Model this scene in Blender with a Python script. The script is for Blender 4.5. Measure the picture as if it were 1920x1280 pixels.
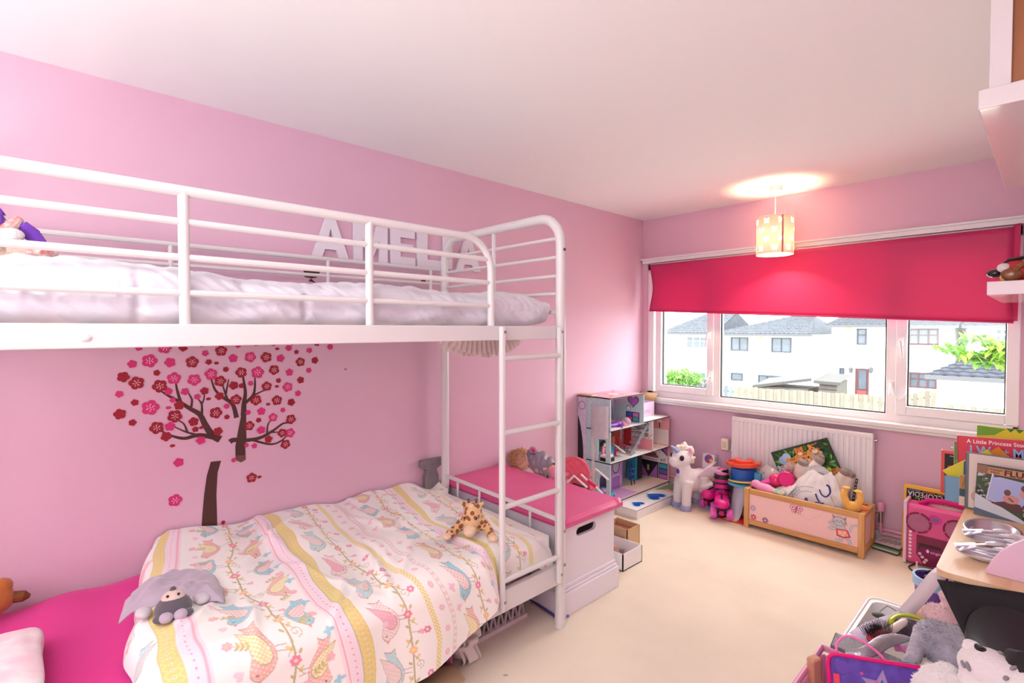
import bpy, bmesh, math, random
import numpy as np
from mathutils import Matrix, Vector, noise
random.seed(7); np.random.seed(7)
for o in list(bpy.data.objects): bpy.data.objects.remove(o)
SC = bpy.context.scene
COL = SC.collection
PI = math.pi
# ------------------------------------------------------------------ camera
CAM = Vector((2.58, 0.0, 1.41)); FPX = 950.0
_a = math.atan2(1015, 950); _p = math.atan2(23, 950)
_FH = Vector((-math.sin(_a), math.cos(_a), 0)); CR = Vector((math.cos(_a), math.sin(_a), 0)); CZ = Vector((0, 0, 1))
CF = _FH*math.cos(_p) - CZ*math.sin(_p); CU = CZ*math.cos(_p) + _FH*math.sin(_p)
cd = bpy.data.cameras.new('camera'); cam = bpy.data.objects.new('camera', cd); COL.objects.link(cam)
cd.sensor_fit = 'HORIZONTAL'; cd.sensor_width = 36; cd.lens = 36*FPX/1920; cd.clip_start = .02; cd.clip_end = 400
cam.matrix_world = Matrix(((CR.x, CU.x, -CF.x, CAM.x), (CR.y, CU.y, -CF.y, CAM.y), (CR.z, CU.z, -CF.z, CAM.z), (0, 0, 0, 1)))
SC.camera = cam
def at(u, v, ax, val):
    "point of the photo's pixel (u,v) on the plane x/y/z = val (survey of the room)"
    d = CF + CR*((u-960)/FPX) - CU*((v-640)/FPX); i = 'xyz'.index(ax)
    return CAM + d*((val-CAM[i])/d[i])
# ------------------------------------------------------------------ light
W = bpy.data.worlds.new('world'); SC.world = W; W.use_nodes = True
bg = W.node_tree.nodes['Background']; bg.inputs[0].default_value = (.92, 1, .99, 1); bg.inputs[1].default_value = 6.6
def lamp(name, kind, loc, energy, color=(1, 1, 1), size=1, aim=None, size_y=None):
    d = bpy.data.lights.new(name, kind); d.energy = energy; d.color = color
    if kind == 'AREA':
        d.size = size
        if size_y: d.shape = 'RECTANGLE'; d.size_y = size_y
    elif kind == 'POINT': d.shadow_soft_size = size
    elif kind == 'SUN': d.angle = size
    o = bpy.data.objects.new(name, d); COL.objects.link(o); o.location = loc
    if aim is not None: o.rotation_euler = (Vector(aim)-Vector(loc)).to_track_quat('-Z', 'Y').to_euler()
    return o
lamp('sun', 'SUN', (0, -10, 30), 3.6, (1, .97, .92), .02, aim=(2.5, 8, 0))
lamp('bounce_fill_light', 'AREA', (1.9, -2.0, 1.5), 74, (.91, 1, .965), 2.2, aim=(1.9, -1.7, 2.6))  # added fill lamp behind the camera, brightens the room off the ceiling
lamp('overhead_fill_light', 'AREA', (2.2, -.35, 2.36), 15, (.91, 1, .965), .9, aim=(2.1, .3, 0))  # added unseen fill above the camera, not a fitting of the room
p = lamp('window_portal', 'AREA', (1.25, 4.2, 1.4), 1, (1, 1, 1), 2.4, aim=(1.25, 0, 1.4), size_y=1.25); p.data.cycles.is_portal = True
SC.view_settings.view_transform = 'Standard'; SC.view_settings.look = 'None'; SC.view_settings.gamma = 1
SC.view_settings.exposure = 0.56; SC.view_settings.use_curve_mapping = False
# ------------------------------------------------------------------ materials
def lin(c):
    return tuple(((x/255)/12.92 if x/255 <= .04045 else ((x/255+.055)/1.055)**2.4) for x in c[:3])
MATS = {}
def mat(name, c=(200, 200, 200), rough=.5, metal=0, bump=0, scale=40, vary=0, vscale=6, trans=0, emit=0, spec=.5, coat=0, sheen=0, alpha=None, c2=None, subs=0):
    if name in MATS: return MATS[name]
    m = bpy.data.materials.new(name); m.use_nodes = True; nt = m.node_tree; N = nt.nodes; L = nt.links
    b = N['Principled BSDF']; col = (*lin(c), 1)
    b.inputs['Base Color'].default_value = col; b.inputs['Roughness'].default_value = rough; b.inputs['Metallic'].default_value = metal
    b.inputs['Specular IOR Level'].default_value = spec; b.inputs['Coat Weight'].default_value = coat; b.inputs['Sheen Weight'].default_value = sheen
    if sheen: b.inputs['Sheen Roughness'].default_value = .5
    if subs: b.inputs['Subsurface Weight'].default_value = subs; b.inputs['Subsurface Radius'].default_value = (.02, .012, .012)
    tc = N.new('ShaderNodeTexCoord')
    if vary or c2:
        n = N.new('ShaderNodeTexNoise'); n.inputs['Scale'].default_value = vscale; n.inputs['Detail'].default_value = 4
        L.new(tc.outputs['Object'], n.inputs['Vector'])
        mx = N.new('ShaderNodeMix'); mx.data_type = 'RGBA'
        d = lin(c2) if c2 else tuple(x*(1-vary) for x in col[:3])
        mx.inputs['A'].default_value = col; mx.inputs['B'].default_value = (*d, 1)
        mr = N.new('ShaderNodeMapRange'); mr.inputs[1].default_value = .35; mr.inputs[2].default_value = .65
        L.new(n.outputs['Fac'], mr.inputs[0]); L.new(mr.outputs[0], mx.inputs['Factor']); L.new(mx.outputs['Result'], b.inputs['Base Color'])
    if bump:
        n = N.new('ShaderNodeTexNoise'); n.inputs['Scale'].default_value = scale; n.inputs['Detail'].default_value = 5
        L.new(tc.outputs['Object'], n.inputs['Vector'])
        bp = N.new('ShaderNodeBump'); bp.inputs['Strength'].default_value = bump; bp.inputs['Distance'].default_value = .01
        L.new(n.outputs['Fac'], bp.inputs['Height']); L.new(bp.outputs[0], b.inputs['Normal'])
    if emit: b.inputs['Emission Color'].default_value = col; b.inputs['Emission Strength'].default_value = emit
    out = N['Material Output']
    if trans:
        t = N.new('ShaderNodeBsdfTranslucent'); t.inputs[0].default_value = col
        mx = N.new('ShaderNodeMixShader'); mx.inputs[0].default_value = trans
        L.new(b.outputs[0], mx.inputs[1]); L.new(t.outputs[0], mx.inputs[2]); L.new(mx.outputs[0], out.inputs[0])
    if alpha is not None:
        t = N.new('ShaderNodeBsdfTransparent'); mx = N.new('ShaderNodeMixShader'); mx.inputs[0].default_value = alpha
        L.new(t.outputs[0], mx.inputs[1]); L.new(b.outputs[0], mx.inputs[2]); L.new(mx.outputs[0], out.inputs[0])
    MATS[name] = m; return m
def glassmat(name, tint=(255, 255, 255), refl=.06):
    m = bpy.data.materials.new(name); m.use_nodes = True; N = m.node_tree.nodes; L = m.node_tree.links
    t = N.new('ShaderNodeBsdfTransparent'); t.inputs[0].default_value = (*lin(tint), 1)
    g = N.new('ShaderNodeBsdfGlossy'); g.inputs['Roughness'].default_value = .02
    mx = N.new('ShaderNodeMixShader'); mx.inputs[0].default_value = refl
    L.new(t.outputs[0], mx.inputs[1]); L.new(g.outputs[0], mx.inputs[2]); L.new(mx.outputs[0], N['Material Output'].inputs[0])
    MATS[name] = m; return m
def printmat(name='printed_colour', rough=.5, bump=0, scale=30, coat=0, spec=.4, sheen=0):
    if name in MATS: return MATS[name]
    m = bpy.data.materials.new(name); m.use_nodes = True; N = m.node_tree.nodes; L = m.node_tree.links
    b = N['Principled BSDF']; a = N.new('ShaderNodeVertexColor'); a.layer_name = 'Col'
    L.new(a.outputs[0], b.inputs['Base Color']); b.inputs['Roughness'].default_value = rough
    b.inputs['Coat Weight'].default_value = coat; b.inputs['Specular IOR Level'].default_value = spec; b.inputs['Sheen Weight'].default_value = sheen
    if bump:
        tc = N.new('ShaderNodeTexCoord'); n = N.new('ShaderNodeTexNoise'); n.inputs['Scale'].default_value = scale
        bp = N.new('ShaderNodeBump'); bp.inputs['Strength'].default_value = bump; bp.inputs['Distance'].default_value = .005
        L.new(tc.outputs['Object'], n.inputs['Vector']); L.new(n.outputs['Fac'], bp.inputs['Height']); L.new(bp.outputs[0], b.inputs['Normal'])
    MATS[name] = m; return m
def woodmat(name, c, c2, axis=0, scale=14, rough=.45):
    if name in MATS: return MATS[name]
    m = bpy.data.materials.new(name); m.use_nodes = True; N = m.node_tree.nodes; L = m.node_tree.links
    b = N['Principled BSDF']; b.inputs['Roughness'].default_value = rough
    tc = N.new('ShaderNodeTexCoord'); mp = N.new('ShaderNodeMapping'); s = [scale]*3; s[axis] = scale*.08; mp.inputs['Scale'].default_value = s
    n = N.new('ShaderNodeTexNoise'); n.inputs['Scale'].default_value = 2.2; n.inputs['Detail'].default_value = 6; n.inputs['Distortion'].default_value = .6
    r = N.new('ShaderNodeValToRGB'); r.color_ramp.elements[0].color = (*lin(c2), 1); r.color_ramp.elements[1].color = (*lin(c), 1)
    r.color_ramp.elements[0].position = .36; r.color_ramp.elements[1].position = .62
    L.new(tc.outputs['Object'], mp.inputs[0]); L.new(mp.outputs[0], n.inputs['Vector']); L.new(n.outputs['Fac'], r.inputs[0]); L.new(r.outputs[0], b.inputs['Base Color'])
    MATS[name] = m; return m
# ------------------------------------------------------------------ mesh helpers
def frame(o, ex, ey, ez=None):
    ex = Vector(ex).normalized(); ey = Vector(ey); ez = ex.cross(ey).normalized() if ez is None else Vector(ez).normalized(); ey = ez.cross(ex)
    o = Vector(o)
    return Matrix(((ex.x, ey.x, ez.x, o.x), (ex.y, ey.y, ez.y, o.y), (ex.z, ey.z, ez.z, o.z), (0, 0, 0, 1)))
def RZ(a): return Matrix.Rotation(a, 4, 'Z')
def RX(a): return Matrix.Rotation(a, 4, 'X')
def RY(a): return Matrix.Rotation(a, 4, 'Y')
def TR(*a): return Matrix.Translation(Vector(a))
class M:
    def __init__(s, T=None): s.v = []; s.f = []; s.c = []; s.T = T or Matrix.Identity(4); s.color = None; s.lay = 0
    def add(s, vs, fs, c=None):
        n = len(s.v); s.v += [tuple(s.T @ Vector(p)) for p in vs]; s.f += [tuple(i+n for i in f) for f in fs]
        s.c += [c if c is not None else s.color]*len(fs); return s
    def box(s, x0, x1, y0, y1, z0, z1, c=None):
        return s.add([(x, y, z) for x in (x0, x1) for y in (y0, y1) for z in (z0, z1)], [(0, 1, 3, 2), (4, 6, 7, 5), (0, 4, 5, 1), (2, 3, 7, 6), (0, 2, 6, 4), (1, 5, 7, 3)], c)
    def bar(s, p, q, w, h, up=(0, 0, 1), c=None):
        p = Vector(p); q = Vector(q); d = (q-p); l = d.length; d.normalize(); up = Vector(up); sd = d.cross(up).normalized(); up = sd.cross(d)
        vs = [p+d*(l*t)+sd*(a*w/2)+up*(b*h/2) for t in (0, 1) for a in (-1, 1) for b in (-1, 1)]
        return s.add(vs, [(0, 1, 3, 2), (4, 6, 7, 5), (0, 4, 5, 1), (2, 3, 7, 6), (0, 2, 6, 4), (1, 5, 7, 3)], c)
    def tube(s, path, r, n=12, cap=True, closed=False, c=None, flat=1):
        P = [Vector(p) for p in path]; k = len(P); R = [r]*k if not hasattr(r, '__len__') else list(r)
        tg = []
        for i in range(k):
            if closed: t = P[(i+1) % k]-P[i-1]
            else: t = P[min(i+1, k-1)]-P[max(i-1, 0)]
            tg.append(t.normalized() if t.length > 1e-9 else Vector((0, 0, 1)))
        u = tg[0].orthogonal().normalized(); vs = []; fs = []
        for i in range(k):
            u = u-tg[i]*u.dot(tg[i])
            u = u.normalized() if u.length > 1e-6 else tg[i].orthogonal().normalized()
            w = tg[i].cross(u)
            for j in range(n):
                a = 2*PI*j/n; vs.append(P[i]+(u*math.cos(a)+w*(math.sin(a)*flat))*R[i])
        for i in range(k if closed else k-1):
            for j in range(n):
                a = i*n+j; b = i*n+(j+1) % n; e = ((i+1) % k)*n+j; d = ((i+1) % k)*n+(j+1) % n
                fs.append((a, b, d, e))
        if cap and not closed: fs.append(tuple(range(n-1, -1, -1))); fs.append(tuple((k-1)*n+j for j in range(n)))
        return s.add(vs, fs, c)
    def lathe(s, prof, n=24, c=None, cap0=True, cap1=True):
        vs = [(r*math.cos(2*PI*j/n), r*math.sin(2*PI*j/n), z) for r, z in prof for j in range(n)]; k = len(prof)
        fs = [(i*n+j, i*n+(j+1) % n, (i+1)*n+(j+1) % n, (i+1)*n+j) for i in range(k-1) for j in range(n)]
        if cap0: fs.append(tuple(range(n-1, -1, -1)))
        if cap1: fs.append(tuple((k-1)*n+j for j in range(n)))
        return s.add(vs, fs, c)
    def ell(s, c0, r, rot=None, n=20, m=12, c=None):
        r = (r, r, r) if not hasattr(r, '__len__') else r
        T = TR(*c0) @ (rot or Matrix.Identity(4))
        vs = [T @ Vector((0, 0, -r[2]))]+[T @ Vector((r[0]*math.cos(2*PI*j/n)*math.sin(PI*i/m), r[1]*math.sin(2*PI*j/n)*math.sin(PI*i/m), -r[2]*math.cos(PI*i/m))) for i in range(1, m) for j in range(n)]+[T @ Vector((0, 0, r[2]))]
        fs = [(0, 1+(j+1) % n, 1+j) for j in range(n)]
        fs += [(1+i*n+j, 1+i*n+(j+1) % n, 1+(i+1)*n+(j+1) % n, 1+(i+1)*n+j) for i in range(m-2) for j in range(n)]
        e = len(vs)-1; b = 1+(m-2)*n; fs += [(e, b+j, b+(j+1) % n) for j in range(n)]
        return s.add(vs, fs, c)
    def prism(s, poly, z0, z1, c=None):
        "polygon in local xy extruded along local z"
        k = len(poly); ar = sum(poly[i][0]*poly[(i+1) % k][1]-poly[(i+1) % k][0]*poly[i][1] for i in range(k))
        if ar < 0: poly = poly[::-1]
        vs = [(p[0], p[1], z0) for p in poly]+[(p[0], p[1], z1) for p in poly]
        return s.add(vs, [tuple(range(k-1, -1, -1)), tuple(range(k, 2*k))]+[(i, (i+1) % k, k+(i+1) % k, k+i) for i in range(k)], c)
    def poly(s, pts, c=None, lift=True):
        "flat printed patch on local z=0, each later patch a hair above the earlier ones"
        if lift: s.lay += 1
        k = len(pts); ar = sum(pts[i][0]*pts[(i+1) % k][1]-pts[(i+1) % k][0]*pts[i][1] for i in range(k))
        if ar < 0: pts = pts[::-1]
        return s.add([(p[0], p[1], s.lay*s.eps) for p in pts], [tuple(range(k))], c)
    eps = .00012
    def disc(s, x, y, r, c=None, ry=None, n=20, rot=0):
        ry = ry or r; return s.poly([(x+r*math.cos(a)*math.cos(rot)-ry*math.sin(a)*math.sin(rot), y+r*math.cos(a)*math.sin(rot)+ry*math.sin(a)*math.cos(rot)) for a in [2*PI*j/n for j in range(n)]], c)
    def rect(s, x0, x1, y0, y1, c=None): return s.poly([(x0, y0), (x1, y0), (x1, y1), (x0, y1)], c)
    def line(s, pts, w, c=None, w2=None):
        s.lay += 1; w2 = w if w2 is None else w2; k = len(pts)
        L_, R_ = [], []
        for i in range(k):
            a = pts[max(i-1, 0)]; b = pts[min(i+1, k-1)]; dx, dy = b[0]-a[0], b[1]-a[1]; l = math.hypot(dx, dy) or 1
            h = (w+(w2-w)*i/(k-1))/2; L_.append((pts[i][0]-dy/l*h, pts[i][1]+dx/l*h)); R_.append((pts[i][0]+dy/l*h, pts[i][1]-dx/l*h))
        vs = [(x, y, s.lay*s.eps) for x, y in L_]+[(x, y, s.lay*s.eps) for x, y in R_]
        return s.add(vs, [(k+i, k+i+1, i+1, i) for i in range(k-1)], c)
    def text(s, t, x, y, size, c=None, align='LEFT', rot=0, sx=1, bold=0):
        cu = bpy.data.curves.new('t', 'FONT'); cu.body = t; cu.size = size; cu.align_x = align; cu.resolution_u = 3; cu.offset = bold
        ob = bpy.data.objects.new('t', cu); me = ob.to_mesh(); s.lay += 1
        Q = TR(x, y, s.lay*s.eps) @ RZ(rot) @ Matrix.Diagonal((sx, 1, 1, 1))
        s.add([Q @ v.co for v in me.vertices], [tuple(p.vertices) for p in me.polygons], c)
        ob.to_mesh_clear(); bpy.data.objects.remove(ob); bpy.data.curves.remove(cu); return s
    def star(s, x, y, r, c=None, k=5, inner=.45, rot=0):
        return s.poly([(x+(r if i % 2 == 0 else r*inner)*math.sin(rot+PI*i/k), y+(r if i % 2 == 0 else r*inner)*math.cos(rot+PI*i/k)) for i in range(2*k)], c)
    def grid(s, fn, nu, nv, c=None, closed=False):
        vs = [fn(i/nu, j/nv) for i in range(nu+1) for j in range(nv+1)]
        return s.add(vs, [(i*(nv+1)+j, (i+1)*(nv+1)+j, (i+1)*(nv+1)+j+1, i*(nv+1)+j+1) for i in range(nu) for j in range(nv)], c)
    def mesh(s, name, inv=None, smooth=True):
        me = bpy.data.meshes.new(name); vs = s.v if inv is None else [tuple(inv @ Vector(p)) for p in s.v]
        me.from_pydata(vs, [], s.f)
        if any(x is not None for x in s.c):
            at_ = me.color_attributes.new('Col', 'FLOAT_COLOR', 'CORNER'); buf = []
            for p, cc in zip(me.polygons, s.c): buf += [*lin(cc or (255, 255, 255)), 1.0]*p.loop_total
            at_.data.foreach_set('color', buf)
        me.update(); return me
WM = {}
def finish(o, m, bevel=0, seg=2, smooth=True, remesh=0, smit=4, disp=0, dscale=.02, solid=0, sub=0, auto=.6):
    me = o.data
    if smooth and len(me.polygons):
        me.polygons.foreach_set('use_smooth', [True]*len(me.polygons))
    if remesh:
        r = o.modifiers.new('r', 'REMESH'); r.mode = 'VOXEL'; r.voxel_size = remesh; r.use_smooth_shade = True
        if smit: q = o.modifiers.new('s', 'SMOOTH'); q.iterations = smit; q.factor = .5
    if solid: q = o.modifiers.new('so', 'SOLIDIFY'); q.thickness = solid; q.offset = 0
    if sub: q = o.modifiers.new('ss', 'SUBSURF'); q.levels = sub; q.render_levels = sub
    if bevel: q = o.modifiers.new('b', 'BEVEL'); q.width = bevel; q.segments = seg; q.limit_method = 'ANGLE'; q.angle_limit = .7; q.harden_normals = True
    if disp:
        tx = bpy.data.textures.new('fuzz', 'CLOUDS'); tx.noise_scale = dscale; tx.noise_depth = 2
        q = o.modifiers.new('d', 'DISPLACE'); q.texture = tx; q.strength = disp; q.mid_level = .5; q.texture_coords = 'LOCAL'
    if smooth and not remesh and not sub:
        sharp = bmesh.new(); sharp.from_mesh(me)
        for e in sharp.edges:
            if len(e.link_faces) == 2 and e.calc_face_angle(0) > auto: e.smooth = False
        sharp.to_mesh(me); sharp.free()
    if m is not None: me.materials.append(m)
    return o
def tag(o, label, cat, group=None):
    o['label'] = label; o['category'] = cat
    if group: o['group'] = group
    return o
def thing(name, label, cat, loc, group=None):
    o = bpy.data.objects.new(name, None); COL.objects.link(o); o.location = Vector(loc); o.empty_display_size = .05
    WM[o] = Matrix.Translation(Vector(loc)); return tag(o, label, cat, group)
def part(name, m, ma, parent, label=None, kind=None, **k):
    inv = WM[parent].inverted(); o = bpy.data.objects.new(name, m.mesh(name, inv)); COL.objects.link(o); o.parent = parent; WM[o] = WM[parent]
    if label: o['label'] = label
    if kind: o['kind'] = kind
    return finish(o, m and ma, **k)
def solo(name, m, ma, label, cat, group=None, **k):
    xs = [p[0] for p in m.v]; ys = [p[1] for p in m.v]; zs = [p[2] for p in m.v]; loc = Vector(((min(xs)+max(xs))/2, (min(ys)+max(ys))/2, min(zs)))
    T = Matrix.Translation(loc); o = bpy.data.objects.new(name, m.mesh(name, T.inverted())); COL.objects.link(o); o.location = loc; WM[o] = T
    tag(o, label, cat, group); return finish(o, ma, **k)
def struct(name, m, ma, label=None, parent=None, **k):
    o = bpy.data.objects.new(name, m.mesh(name)); COL.objects.link(o); WM[o] = Matrix.Identity(4)
    if parent is None: o['kind'] = 'structure'
    else: o.parent = parent
    if label: o['label'] = label
    return finish(o, ma, **k)
def arc(c, r, a0, a1, n, ax):
    "points on an arc round c in the plane of the two unit vectors ax"
    return [Vector(c)+Vector(ax[0])*(r*math.cos(a0+(a1-a0)*i/n))+Vector(ax[1])*(r*math.sin(a0+(a1-a0)*i/n)) for i in range(n+1)]
PRT = printmat('printed_matt', .6); PRG = printmat('printed_gloss', .25, coat=.3)
# ------------------------------------------------------------------ common materials
WALL = mat('pink_wall_paint', (228, 187, 207), .75, bump=.04, scale=60, vary=.03, vscale=1.5)
CEIL = mat('ceiling_paint', (248, 247, 247), .85, bump=.04, scale=30)
CARPET = mat('beige_carpet', (242, 228, 208), .95, bump=.35, scale=260, vary=.09, vscale=2.2, spec=.1)
WHT = mat('white_gloss_paint', (234, 231, 231), .3, bump=.02, scale=18)
UPVC = mat('white_upvc', (246, 243, 245), .28)
BEDW = mat('white_bed_enamel', (228, 225, 224), .3)
STEEL = mat('steel', (170, 170, 172), .3, metal=1); BLACK = mat('black_plastic', (26, 25, 28), .4); DARK = mat('dark_grey', (70, 70, 76), .5)
PINKP = mat('pink_pipe_paint', (232, 160, 190), .4)
GLASS = glassmat('window_glass', refl=.022)
# ================================================================== room shell
struct('floor', M().box(-.1, 2.9, -3.3, 4.2, -.1, 0), CARPET)
struct('ceiling', M().box(-.1, 2.9, -3.3, 4.3, 2.4, 2.5), CEIL)
struct('wall_left', M().box(-.12, 0, -3.3, 4.3, 0, 2.4), WALL)
struct('wall_right', M().box(2.8, 2.92, -3.3, 4.3, 0, 2.4), WALL)
struct('wall_back', M().box(0, 2.8, -3.32, -3.2, 0, 2.4), WALL)
WX0, WX1, WZ0, WZ1 = .047, 2.456, .79, 2.0
m = M(); m.box(0, WX0, 4.06, 4.28, 0, 2.4); m.box(WX1, 2.8, 4.06, 4.28, 0, 2.4); m.box(WX0, WX1, 4.06, 4.28, 0, WZ0); m.box(WX0, WX1, 4.06, 4.28, WZ1, 2.4)
struct('wall_window', m, WALL)
def skirting(p):
    return [(0, 0), (.016, 0), (.016, .07), (.01, .085), (.004, .095), (0, .095)]
m = M(frame((0, 4.06, 0), (0, -1, 0), (0, 0, 1))); m.prism(skirting(0), 0, 2.8); 
m2 = M(); m2.box(0, 2.8, 4.044, 4.06, 0, .08); m2.box(0, 2.8, 4.05, 4.06, .08, .094); struct('baseboard_window', m2, WHT, bevel=.003)
m2 = M(); m2.box(0, .016, -3.2, 4.044, 0, .08); m2.box(0, .01, -3.2, 4.044, .08, .094); struct('baseboard_left', m2, WHT, bevel=.003)
m2 = M(); m2.box(0.02, 2.8, 4.015, 4.06, 2.0, 2.03); m2.box(0.01, 2.8, 4.0, 4.06, 2.03, 2.043); struct('trim_1', m2, WHT, bevel=.002)
m2 = M(); m2.box(0.015, 2.8, 3.985, 4.07, .775, .805); m2.box(.02, 2.8, 4.0, 4.06, .755, .775); struct('trim_2', m2, WHT, bevel=.006)
# ---- window
wf = M(); FY0, FY1 = 4.07, 4.135
wf.box(WX0, WX0+.06, FY0, FY1, .79, 2.0); wf.box(WX1-.03, WX1, FY0, FY1, .79, 2.0); wf.box(WX0, WX1, FY0, FY1, .79, .855); wf.box(WX0, WX1, FY0, FY1, 1.94, 2.0)
win = struct('window_1', wf, UPVC, bevel=.005)
def wpart(name, mm, ma, parent=None, **k): return struct(name, mm, ma, parent=parent or win, **k)
wpart('mullion', M().box(.655, .722, FY0, FY1, .85, 1.945), UPVC, bevel=.005)
wpart('mullion', M().box(1.832, 1.9, FY0, FY1, .85, 1.945), UPVC, bevel=.005)
GASK = mat('window_gasket', (40, 44, 46), .6)
def ring(x0, x1, z0, z1, w, y0, y1):
    q = M(); q.box(x0, x0+w, y0, y1, z0, z1); q.box(x1-w, x1, y0, y1, z0, z1); q.box(x0+w, x1-w, y0, y1, z0, z0+w); q.box(x0+w, x1-w, y0, y1, z1-w, z1); return q
def sash(x0, x1):
    s = wpart('sash', ring(x0, x1, .858, 1.938, .058, FY0-.018, FY1-.01), UPVC, bevel=.006)
    wpart('gasket', ring(x0+.058, x1-.058, .916, 1.88, .007, FY0+.01, FY0+.03), GASK, parent=s)
    wpart('pane', M().box(x0+.06, x1-.06, FY0+.018, FY0+.022, .918, 1.878), GLASS, parent=s)
    return s
s1 = sash(.135, .672); s2 = sash(1.885, 2.456)
wpart('gasket', ring(.722, 1.832, .855, 1.94, .008, FY0+.01, FY0+.03), GASK)
wpart('pane', M().box(.728, 1.826, FY0+.018, FY0+.022, .86, 1.935), GLASS)
def handle(x, z, flip, s):
    q = M(); q.box(x-.012, x+.012, 4.035, 4.053, z-.03, z+.03)
    q.tube([(x, 4.035, z+.01), (x, 4.012, z+.008), (x+.004*flip, 4.004, z-.02), (x+.01*flip, 4.006, z-.075), (x+.012*flip, 4.008, z-.1)], [.009, .009, .009, .007, .005], 10)
    h = wpart('handle', q, UPVC, parent=s, bevel=.002); return h
handle(.643, 1.36, -1, s1); handle(1.915, 1.33, 1, s2)
def restrictor(x, z, flip, s):
    q = M(); q.box(x-.014, x+.014, 4.038, 4.053, z-.045, z+.045); k = wpart('restrictor_plate', q, UPVC, parent=s, bevel=.006)
    q = M(); q.tube([(x, 4.03, z+.03), (x+.004*flip, 4.015, z), (x+.02*flip, 4.01, z-.05), (x+.05*flip, 4.012, z-.07), (x+.075*flip, 4.02, z-.04), (x+.075*flip, 4.04, z-.02)], .006, 8)
    wpart('restrictor_cable', q, UPVC, parent=s)
    q = M(); q.tube([(x, 4.042, z+.02), (x, 4.036, z+.02)], .007, 10); q.tube([(x, 4.042, z-.01), (x, 4.036, z-.01)], .005, 10); wpart('lock_cylinder', q, STEEL, parent=s)
restrictor(.655, 1.02, -1, s1); restrictor(1.868, 1.03, 1, s2)
# ---- roller blind
BL = mat('magenta_blind_fabric', (214, 66, 122), .45, trans=.3, bump=.015, scale=25, spec=.35)
t = thing('roller_blind', 'magenta roller blind pulled part way down over the window', 'blind', (1.26, 4.0, 1.45))
def blindf(a, b):
    x = .112+(2.425-.112)*a; zt = 1.983; zb = 1.575-.127*a
    z = zt+(zb-zt)*b; y = 4.005-.006*math.sin(a*9+b*2)-.010*b*math.sin(a*3.1)
    e = math.exp(-a*60)+math.exp(-(1-a)*50); x += .018*math.sin(b*PI)*math.exp(-a*40); y -= .012*e*math.sin(b*7+1)
    return (x, y, z)
part('fabric', M().grid(blindf, 60, 16), BL, t, solid=.0012)
part('bottom_hem', M().tube([(blindf(i/30, 1)[0], blindf(i/30, 1)[1], blindf(i/30, 1)[2]) for i in range(31)], .006, 8), BL, t)
part('roller_tube', M().tube([(.1, 4.03, 1.98), (2.43, 4.03, 1.98)], .017, 14), mat('roller_metal', (215, 200, 205), .4), t)
def endflap(a, b): return (2.418+.03*a*(1-.2*b), 4.0-.03*a-.01*math.sin(b*6), 1.995-.14*a*0+(1.45-1.99)*b)
part('side_fold', M().grid(endflap, 4, 16), BL, t, solid=.0012)
# ---- radiator
RADW = mat('radiator_white', (240, 236, 240), .35)
RX0, RX1, RZ0_, RZ1_ = .865, 1.785, .175, .725
t = thing('radiator', 'white ribbed panel radiator under the window behind the toy chest', 'radiator', (1.32, 4.0, RZ0_))
m = M(); nr = 27; prof = [(RX0, 3.978)]
pw = (RX1-RX0-.06)/nr
for i in range(nr):
    x = RX0+.03+pw*i; prof += [(x+pw*.12, 3.978), (x+pw*.24, 3.970), (x+pw*.76, 3.970), (x+pw*.88, 3.978)]
prof += [(RX1, 3.978)]
m.add([(x, y, RZ0_+.03) for x, y in prof]+[(x, y, RZ1_-.03) for x, y in prof], [(i, i+1, len(prof)+i+1, len(prof)+i) for i in range(len(prof)-1)])
part('ribbed_face', m, RADW, t, auto=.3)
m = M(); m.box(RX0, RX1, 3.972, 4.03, RZ1_-.034, RZ1_); m.box(RX0, RX1, 3.972, 4.03, RZ0_, RZ0_+.034); m.box(RX0-.002, RX0+.012, 3.972, 4.03, RZ0_, RZ1_); m.box(RX1-.012, RX1+.002, 3.972, 4.03, RZ0_, RZ1_)
part('casing', m, RADW, t, bevel=.006)
part('back_panel', M().box(RX0, RX1, 4.02, 4.03, RZ0_, RZ1_), RADW, t)
part('wall_bracket', M().box(1.0, 1.04, 4.03, 4.06, .3, .6), RADW, t); part('wall_bracket', M().box(1.6, 1.64, 4.03, 4.06, .3, .6), RADW, t)
part('bleed_plug', M().tube([(RX1, 4.0, .68), (RX1+.02, 4.0, .68)], .009, 10), STEEL, t)
m = M(); m.tube([(RX1, 4.0, .215), (RX1+.05, 4.0, .215)], .011, 10); m.tube([(RX1+.045, 4.0, .225), (RX1+.045, 4.0, .15)], .012, 12); part('valve', m, STEEL, t)
part('valve_cap', M(TR(RX1+.045, 4.0, .225)).lathe([(.018, 0), (.02, .01), (.02, .05), (.017, .058)], 16), PINKP, t)
m = M(); m.tube([(RX1+.045, 4.0, .15), (RX1+.045, 4.0, .05), (RX1+.055, 4.012, .1)], .0075, 8)
part('feed_pipe', M().tube([(RX1+.045, 4.0, .155), (RX1+.045, 4.0, .09), (RX1+.05, 4.01, .075), (RX1+.075, 4.025, .072), (2.75, 4.025, .072)], .009, 10), PINKP, t)
part('return_pipe', M().tube([(.02, 4.028, .125), (.8, 4.028, .125), (.84, 4.02, .13), (.845, 4.0, .16), (.845, 4.0, .21), (.87, 4.0, .215)], .009, 10), PINKP, t)
part('return_pipe', M().tube([(.02, 4.03, .098), (2.75, 4.03, .098)], .009, 10), PINKP, t)
m = M(TR(.795, 4.035, .46)); m.box(-.03, .03, -.03, .025, -.02, .07)
t = thing('plug_in_timer', 'small cream plug-in box on the wall left of the radiator', 'plug', (.795, 4.045, .44))
part('socket_plate', M().box(.75, .84, 4.05, 4.06, .43, .5), UPVC, t, bevel=.003)
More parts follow.
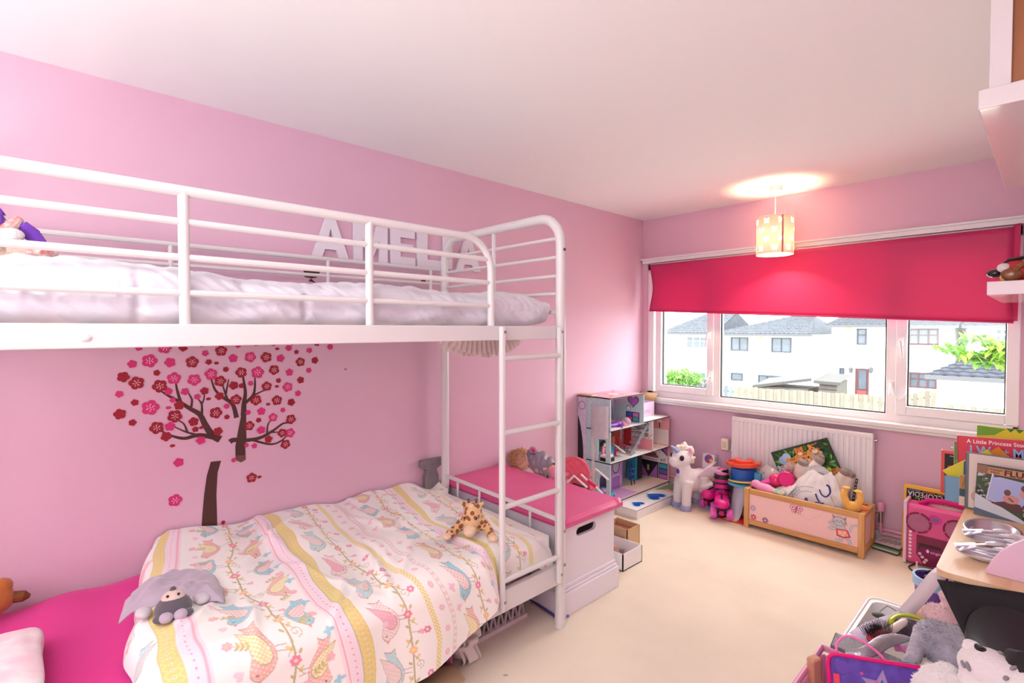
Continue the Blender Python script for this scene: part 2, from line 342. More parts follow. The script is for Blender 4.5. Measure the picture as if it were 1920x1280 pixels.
part('body', M().box(.765, .825, 4.0, 4.05, .44, .53), mat('cream_plastic', (238, 226, 206), .4), t, bevel=.008)
part('grille', M().box(.78, .81, 3.997, 4.001, .46, .51), mat('cream_dark', (212, 198, 176), .5), t)
# ---- pendant lamp
LX, LY = 1.243, 3.76
t = thing('pendant_lamp', 'pink drum pendant lamp with butterfly cut-outs, lit, hanging from ceiling', 'lamp', (LX, LY, 1.93))
part('ceiling_rose', M(TR(LX, LY, 2.352)).lathe([(.014, 0), (.03, .004), (.042, .016), (.046, .048)], 24), UPVC, t)
part('cord', M().tube([(LX, LY, 2.35), (LX, LY, 2.16)], .004, 8), UPVC, t)
part('lamp_holder', M(TR(LX, LY, 2.09)).lathe([(.012, 0), (.018, .005), (.018, .05), (.006, .07)], 16), UPVC, t)
SH = mat('lampshade_pink', (246, 178, 164), .8, trans=.075)
SHB = mat('butterfly_paper', (255, 246, 225), .8, trans=.6)
ZT, ZB, RS = 2.185, 1.93, .117
ca = math.atan2(CAM.y-LY, CAM.x-LX)
BF = [(0, .1), (.12, .5), (.45, .95), (.9, 1.0), (1.0, .6), (.8, .15), (.5, .0), (.85, -.25), (.85, -.65), (.5, -.95), (.2, -.7), (.05, -.3)]
BF = np.array(BF+[(-x, y) for x, y in BF[::-1] if x > 0])
def in_poly(px, py, P):
    r = False; k = len(P)
    for i in range(k):
        (x1, y1), (x2, y2) = P[i], P[(i+1) % k]
        if (y1 > py) != (y2 > py) and px < (x2-x1)*(py-y1)/(y2-y1)+x1: r = not r
    return r
NA, NZ = 330, 120; spots = []
for i in range(8):
    for j in range(4):
        if (i*3+j) % 7 == 5: continue
        spots.append(((ca+.12+i*2*PI/8+(.2 if j % 2 else -.14)) % (2*PI), ZB+.035+j*.062))
cell = {}
for k, (a0, z0) in enumerate(spots):
    ia = int(a0/(2*PI)*NA); iz = int((z0-ZB)/(ZT-ZB)*NZ); sc = .0185
    for i in range(ia-13, ia+14):
        for j in range(max(0, iz-11), min(NZ, iz+12)):
            an = (i+.5)/NA*2*PI; zz = ZB+(j+.5)/NZ*(ZT-ZB); 
            if in_poly((an-a0)*RS/sc, (zz-z0)/sc, BF): cell[(i % NA, j)] = k
def shp(i, j): a = 2*PI*i/NA; return (LX+RS*math.cos(a), LY+RS*math.sin(a), ZB+(ZT-ZB)*j/NZ)
shv = [shp(i, j) for i in range(NA) for j in range(NZ+1)]; fq = lambda i, j: (i*(NZ+1)+j, ((i+1) % NA)*(NZ+1)+j, ((i+1) % NA)*(NZ+1)+j+1, i*(NZ+1)+j+1)
m = M(); m.add(shv, [fq(i, j) for i in range(NA) for j in range(NZ) if (i, j) not in cell]); sh = part('lamp_shade', m, SH, t)
for k in range(len(spots)):
    cs = [c for c, kk in cell.items() if kk == k]; m = M()
    for (i, j) in cs: m.add([shp(i, j), shp(i+1, j), shp(i+1, j+1), shp(i, j+1)], [(0, 1, 2, 3)])
    part('butterfly', m, SHB, sh, smooth=False)
m = M(); m.grid(lambda a, b: (LX+(RS+.001)*math.cos(ca+.35+.1*a), LY+(RS+.001)*math.sin(ca+.35+.1*a), ZB+(ZT-ZB)*b), 2, 1); part('seam_strip', m, mat('lampshade_seam', (205, 130, 140), .8), sh)
WIRE = mat('shade_wire', (240, 235, 230), .4)
for z in (ZT, ZB): part('shade_ring', M().tube([(LX+RS*math.cos(a), LY+RS*math.sin(a), z) for a in [2*PI*i/32 for i in range(32)]], .0022, 6, closed=True), WIRE, sh)
m = M()
for k in range(3): m.tube([(LX, LY, 2.1), (LX+RS*math.cos(k*2.094), LY+RS*math.sin(k*2.094), ZT)], .0018, 6)
part('shade_spider', m, WIRE, sh)
part('bulb', M(TR(LX, LY, 2.055)).ell((0, 0, 0), (.028, .028, .036)), mat('bulb_glow', (255, 214, 150), .3, emit=14), t)
b = lamp('bulb_light', 'POINT', (LX, LY, 2.05), 32, (1, .7, .42), .044)
# ================================================================== outside
GZ = -3.0
struct('ground_outside', M().box(-60, 40, 5, 120, GZ-.5, GZ), mat('garden_ground', (176, 178, 166), .9, vary=.3, vscale=.6))
REND = mat('white_render', (238, 238, 234), .8, bump=.05, scale=4); TILE = mat('grey_roof_tile', (84, 86, 93), .9, vary=.25, vscale=3, spec=.05)
FR_GREY = mat('grey_window_frame', (42, 46, 58), .5); FR_RED = mat('brown_window_frame', (66, 30, 36), .5); FR_WHT = mat('white_window_frame', (240, 240, 240), .4)
PANE = mat('house_pane', (80, 87, 98), .15, vary=.3, vscale=1.2)
PANEL = mat('net_curtain_pane', (186, 196, 200), .2)
def hwin(par, Yp, u0, u1, v0, v1, fm, cols=2, rows=1, name='window', sill=True, pm=None):
    a = at(u0, v0, 'y', Yp); b = at(u1, v1, 'y', Yp); x0, x1, z1, z0 = a.x, b.x, a.z, b.z; f = .07; q = M()
    q.box(x0, x1, Yp-.08, Yp+.05, z0, z0+f); q.box(x0, x1, Yp-.08, Yp+.05, z1-f, z1); q.box(x0-.004, x0+f, Yp-.086, Yp+.045, z0-.004, z1+.004); q.box(x1-f, x1+.004, Yp-.086, Yp+.045, z0-.004, z1+.004)
    for i in range(1, cols): x = x0+(x1-x0)*i/cols; q.box(x-f*.5, x+f*.5, Yp-.072, Yp+.045, z0+.01, z1-.01)
    for i in range(1, rows): z = z0+(z1-z0)*(i/rows if rows > 2 else .6); q.box(x0+.01, x1-.01, Yp-.065, Yp+.04, z-f*.35, z+f*.35)
    w = part(name, q, fm, par, smooth=False)
    for i in range(cols): part('pane', M().box(x0+(x1-x0)*i/cols+f*.5, x0+(x1-x0)*(i+1)/cols-f*.5, Yp-.03, Yp-.01, z0+f, z1-f), pm or PANE, w, smooth=False)
    if sill: part('sill', M().box(x0-.08, x1+.08, Yp-.16, Yp, z0-.1, z0-.02), FR_WHT, w, smooth=False)
def roof(par, x0, x1, Yp, ze, zr, hipL=0, hipR=0, depth=4.2, n=12, tm=None):
    "front slope of a tiled roof, stepped course by course, wavy pantiles"
    q = M(); nx = max(8, int((x1-x0)/.28)*2)
    for i in range(n):
        t0, t1 = i/n, (i+1)/n+.012
        for k in range(nx):
            def X(t, kk): l = x0-.3+hipL*t; r = x1+.3-hipR*t; return l+(r-l)*kk/nx
            def P(t, kk, up): return (X(t, kk), Yp-.35+depth*t, ze+(zr-ze)*t+up+(.045 if kk % 2 else 0))
            q.add([P(t0, k, .07), P(t0, k+1, .07), P(t1, k+1, .01), P(t1, k, .01), P(t0, k, 0), P(t0, k+1, 0)], [(0, 1, 2, 3), (4, 5, 1, 0)])
    r = part('roof_tiles', q, tm or TILE, par, kind='stuff', smooth=False)
    q = M(); q.box(x0-.3, x1+.3, Yp-.42, Yp-.3, ze-.14, ze+.02); part('gutter', q, DARK, par, smooth=False)
    q = M(); q.add([(x0-.3, Yp-.35, ze-.02), (x1+.3, Yp-.35, ze-.02), (x1+.3-hipR, Yp-.35+depth, zr-.02), (x0-.3+hipL, Yp-.35+depth, zr-.02), (x0-.3, Yp-.35+2*depth, ze-.02), (x1+.3, Yp-.35+2*depth, ze-.02)], [(0, 1, 2, 3), (5, 4, 3, 2), (0, 3, 4), (1, 5, 2)]); part('roof_deck', q, tm or TILE, par, smooth=False)
def house(name, label, Yp, u0, u1, ve, vr, hipL=0, hipR=0, wm=REND, depth=4.2):
    x0 = at(u0, ve, 'y', Yp).x; x1 = at(u1, ve, 'y', Yp).x; ze = at((u0+u1)/2, ve, 'y', Yp).z
    zr = at((u0+u1)/2, vr, 'y', Yp-.35+depth).z
    t = thing(name, label, 'house', ((x0+x1)/2, Yp, GZ)); part('wall', M().box(x0, x1, Yp, Yp+2*depth-.8, GZ, ze), wm, t, smooth=False)
    roof(t, x0, x1, Yp, ze, zr, hipL, hipR, depth); return t
h = house('white_house', 'white rendered house with white-framed window seen through the left casement', 40, 1246, 1338, 624, 588, 2.5, 0)
hwin(h, 40, 1288, 1326, 630, 653, FR_WHT, 3, 2); hwin(h, 40, 1299, 1325, 696, 712, FR_WHT, 2, 1)
h = house('white_house', 'white house with a hipped roof and two grey upper windows', 38, 1346, 1516, 626, 594, 4.5, 1.0)
hwin(h, 38, 1371, 1403, 632, 658, FR_GREY, 2); hwin(h, 38, 1447, 1484, 633, 661, FR_GREY, 2); hwin(h, 38, 1371, 1393, 698, 714, FR_GREY, 1); hwin(h, 38, 1422, 1473, 702, 722, FR_GREY, 3)
a = at(1424.5, 632, 'y', 37.9); part('alarm_box', M().box(a.x-.15, a.x+.15, 37.85, 38, a.z-.15, a.z+.15), mat('alarm_yellow', (240, 214, 120), .5), h, bevel=.04)
h = house('white_house', 'white house with a red front door between two lanterns', 37, 1560, 1672, 609, 592, 0, 0)
hwin(h, 37, 1607, 1625, 616, 646, FR_GREY, 1, 2); hwin(h, 37, 1574, 1583, 689, 708, FR_GREY, 1, 1)
a = at(1604, 690, 'y', 36.95); b = at(1628.5, 743, 'y', 36.95)
d = part('door', M().box(a.x, b.x, 36.88, 37, GZ, a.z), FR_RED, h, smooth=False); dz = a.z
part('door_pane', M().box(a.x+.2, b.x-.12, 36.86, 36.9, dz-1.25, dz-.12), PANE, d, smooth=False)
DR = mat('red_door', (128, 44, 44), .5); part('door_panel', M().box(a.x+.12, b.x-.1, 36.85, 36.9, GZ+.1, dz-1.35), DR, d, smooth=False)
for u in (1595, 1633): c = at(u, 693, 'y', 36.8); part('lantern', M(TR(c.x, c.y, c.z)).lathe([(.02, -.22), (.1, -.15), (.13, .1), (.03, .2)], 8), DARK, h)
c = at(1589, 617, 'y', 36.9); part('alarm_box', M().box(c.x-.15, c.x+.15, 36.85, 37, c.z-.14, c.z+.14), MATS['alarm_yellow'], h, bevel=.04)
h = house('white_house', 'white house with brown-framed windows seen through the right casement', 36, 1690, 1786, 610, 596)
hwin(h, 36, 1704, 1760, 616, 647, FR_RED, 3, 2); hwin(h, 36, 1705, 1757, 697, 729, FR_RED, 3, 2)
h = house('pebbledash_house', 'pale grey pebbledash house with one white window at right', 36.3, 1818, 1960, 610, 594, wm=mat('grey_pebbledash', (214, 212, 208), .9, bump=.3, scale=20))
hwin(h, 36.3, 1866, 1892, 616, 644, FR_WHT, 2, 2)
# outbuilding with pantile roof
Yo = 24; x0 = at(1757, 705, 'y', Yo).x; x1 = at(1960, 705, 'y', Yo).x; ze = at(1800, 705, 'y', Yo).z
t = thing('garden_annexe', 'low white annexe with dark pantile roof and two glazed doors', 'annexe', ((x0+x1)/2, Yo, GZ)); part('wall', M().box(x0, x1, Yo, Yo+5, GZ, ze), REND, t, smooth=False)
roof(t, x0, x1, Yo, ze, at(1850, 655, 'y', Yo+2.4).z, 1.6, 0, 2.8, 9, mat('dark_pantile', (62, 65, 73), .9, vary=.2, vscale=3, spec=.05))
hwin(t, Yo, 1813, 1838, 721, 760, FR_WHT, 2, 3, sill=False, pm=PANEL); hwin(t, Yo, 1850, 1876, 723, 769, FR_WHT, 2, 3, sill=False, pm=PANEL)
# fences: every board its own part
FEN = [mat('fence_board_a', (112, 105, 93), .85, vary=.15, vscale=4), mat('fence_board_b', (102, 95, 85), .85, vary=.15, vscale=4)]; FENG = [mat('fence_grey_a', (92, 98, 108), .85), mat('fence_grey_b', (80, 86, 94), .85)]
def fence(label, pts, Yp, bw, h, mm, group='garden fences'):
    (u0, v0), (u1, v1) = pts; a = at(u0, v0, 'y', Yp); b = at(u1, v1, 'y', Yp)
    t = thing('garden_fence', label, 'fence', ((a.x+b.x)/2, Yp, GZ), group); n = max(3, int((b.x-a.x)/bw))
    for i in range(n):
        x = a.x+(b.x-a.x)*i/n; z = a.z+(b.z-a.z)*i/n+random.uniform(-.02, .02)
        part('board', M().box(x, x+bw*.97, Yp-.03+.02*(i % 2), Yp+.02*(i % 2), max(GZ, z-h), z), mm[i % 2], t, smooth=False)
    q = M(); q.bar((a.x, Yp+.06, a.z-.3), (b.x, Yp+.06, b.z-.3), .06, .08); part('rail', q, mm[1], t, smooth=False)
fence('pale timber board fence running under the middle window pane', [(1376, 724), (1656, 742)], 26, .17, 2.2, FEN)
fence('grey board fence at the left edge of the middle pane', [(1349, 721), (1376, 724)], 26.2, .2, 2.2, FENG)
fence('dark grey fence low in the left casement', [(1268, 708), (1330, 711)], 28, .3, 1.6, FENG)
fence('pale fence rising at the left of the right casement', [(1700, 738), (1757, 728)], 27, .18, 2, FEN)
fence('timber fence in front of the annexe doors', [(1766, 756), (1890, 768)], 20, .13, 1.5, FEN)
# sheds behind the fence
SHED = mat('shed_grey_wood', (84, 77, 74), .85, vary=.2, vscale=3)
for (u0, v0, u1, v1, lab) in ((1420, 722, 1516, 708, 'low grey shed with sloping felt roof behind the pale fence'), (1536, 713, 1569, 716, 'grey plank shed beside the red-door house')):
    a = at(u0, v0, 'y', 30); b = at(u1, v1, 'y', 30); t = thing('garden_shed', lab, 'shed', ((a.x+b.x)/2, 31, GZ)); n = 8
    for i in range(n):
        q = M(); z0 = GZ+(min(a.z, b.z)-GZ)*i/n; z1 = GZ+(min(a.z, b.z)-GZ)*(i+1)/n; q.box(a.x, b.x, 30-.02*(i % 2), 30.1, z0, z1-.03); part('plank', q, SHED, t, smooth=False)
    q = M(); q.add([(a.x-.2, 29.8, a.z), (b.x+.2, 29.8, b.z), (b.x+.2, 32.2, b.z+.25), (a.x-.2, 32.2, a.z+.25), (a.x-.2, 29.8, a.z-.15), (b.x+.2, 29.8, b.z-.15)], [(0, 1, 2, 3), (4, 5, 1, 0)]); part('roof', q, mat('roof_felt', (64, 61, 61), .9), t, smooth=False)
    part('body', M().box(a.x, b.x, 30.1, 32, GZ, min(a.z, b.z)), SHED, t, smooth=False)
# brick return of this building at the left of the window
BRK = [mat('pale_brick_a', (206, 184, 158), .85), mat('pale_brick_b', (190, 166, 140), .85), mat('pale_brick_c', (220, 204, 184), .85)]
BXE = at(1247, 650, 'y', 5.2).x
wb = struct('wall_outside', M().box(BXE-.6, BXE-.012, 5.2, 5.23, -1, 2.6), mat('mortar', (214, 206, 196), .9))
for k in range(28):
    z = -.2+k*.09
    o = struct('brick', M().box(BXE-(.3 if k % 2 else .2), BXE+(.008 if k % 2 else 0), 5.18, 5.235, z, z+.075), BRK[k % 3], parent=wb, bevel=.006)
# greenery
LEAF = [mat('leaf_lime', (116, 156, 48), .6, trans=.3), mat('leaf_green', (96, 140, 56), .6, trans=.3)]
def leafy(q, c, r, n, s, seed):
    rn = random.Random(seed)
    for _ in range(n):
        d = Vector((rn.gauss(0, 1), rn.gauss(0, 1), rn.gauss(0, 1))).normalized()*(rn.random()**.4); p = Vector(c)+Vector((d.x*r[0], d.y*r[1], d.z*r[2]))
        T = q.T; q.T = TR(*p) @ RZ(rn.uniform(0, 6.28)) @ RX(rn.uniform(-1.2, 1.2)); q.add([(0, -s, 0), (s*.5, 0, .02), (0, s*1.1, 0), (-s*.5, 0, .02)], [(0, 1, 2, 3)]); q.T = T
c = at(1272, 702, 'y', 27); q = M(); leafy(q, (c.x, 27, c.z-.2), (1.5, 1, .55), 900, .13, 3)
t = thing('garden_bush', 'round green bush behind the fence at lower left of the window', 'bush', (c.x, 27, GZ)); part('foliage', q, LEAF[1], t, kind='stuff', smooth=False); part('stem', M().tube([(c.x, 27, GZ), (c.x, 27, c.z)], [.1, .05], 6), mat('bark', (110, 90, 74), .9), t)
t = thing('tree_branch', 'lime green leafy branch reaching in from the right outside', 'branch', at(1930, 690, 'y', 14)); Yb = 14
pth = [at(1935, 690, 'y', Yb), at(1885, 668, 'y', Yb), at(1830, 672, 'y', Yb), at(1790, 655, 'y', Yb), at(1760, 652, 'y', Yb)]
part('twig', M().tube(pth, [.04, .03, .02, .012, .006], 6), MATS['bark'], t); part('twig', M().tube([at(1935, 660, 'y', Yb), at(1870, 650, 'y', Yb), at(1815, 632, 'y', Yb)], [.03, .02, .006], 6), MATS['bark'], t)
rn = random.Random(5); q = [M(), M()]
for (u, v, n) in ((1765, 652, 5), (1790, 657, 10), (1815, 668, 14), (1835, 672, 14), (1855, 665, 16), (1870, 650, 16), (1885, 660, 16), (1860, 642, 12), (1840, 638, 8), (1815, 634, 8), (1880, 680, 14), (1845, 682, 10), (1900, 670, 14), (1915, 650, 14)):
    leafy(q[rn.randint(0, 1)], at(u, v, 'y', Yb), (.16, .25, .11), n*2, .12, u)
for i in (0, 1): part('leaves', q[i], LEAF[i], t, kind='stuff', smooth=False)
# ================================================================== bunk bed
BX, BY0, BY1 = 1.0, -.2, 1.79
t = thing('bunk_bed', 'white tubular metal bunk bed with ladder along the pink wall', 'bunk bed', (.52, .8, 0)); bed = t
def tb(name, pts, r, par=None, n=12, ma=None, **k): return part(name, M().tube(pts, r, n), ma or BEDW, par or bed, **k)
E_Z = Vector((0, 0, 1)); E_X = Vector((1, 0, 0)); E_Y = Vector((0, 1, 0))
for y in (BY1, BY0-.03):
    hp = [(BX, y, 1.3), (BX, y, 1.81)]+arc((BX-.13, y, 1.81), .13, 0, PI/2, 8, (E_X, E_Z))[1:]+arc((.075+.13, y, 1.81), .13, PI/2, PI, 8, (E_X, E_Z))+[(.075, y, 1.3)]
    tb('end_hoop', hp, .0235, n=16)
    for x in (BX, .075):
        p = tb('post', [(x, y, 0), (x, y, 1.305)], .0245, n=16)
        tb('collar', [(x, y, 1.29), (x, y, 1.315)], .0262, p, n=16)
        tb('foot_cap', [(x, y, 0), (x, y, .02)], .0262, p, n=16)
    for z in (1.836, 1.748, 1.66, 1.577, 1.49): tb('end_rung', [(.075, y, z), (BX, y, z)], .0085, n=8)
    tb('end_upright', [(.525, y, 1.4), (.525, y, 1.93)], .0115, n=8)
    tb('end_rail', [(.075, y, .525), (BX, y, .505)], .0115, n=10)
    for x in (.2, .4, .6, .8): tb('end_bar', [(x, y, .25), (x, y, .52)], .007, n=8)
    part('end_beam', M().box(.075, BX, y-.012, y+.012, .21, .3), BEDW, bed, bevel=.003)
    part('end_beam', M().box(.075, BX, y-.012, y+.012, 1.366, 1.42), BEDW, bed, bevel=.003)
for x0 in (BX-.013, .062):
    part('side_beam', M().box(x0, x0+.03, BY0, BY1-.01, 1.364, 1.424), BEDW, bed, bevel=.004)
    part('side_beam', M().box(x0, x0+.028, BY0, BY1-.01, .212, .306), BEDW, bed, bevel=.004)
tb('guard_top_rail', [(BX, BY0, 1.775), (BX, 1.23, 1.775)]+arc((BX, 1.23, 1.645), .13, PI/2, 0, 8, (E_Y, E_Z))[1:]+[(BX, 1.36, 1.42)], .0145, n=14)
for z in (1.694, 1.6, 1.506): tb('guard_rail', [(BX, BY0, z), (BX, 1.36, z)], .0095, n=10)
for y in (-.19, .287, .82): tb('guard_post', [(BX, y, 1.42), (BX, y, 1.775)], .0135, n=12)
for z, r in ((1.765, .0105), (1.68, .008), (1.58, .008)): tb('back_rail', [(.06, BY0, z), (.06, BY1, z)], r, n=8)
for y in (.41, 1.08, 1.7): tb('back_post', [(.06, y, 1.42), (.06, y, 1.765)], .009, n=8)
for y in (1.393, 1.748):
    s_ = tb('ladder_stile', [(BX+.032, y, .236), (BX+.032, y, 1.42)], .0135, n=14)
    for z in (1.398, .275): tb('bolt', [(BX+.043, y+.004, z), (BX+.049, y+.004, z)], .006, s_, ma=STEEL, n=10)
for z in (1.29, .98, .67, .36): tb('ladder_rung', [(BX+.032, 1.393, z), (BX+.032, 1.748, z)], .0115, n=12)
for i in range(11): part('slat', M().box(.07, BX-.015, -.1+i*.18, -.06+i*.18, 1.395, 1.41), BEDW, bed)
for i in range(11): part('slat', M().box(.07, BX-.015, -.1+i*.18, -.06+i*.18, .27, .285), BEDW, bed)
part('bolt_cap', M(TR(BX+.018, 0.082, 1.39)).ell((0, 0, 0), (.006, .012, .009)), BEDW, bed)
tb('bolt', [(BX+.02, BY1, 1.78), (BX+.027, BY1, 1.78)], .007, ma=DARK, n=10)
for z in (.3, .46): tb('bolt', [(BX+.02, BY1+.006, z), (BX+.027, BY1+.006, z)], .008, ma=STEEL, n=10)
# ---- upper mattress with rumpled white cover
SHEET = mat('white_sheet', (228, 226, 234), .85, bump=.06, scale=120, sheen=.2)
def wr(x, y, z, k=1.0):
    return k*(noise.noise((x*6, y*3.2, z*6))*.55+noise.noise((x*14+3, y*9, z*14))*.35+abs(noise.noise((x*9, y*12+x*7+z*10, z*5)))*.5-.12)
def upper(a, b):
    y = -.17+a*(1.765+.17); th = b*2*PI; rx, rz = .445, .083
    e = .55; ct, st = math.cos(th), math.sin(th); x = .525+rx*math.copysign(abs(ct)**.38, ct); z = 1.49+rz*math.copysign(abs(st)**.55, st)
    ed = min(1, max(.02, 1-a)*14)**.45*min(1, max(.02, a)*14)**.45
    x = .525+(x-.525)*(.9+.1*ed); z = 1.49+(z-1.49)*(.45+.55*ed)
    w = wr(x, y, z, .026); f = max(0, st)
    if z > 1.5: z += w*1.0+.022*math.exp(-((y-.02)/.22)**2)+.01*math.sin(y*9)
    fr = max(0., (x-.75)/.2)
    if z > 1.5: z += .007*(abs(noise.noise((x*11+y*5, y*17-x*6, 4)))-.25)
    if x > .8: x -= .012*abs(noise.noise((y*24+z*30, z*6, 7)))*(1 if z < 1.55 else .4)
    # gathered tucks on the front side
    if x > .85: x += min(.02, .010*abs(noise.noise((y*16+z*22, z*3, 0)))+.02*noise.noise((y*7-z*9, z*4, 2)))-.012*math.exp(-((y-.19)/.012)**2)*(1 if z < 1.52 else .3)-.012*math.exp(-((y-.62)/.012)**2)*(1 if z < 1.52 else .3)
    return (min(x, .984), y, max(z, 1.411))
m = M(); m.grid(upper, 420, 150)
solo('upper_mattress', m, SHEET, 'rumpled white covered mattress on the upper bunk', 'mattress', sub=0, auto=3)
# ---- lower mattress and pillow
PSHEET = mat('hot_pink_sheet', (224, 44, 142), .8, bump=.05, scale=100, sheen=.15)
def lower(a, b):
    y = -.19+a*(1.71+.19); th = b*2*PI; ct, st = math.cos(th), math.sin(th)
    x = .495+.465*math.copysign(abs(ct)**.25, ct); z = .36+.06*math.copysign(abs(st)**.4, st)
    if z > .37: z += .008*math.sin(y*22+x*2)*math.exp(-((y-.0)/.3)**2)+.006*noise.noise((x*5, y*5, 0))
    return (x, y, z)
solo('lower_mattress', M().grid(lower, 90, 90), PSHEET, 'mattress in a hot pink fitted sheet on the lower bunk', 'mattress', auto=3)
# ---- patterned duvet
def duvet():
    CS, CT, RES = 1.62, 1.46, .0013; ns, nt = int(CS/RES), int(CT/RES)
    cv = np.ones((ns, nt, 3))*np.array(lin((250, 247, 240)))
    S, T_ = np.meshgrid((np.arange(ns)+.5)*RES, (np.arange(nt)+.5)*RES, indexing='ij')
    def fill(poly, col, pat=None):
        p = np.array(poly); i0, j0 = np.maximum(0, (p.min(0)/RES).astype(int)-1); i1, j1 = (p.max(0)/RES).astype(int)+2
        if i1 <= 0 or j1 <= 0 or i0 >= ns or j0 >= nt: return
        s = S[i0:i1, j0:j1]; q = T_[i0:i1, j0:j1]; ins = np.zeros(s.shape, bool); k = len(p)
        for a in range(k):
            (x1, y1), (x2, y2) = p[a], p[(a+1) % k]
            if y1 == y2: continue
            ins ^= ((y1 > q) != (y2 > q)) & (s < (x2-x1)*(q-y1)/(y2-y1)+x1)
        c = np.array(lin(col))
        if pat is not None:
            msk = pat(s, q); cc = np.where(msk[..., None], np.array(lin(pat.c2)), c); sub = cv[i0:i1, j0:j1]; sub[ins] = cc[ins]
        else: cv[i0:i1, j0:j1][ins] = c
    class Pat:
        def __init__(s, f, c2): s.f = f; s.c2 = c2
        def __call__(s, a, b): return s.f(a, b)
    ging = lambda p, c2: Pat(lambda a, b: ((np.floor(a/p)+np.floor(b/p)) % 2) == 0, c2)
    specks = lambda p, c2: Pat(lambda a, b: (np.sin(a*p)*np.sin(b*p*1.13+a*40) > .55), c2)
    def stroke(pts, w, col, w2=None):
        w2 = w if w2 is None else w2; k = len(pts)
        for i in range(k-1):
            a, b = np.array(pts[i]), np.array(pts[i+1]); d = b-a; l = np.hypot(*d) or 1; n_ = np.array((-d[1], d[0]))/l; d = d/l
            h0 = (w+(w2-w)*i/k)/2; h1 = (w+(w2-w)*(i+1)/k)/2
            fill([a+n_*h0-d*h0*.5, b+n_*h1+d*h1*.5, b-n_*h1+d*h1*.5, a-n_*h0-d*h0*.5], col)
    def ell(c, rx, ry, rot, col, pat=None, n=26):
        cr, sr = math.cos(rot), math.sin(rot); fill([(c[0]+rx*math.cos(a)*cr-ry*math.sin(a)*sr, c[1]+rx*math.cos(a)*sr+ry*math.sin(a)*cr) for a in [2*PI*i/n for i in range(n)]], col, pat)
    def flower(c, r, col, mid=(250, 205, 90)):
        for i in range(6): a = i*PI/3+c[0]*40; ell((c[0]+r*.6*math.cos(a), c[1]+r*.6*math.sin(a)), r*.42, r*.36, a, col)
        ell(c, r*.34, r*.34, 0, mid)
    def sprig(c, a, col):
        flower(c, .014, col); e = (c[0]+.05*math.cos(a), c[1]+.05*math.sin(a)); stroke([c, e], .0022, (196, 176, 96))
        for k in (.5, .75, 1): p = (c[0]+.05*k*math.cos(a), c[1]+.05*k*math.sin(a)); ell((p[0]+.006*math.sin(a), p[1]-.006*math.cos(a)), .008, .0035, a+.8, (212, 190, 84)); ell((p[0]-.006*math.sin(a), p[1]+.006*math.cos(a)), .008, .0035, a-.8, (186, 176, 90))
    def bfly(c, a, col):
        for k in (-1, 1):
            ell((c[0]+.009*math.cos(a+k*.9), c[1]+.009*math.sin(a+k*.9)), .011, .006, a+k*.9, col); ell((c[0]-.007*math.cos(a-k*.9), c[1]-.007*math.sin(a-k*.9)), .008, .005, a-k*.9, col)
    def heart(c, r, a, col): 
        pts = []
        for i in range(20):
            th = 2*PI*i/20; x = 16*math.sin(th)**3; y = 13*math.cos(th)-5*math.cos(2*th)-2*math.cos(3*th)-math.cos(4*th); pts.append((c[0]+r*(x*math.cos(a)-y*math.sin(a))/16, c[1]+r*(x*math.sin(a)+y*math.cos(a))/16))
        fill(pts, col)
    OUT = (176, 140, 126)
    def bird(c, L, face, kind, side=1):
        # local x along the bird's facing, y towards its back
        cf, sf = math.cos(face), math.sin(face)
        W_ = lambda x, y: (c[0]+L*(x*cf-side*y*sf), c[1]+L*(x*sf+side*y*cf))
        B = {'gold': ((238, 176, 158), (232, 214, 112), (250, 240, 200)), 'blue': ((136, 206, 220), (248, 226, 218), (226, 150, 150)), 'beige': ((174, 222, 232), (236, 214, 202), (250, 240, 232)), 'pink': ((248, 232, 224), (244, 170, 188), (250, 205, 214))}[kind]
        body = [(.52, .1), (.47, .2), (.36, .27), (.22, .25), (.05, .2), (-.2, .17), (-.42, .2), (-.72, .32), (-.66, .12), (-.74, 0), (-.5, -.02), (-.3, -.14), (-.1, -.24), (.14, -.24), (.34, -.14), (.46, 0)]
        wing = [(.2, .06), (.2, -.08), (.08, -.17), (-.1, -.16), (-.28, -.04), (-.46, .2), (-.58, .42), (-.3, .3), (-.1, .2), (.08, .16)]
        stroke([W_(.0, -.2), W_(.03, -.46)], .0024, OUT); stroke([W_(-.1, -.2), W_(-.1, -.46)], .0024, OUT)
        sc = lambda P, k: [W_(.0+(x-.0)*k, y*k+(.0)) for x, y in P]
        fill(sc(body, 1.045), OUT); p2 = {'gold': specks(380, (250, 226, 210)), 'blue': specks(260, (168, 222, 230)), 'beige': specks(300, (222, 232, 170)), 'pink': specks(420, (236, 150, 160))}[kind]
        fill([W_(*q) for q in body], B[0], p2)
        wp = ging(.0062, (250, 246, 214)) if kind == 'gold' else specks(340, B[2])
        cx, cy = -.12, .1; fill([W_(cx+(x-cx)*1.07, cy+(y-cy)*1.07) for x, y in wing], OUT); fill([W_(*q) for q in wing], B[1], wp)
        fill([W_(.5, .16), W_(.62, .12), W_(.5, .06)], (224, 130, 120)); ell(W_(.38, .15), .0035, .0035, 0, (90, 80, 90))
    OL = (178, 160, 82)
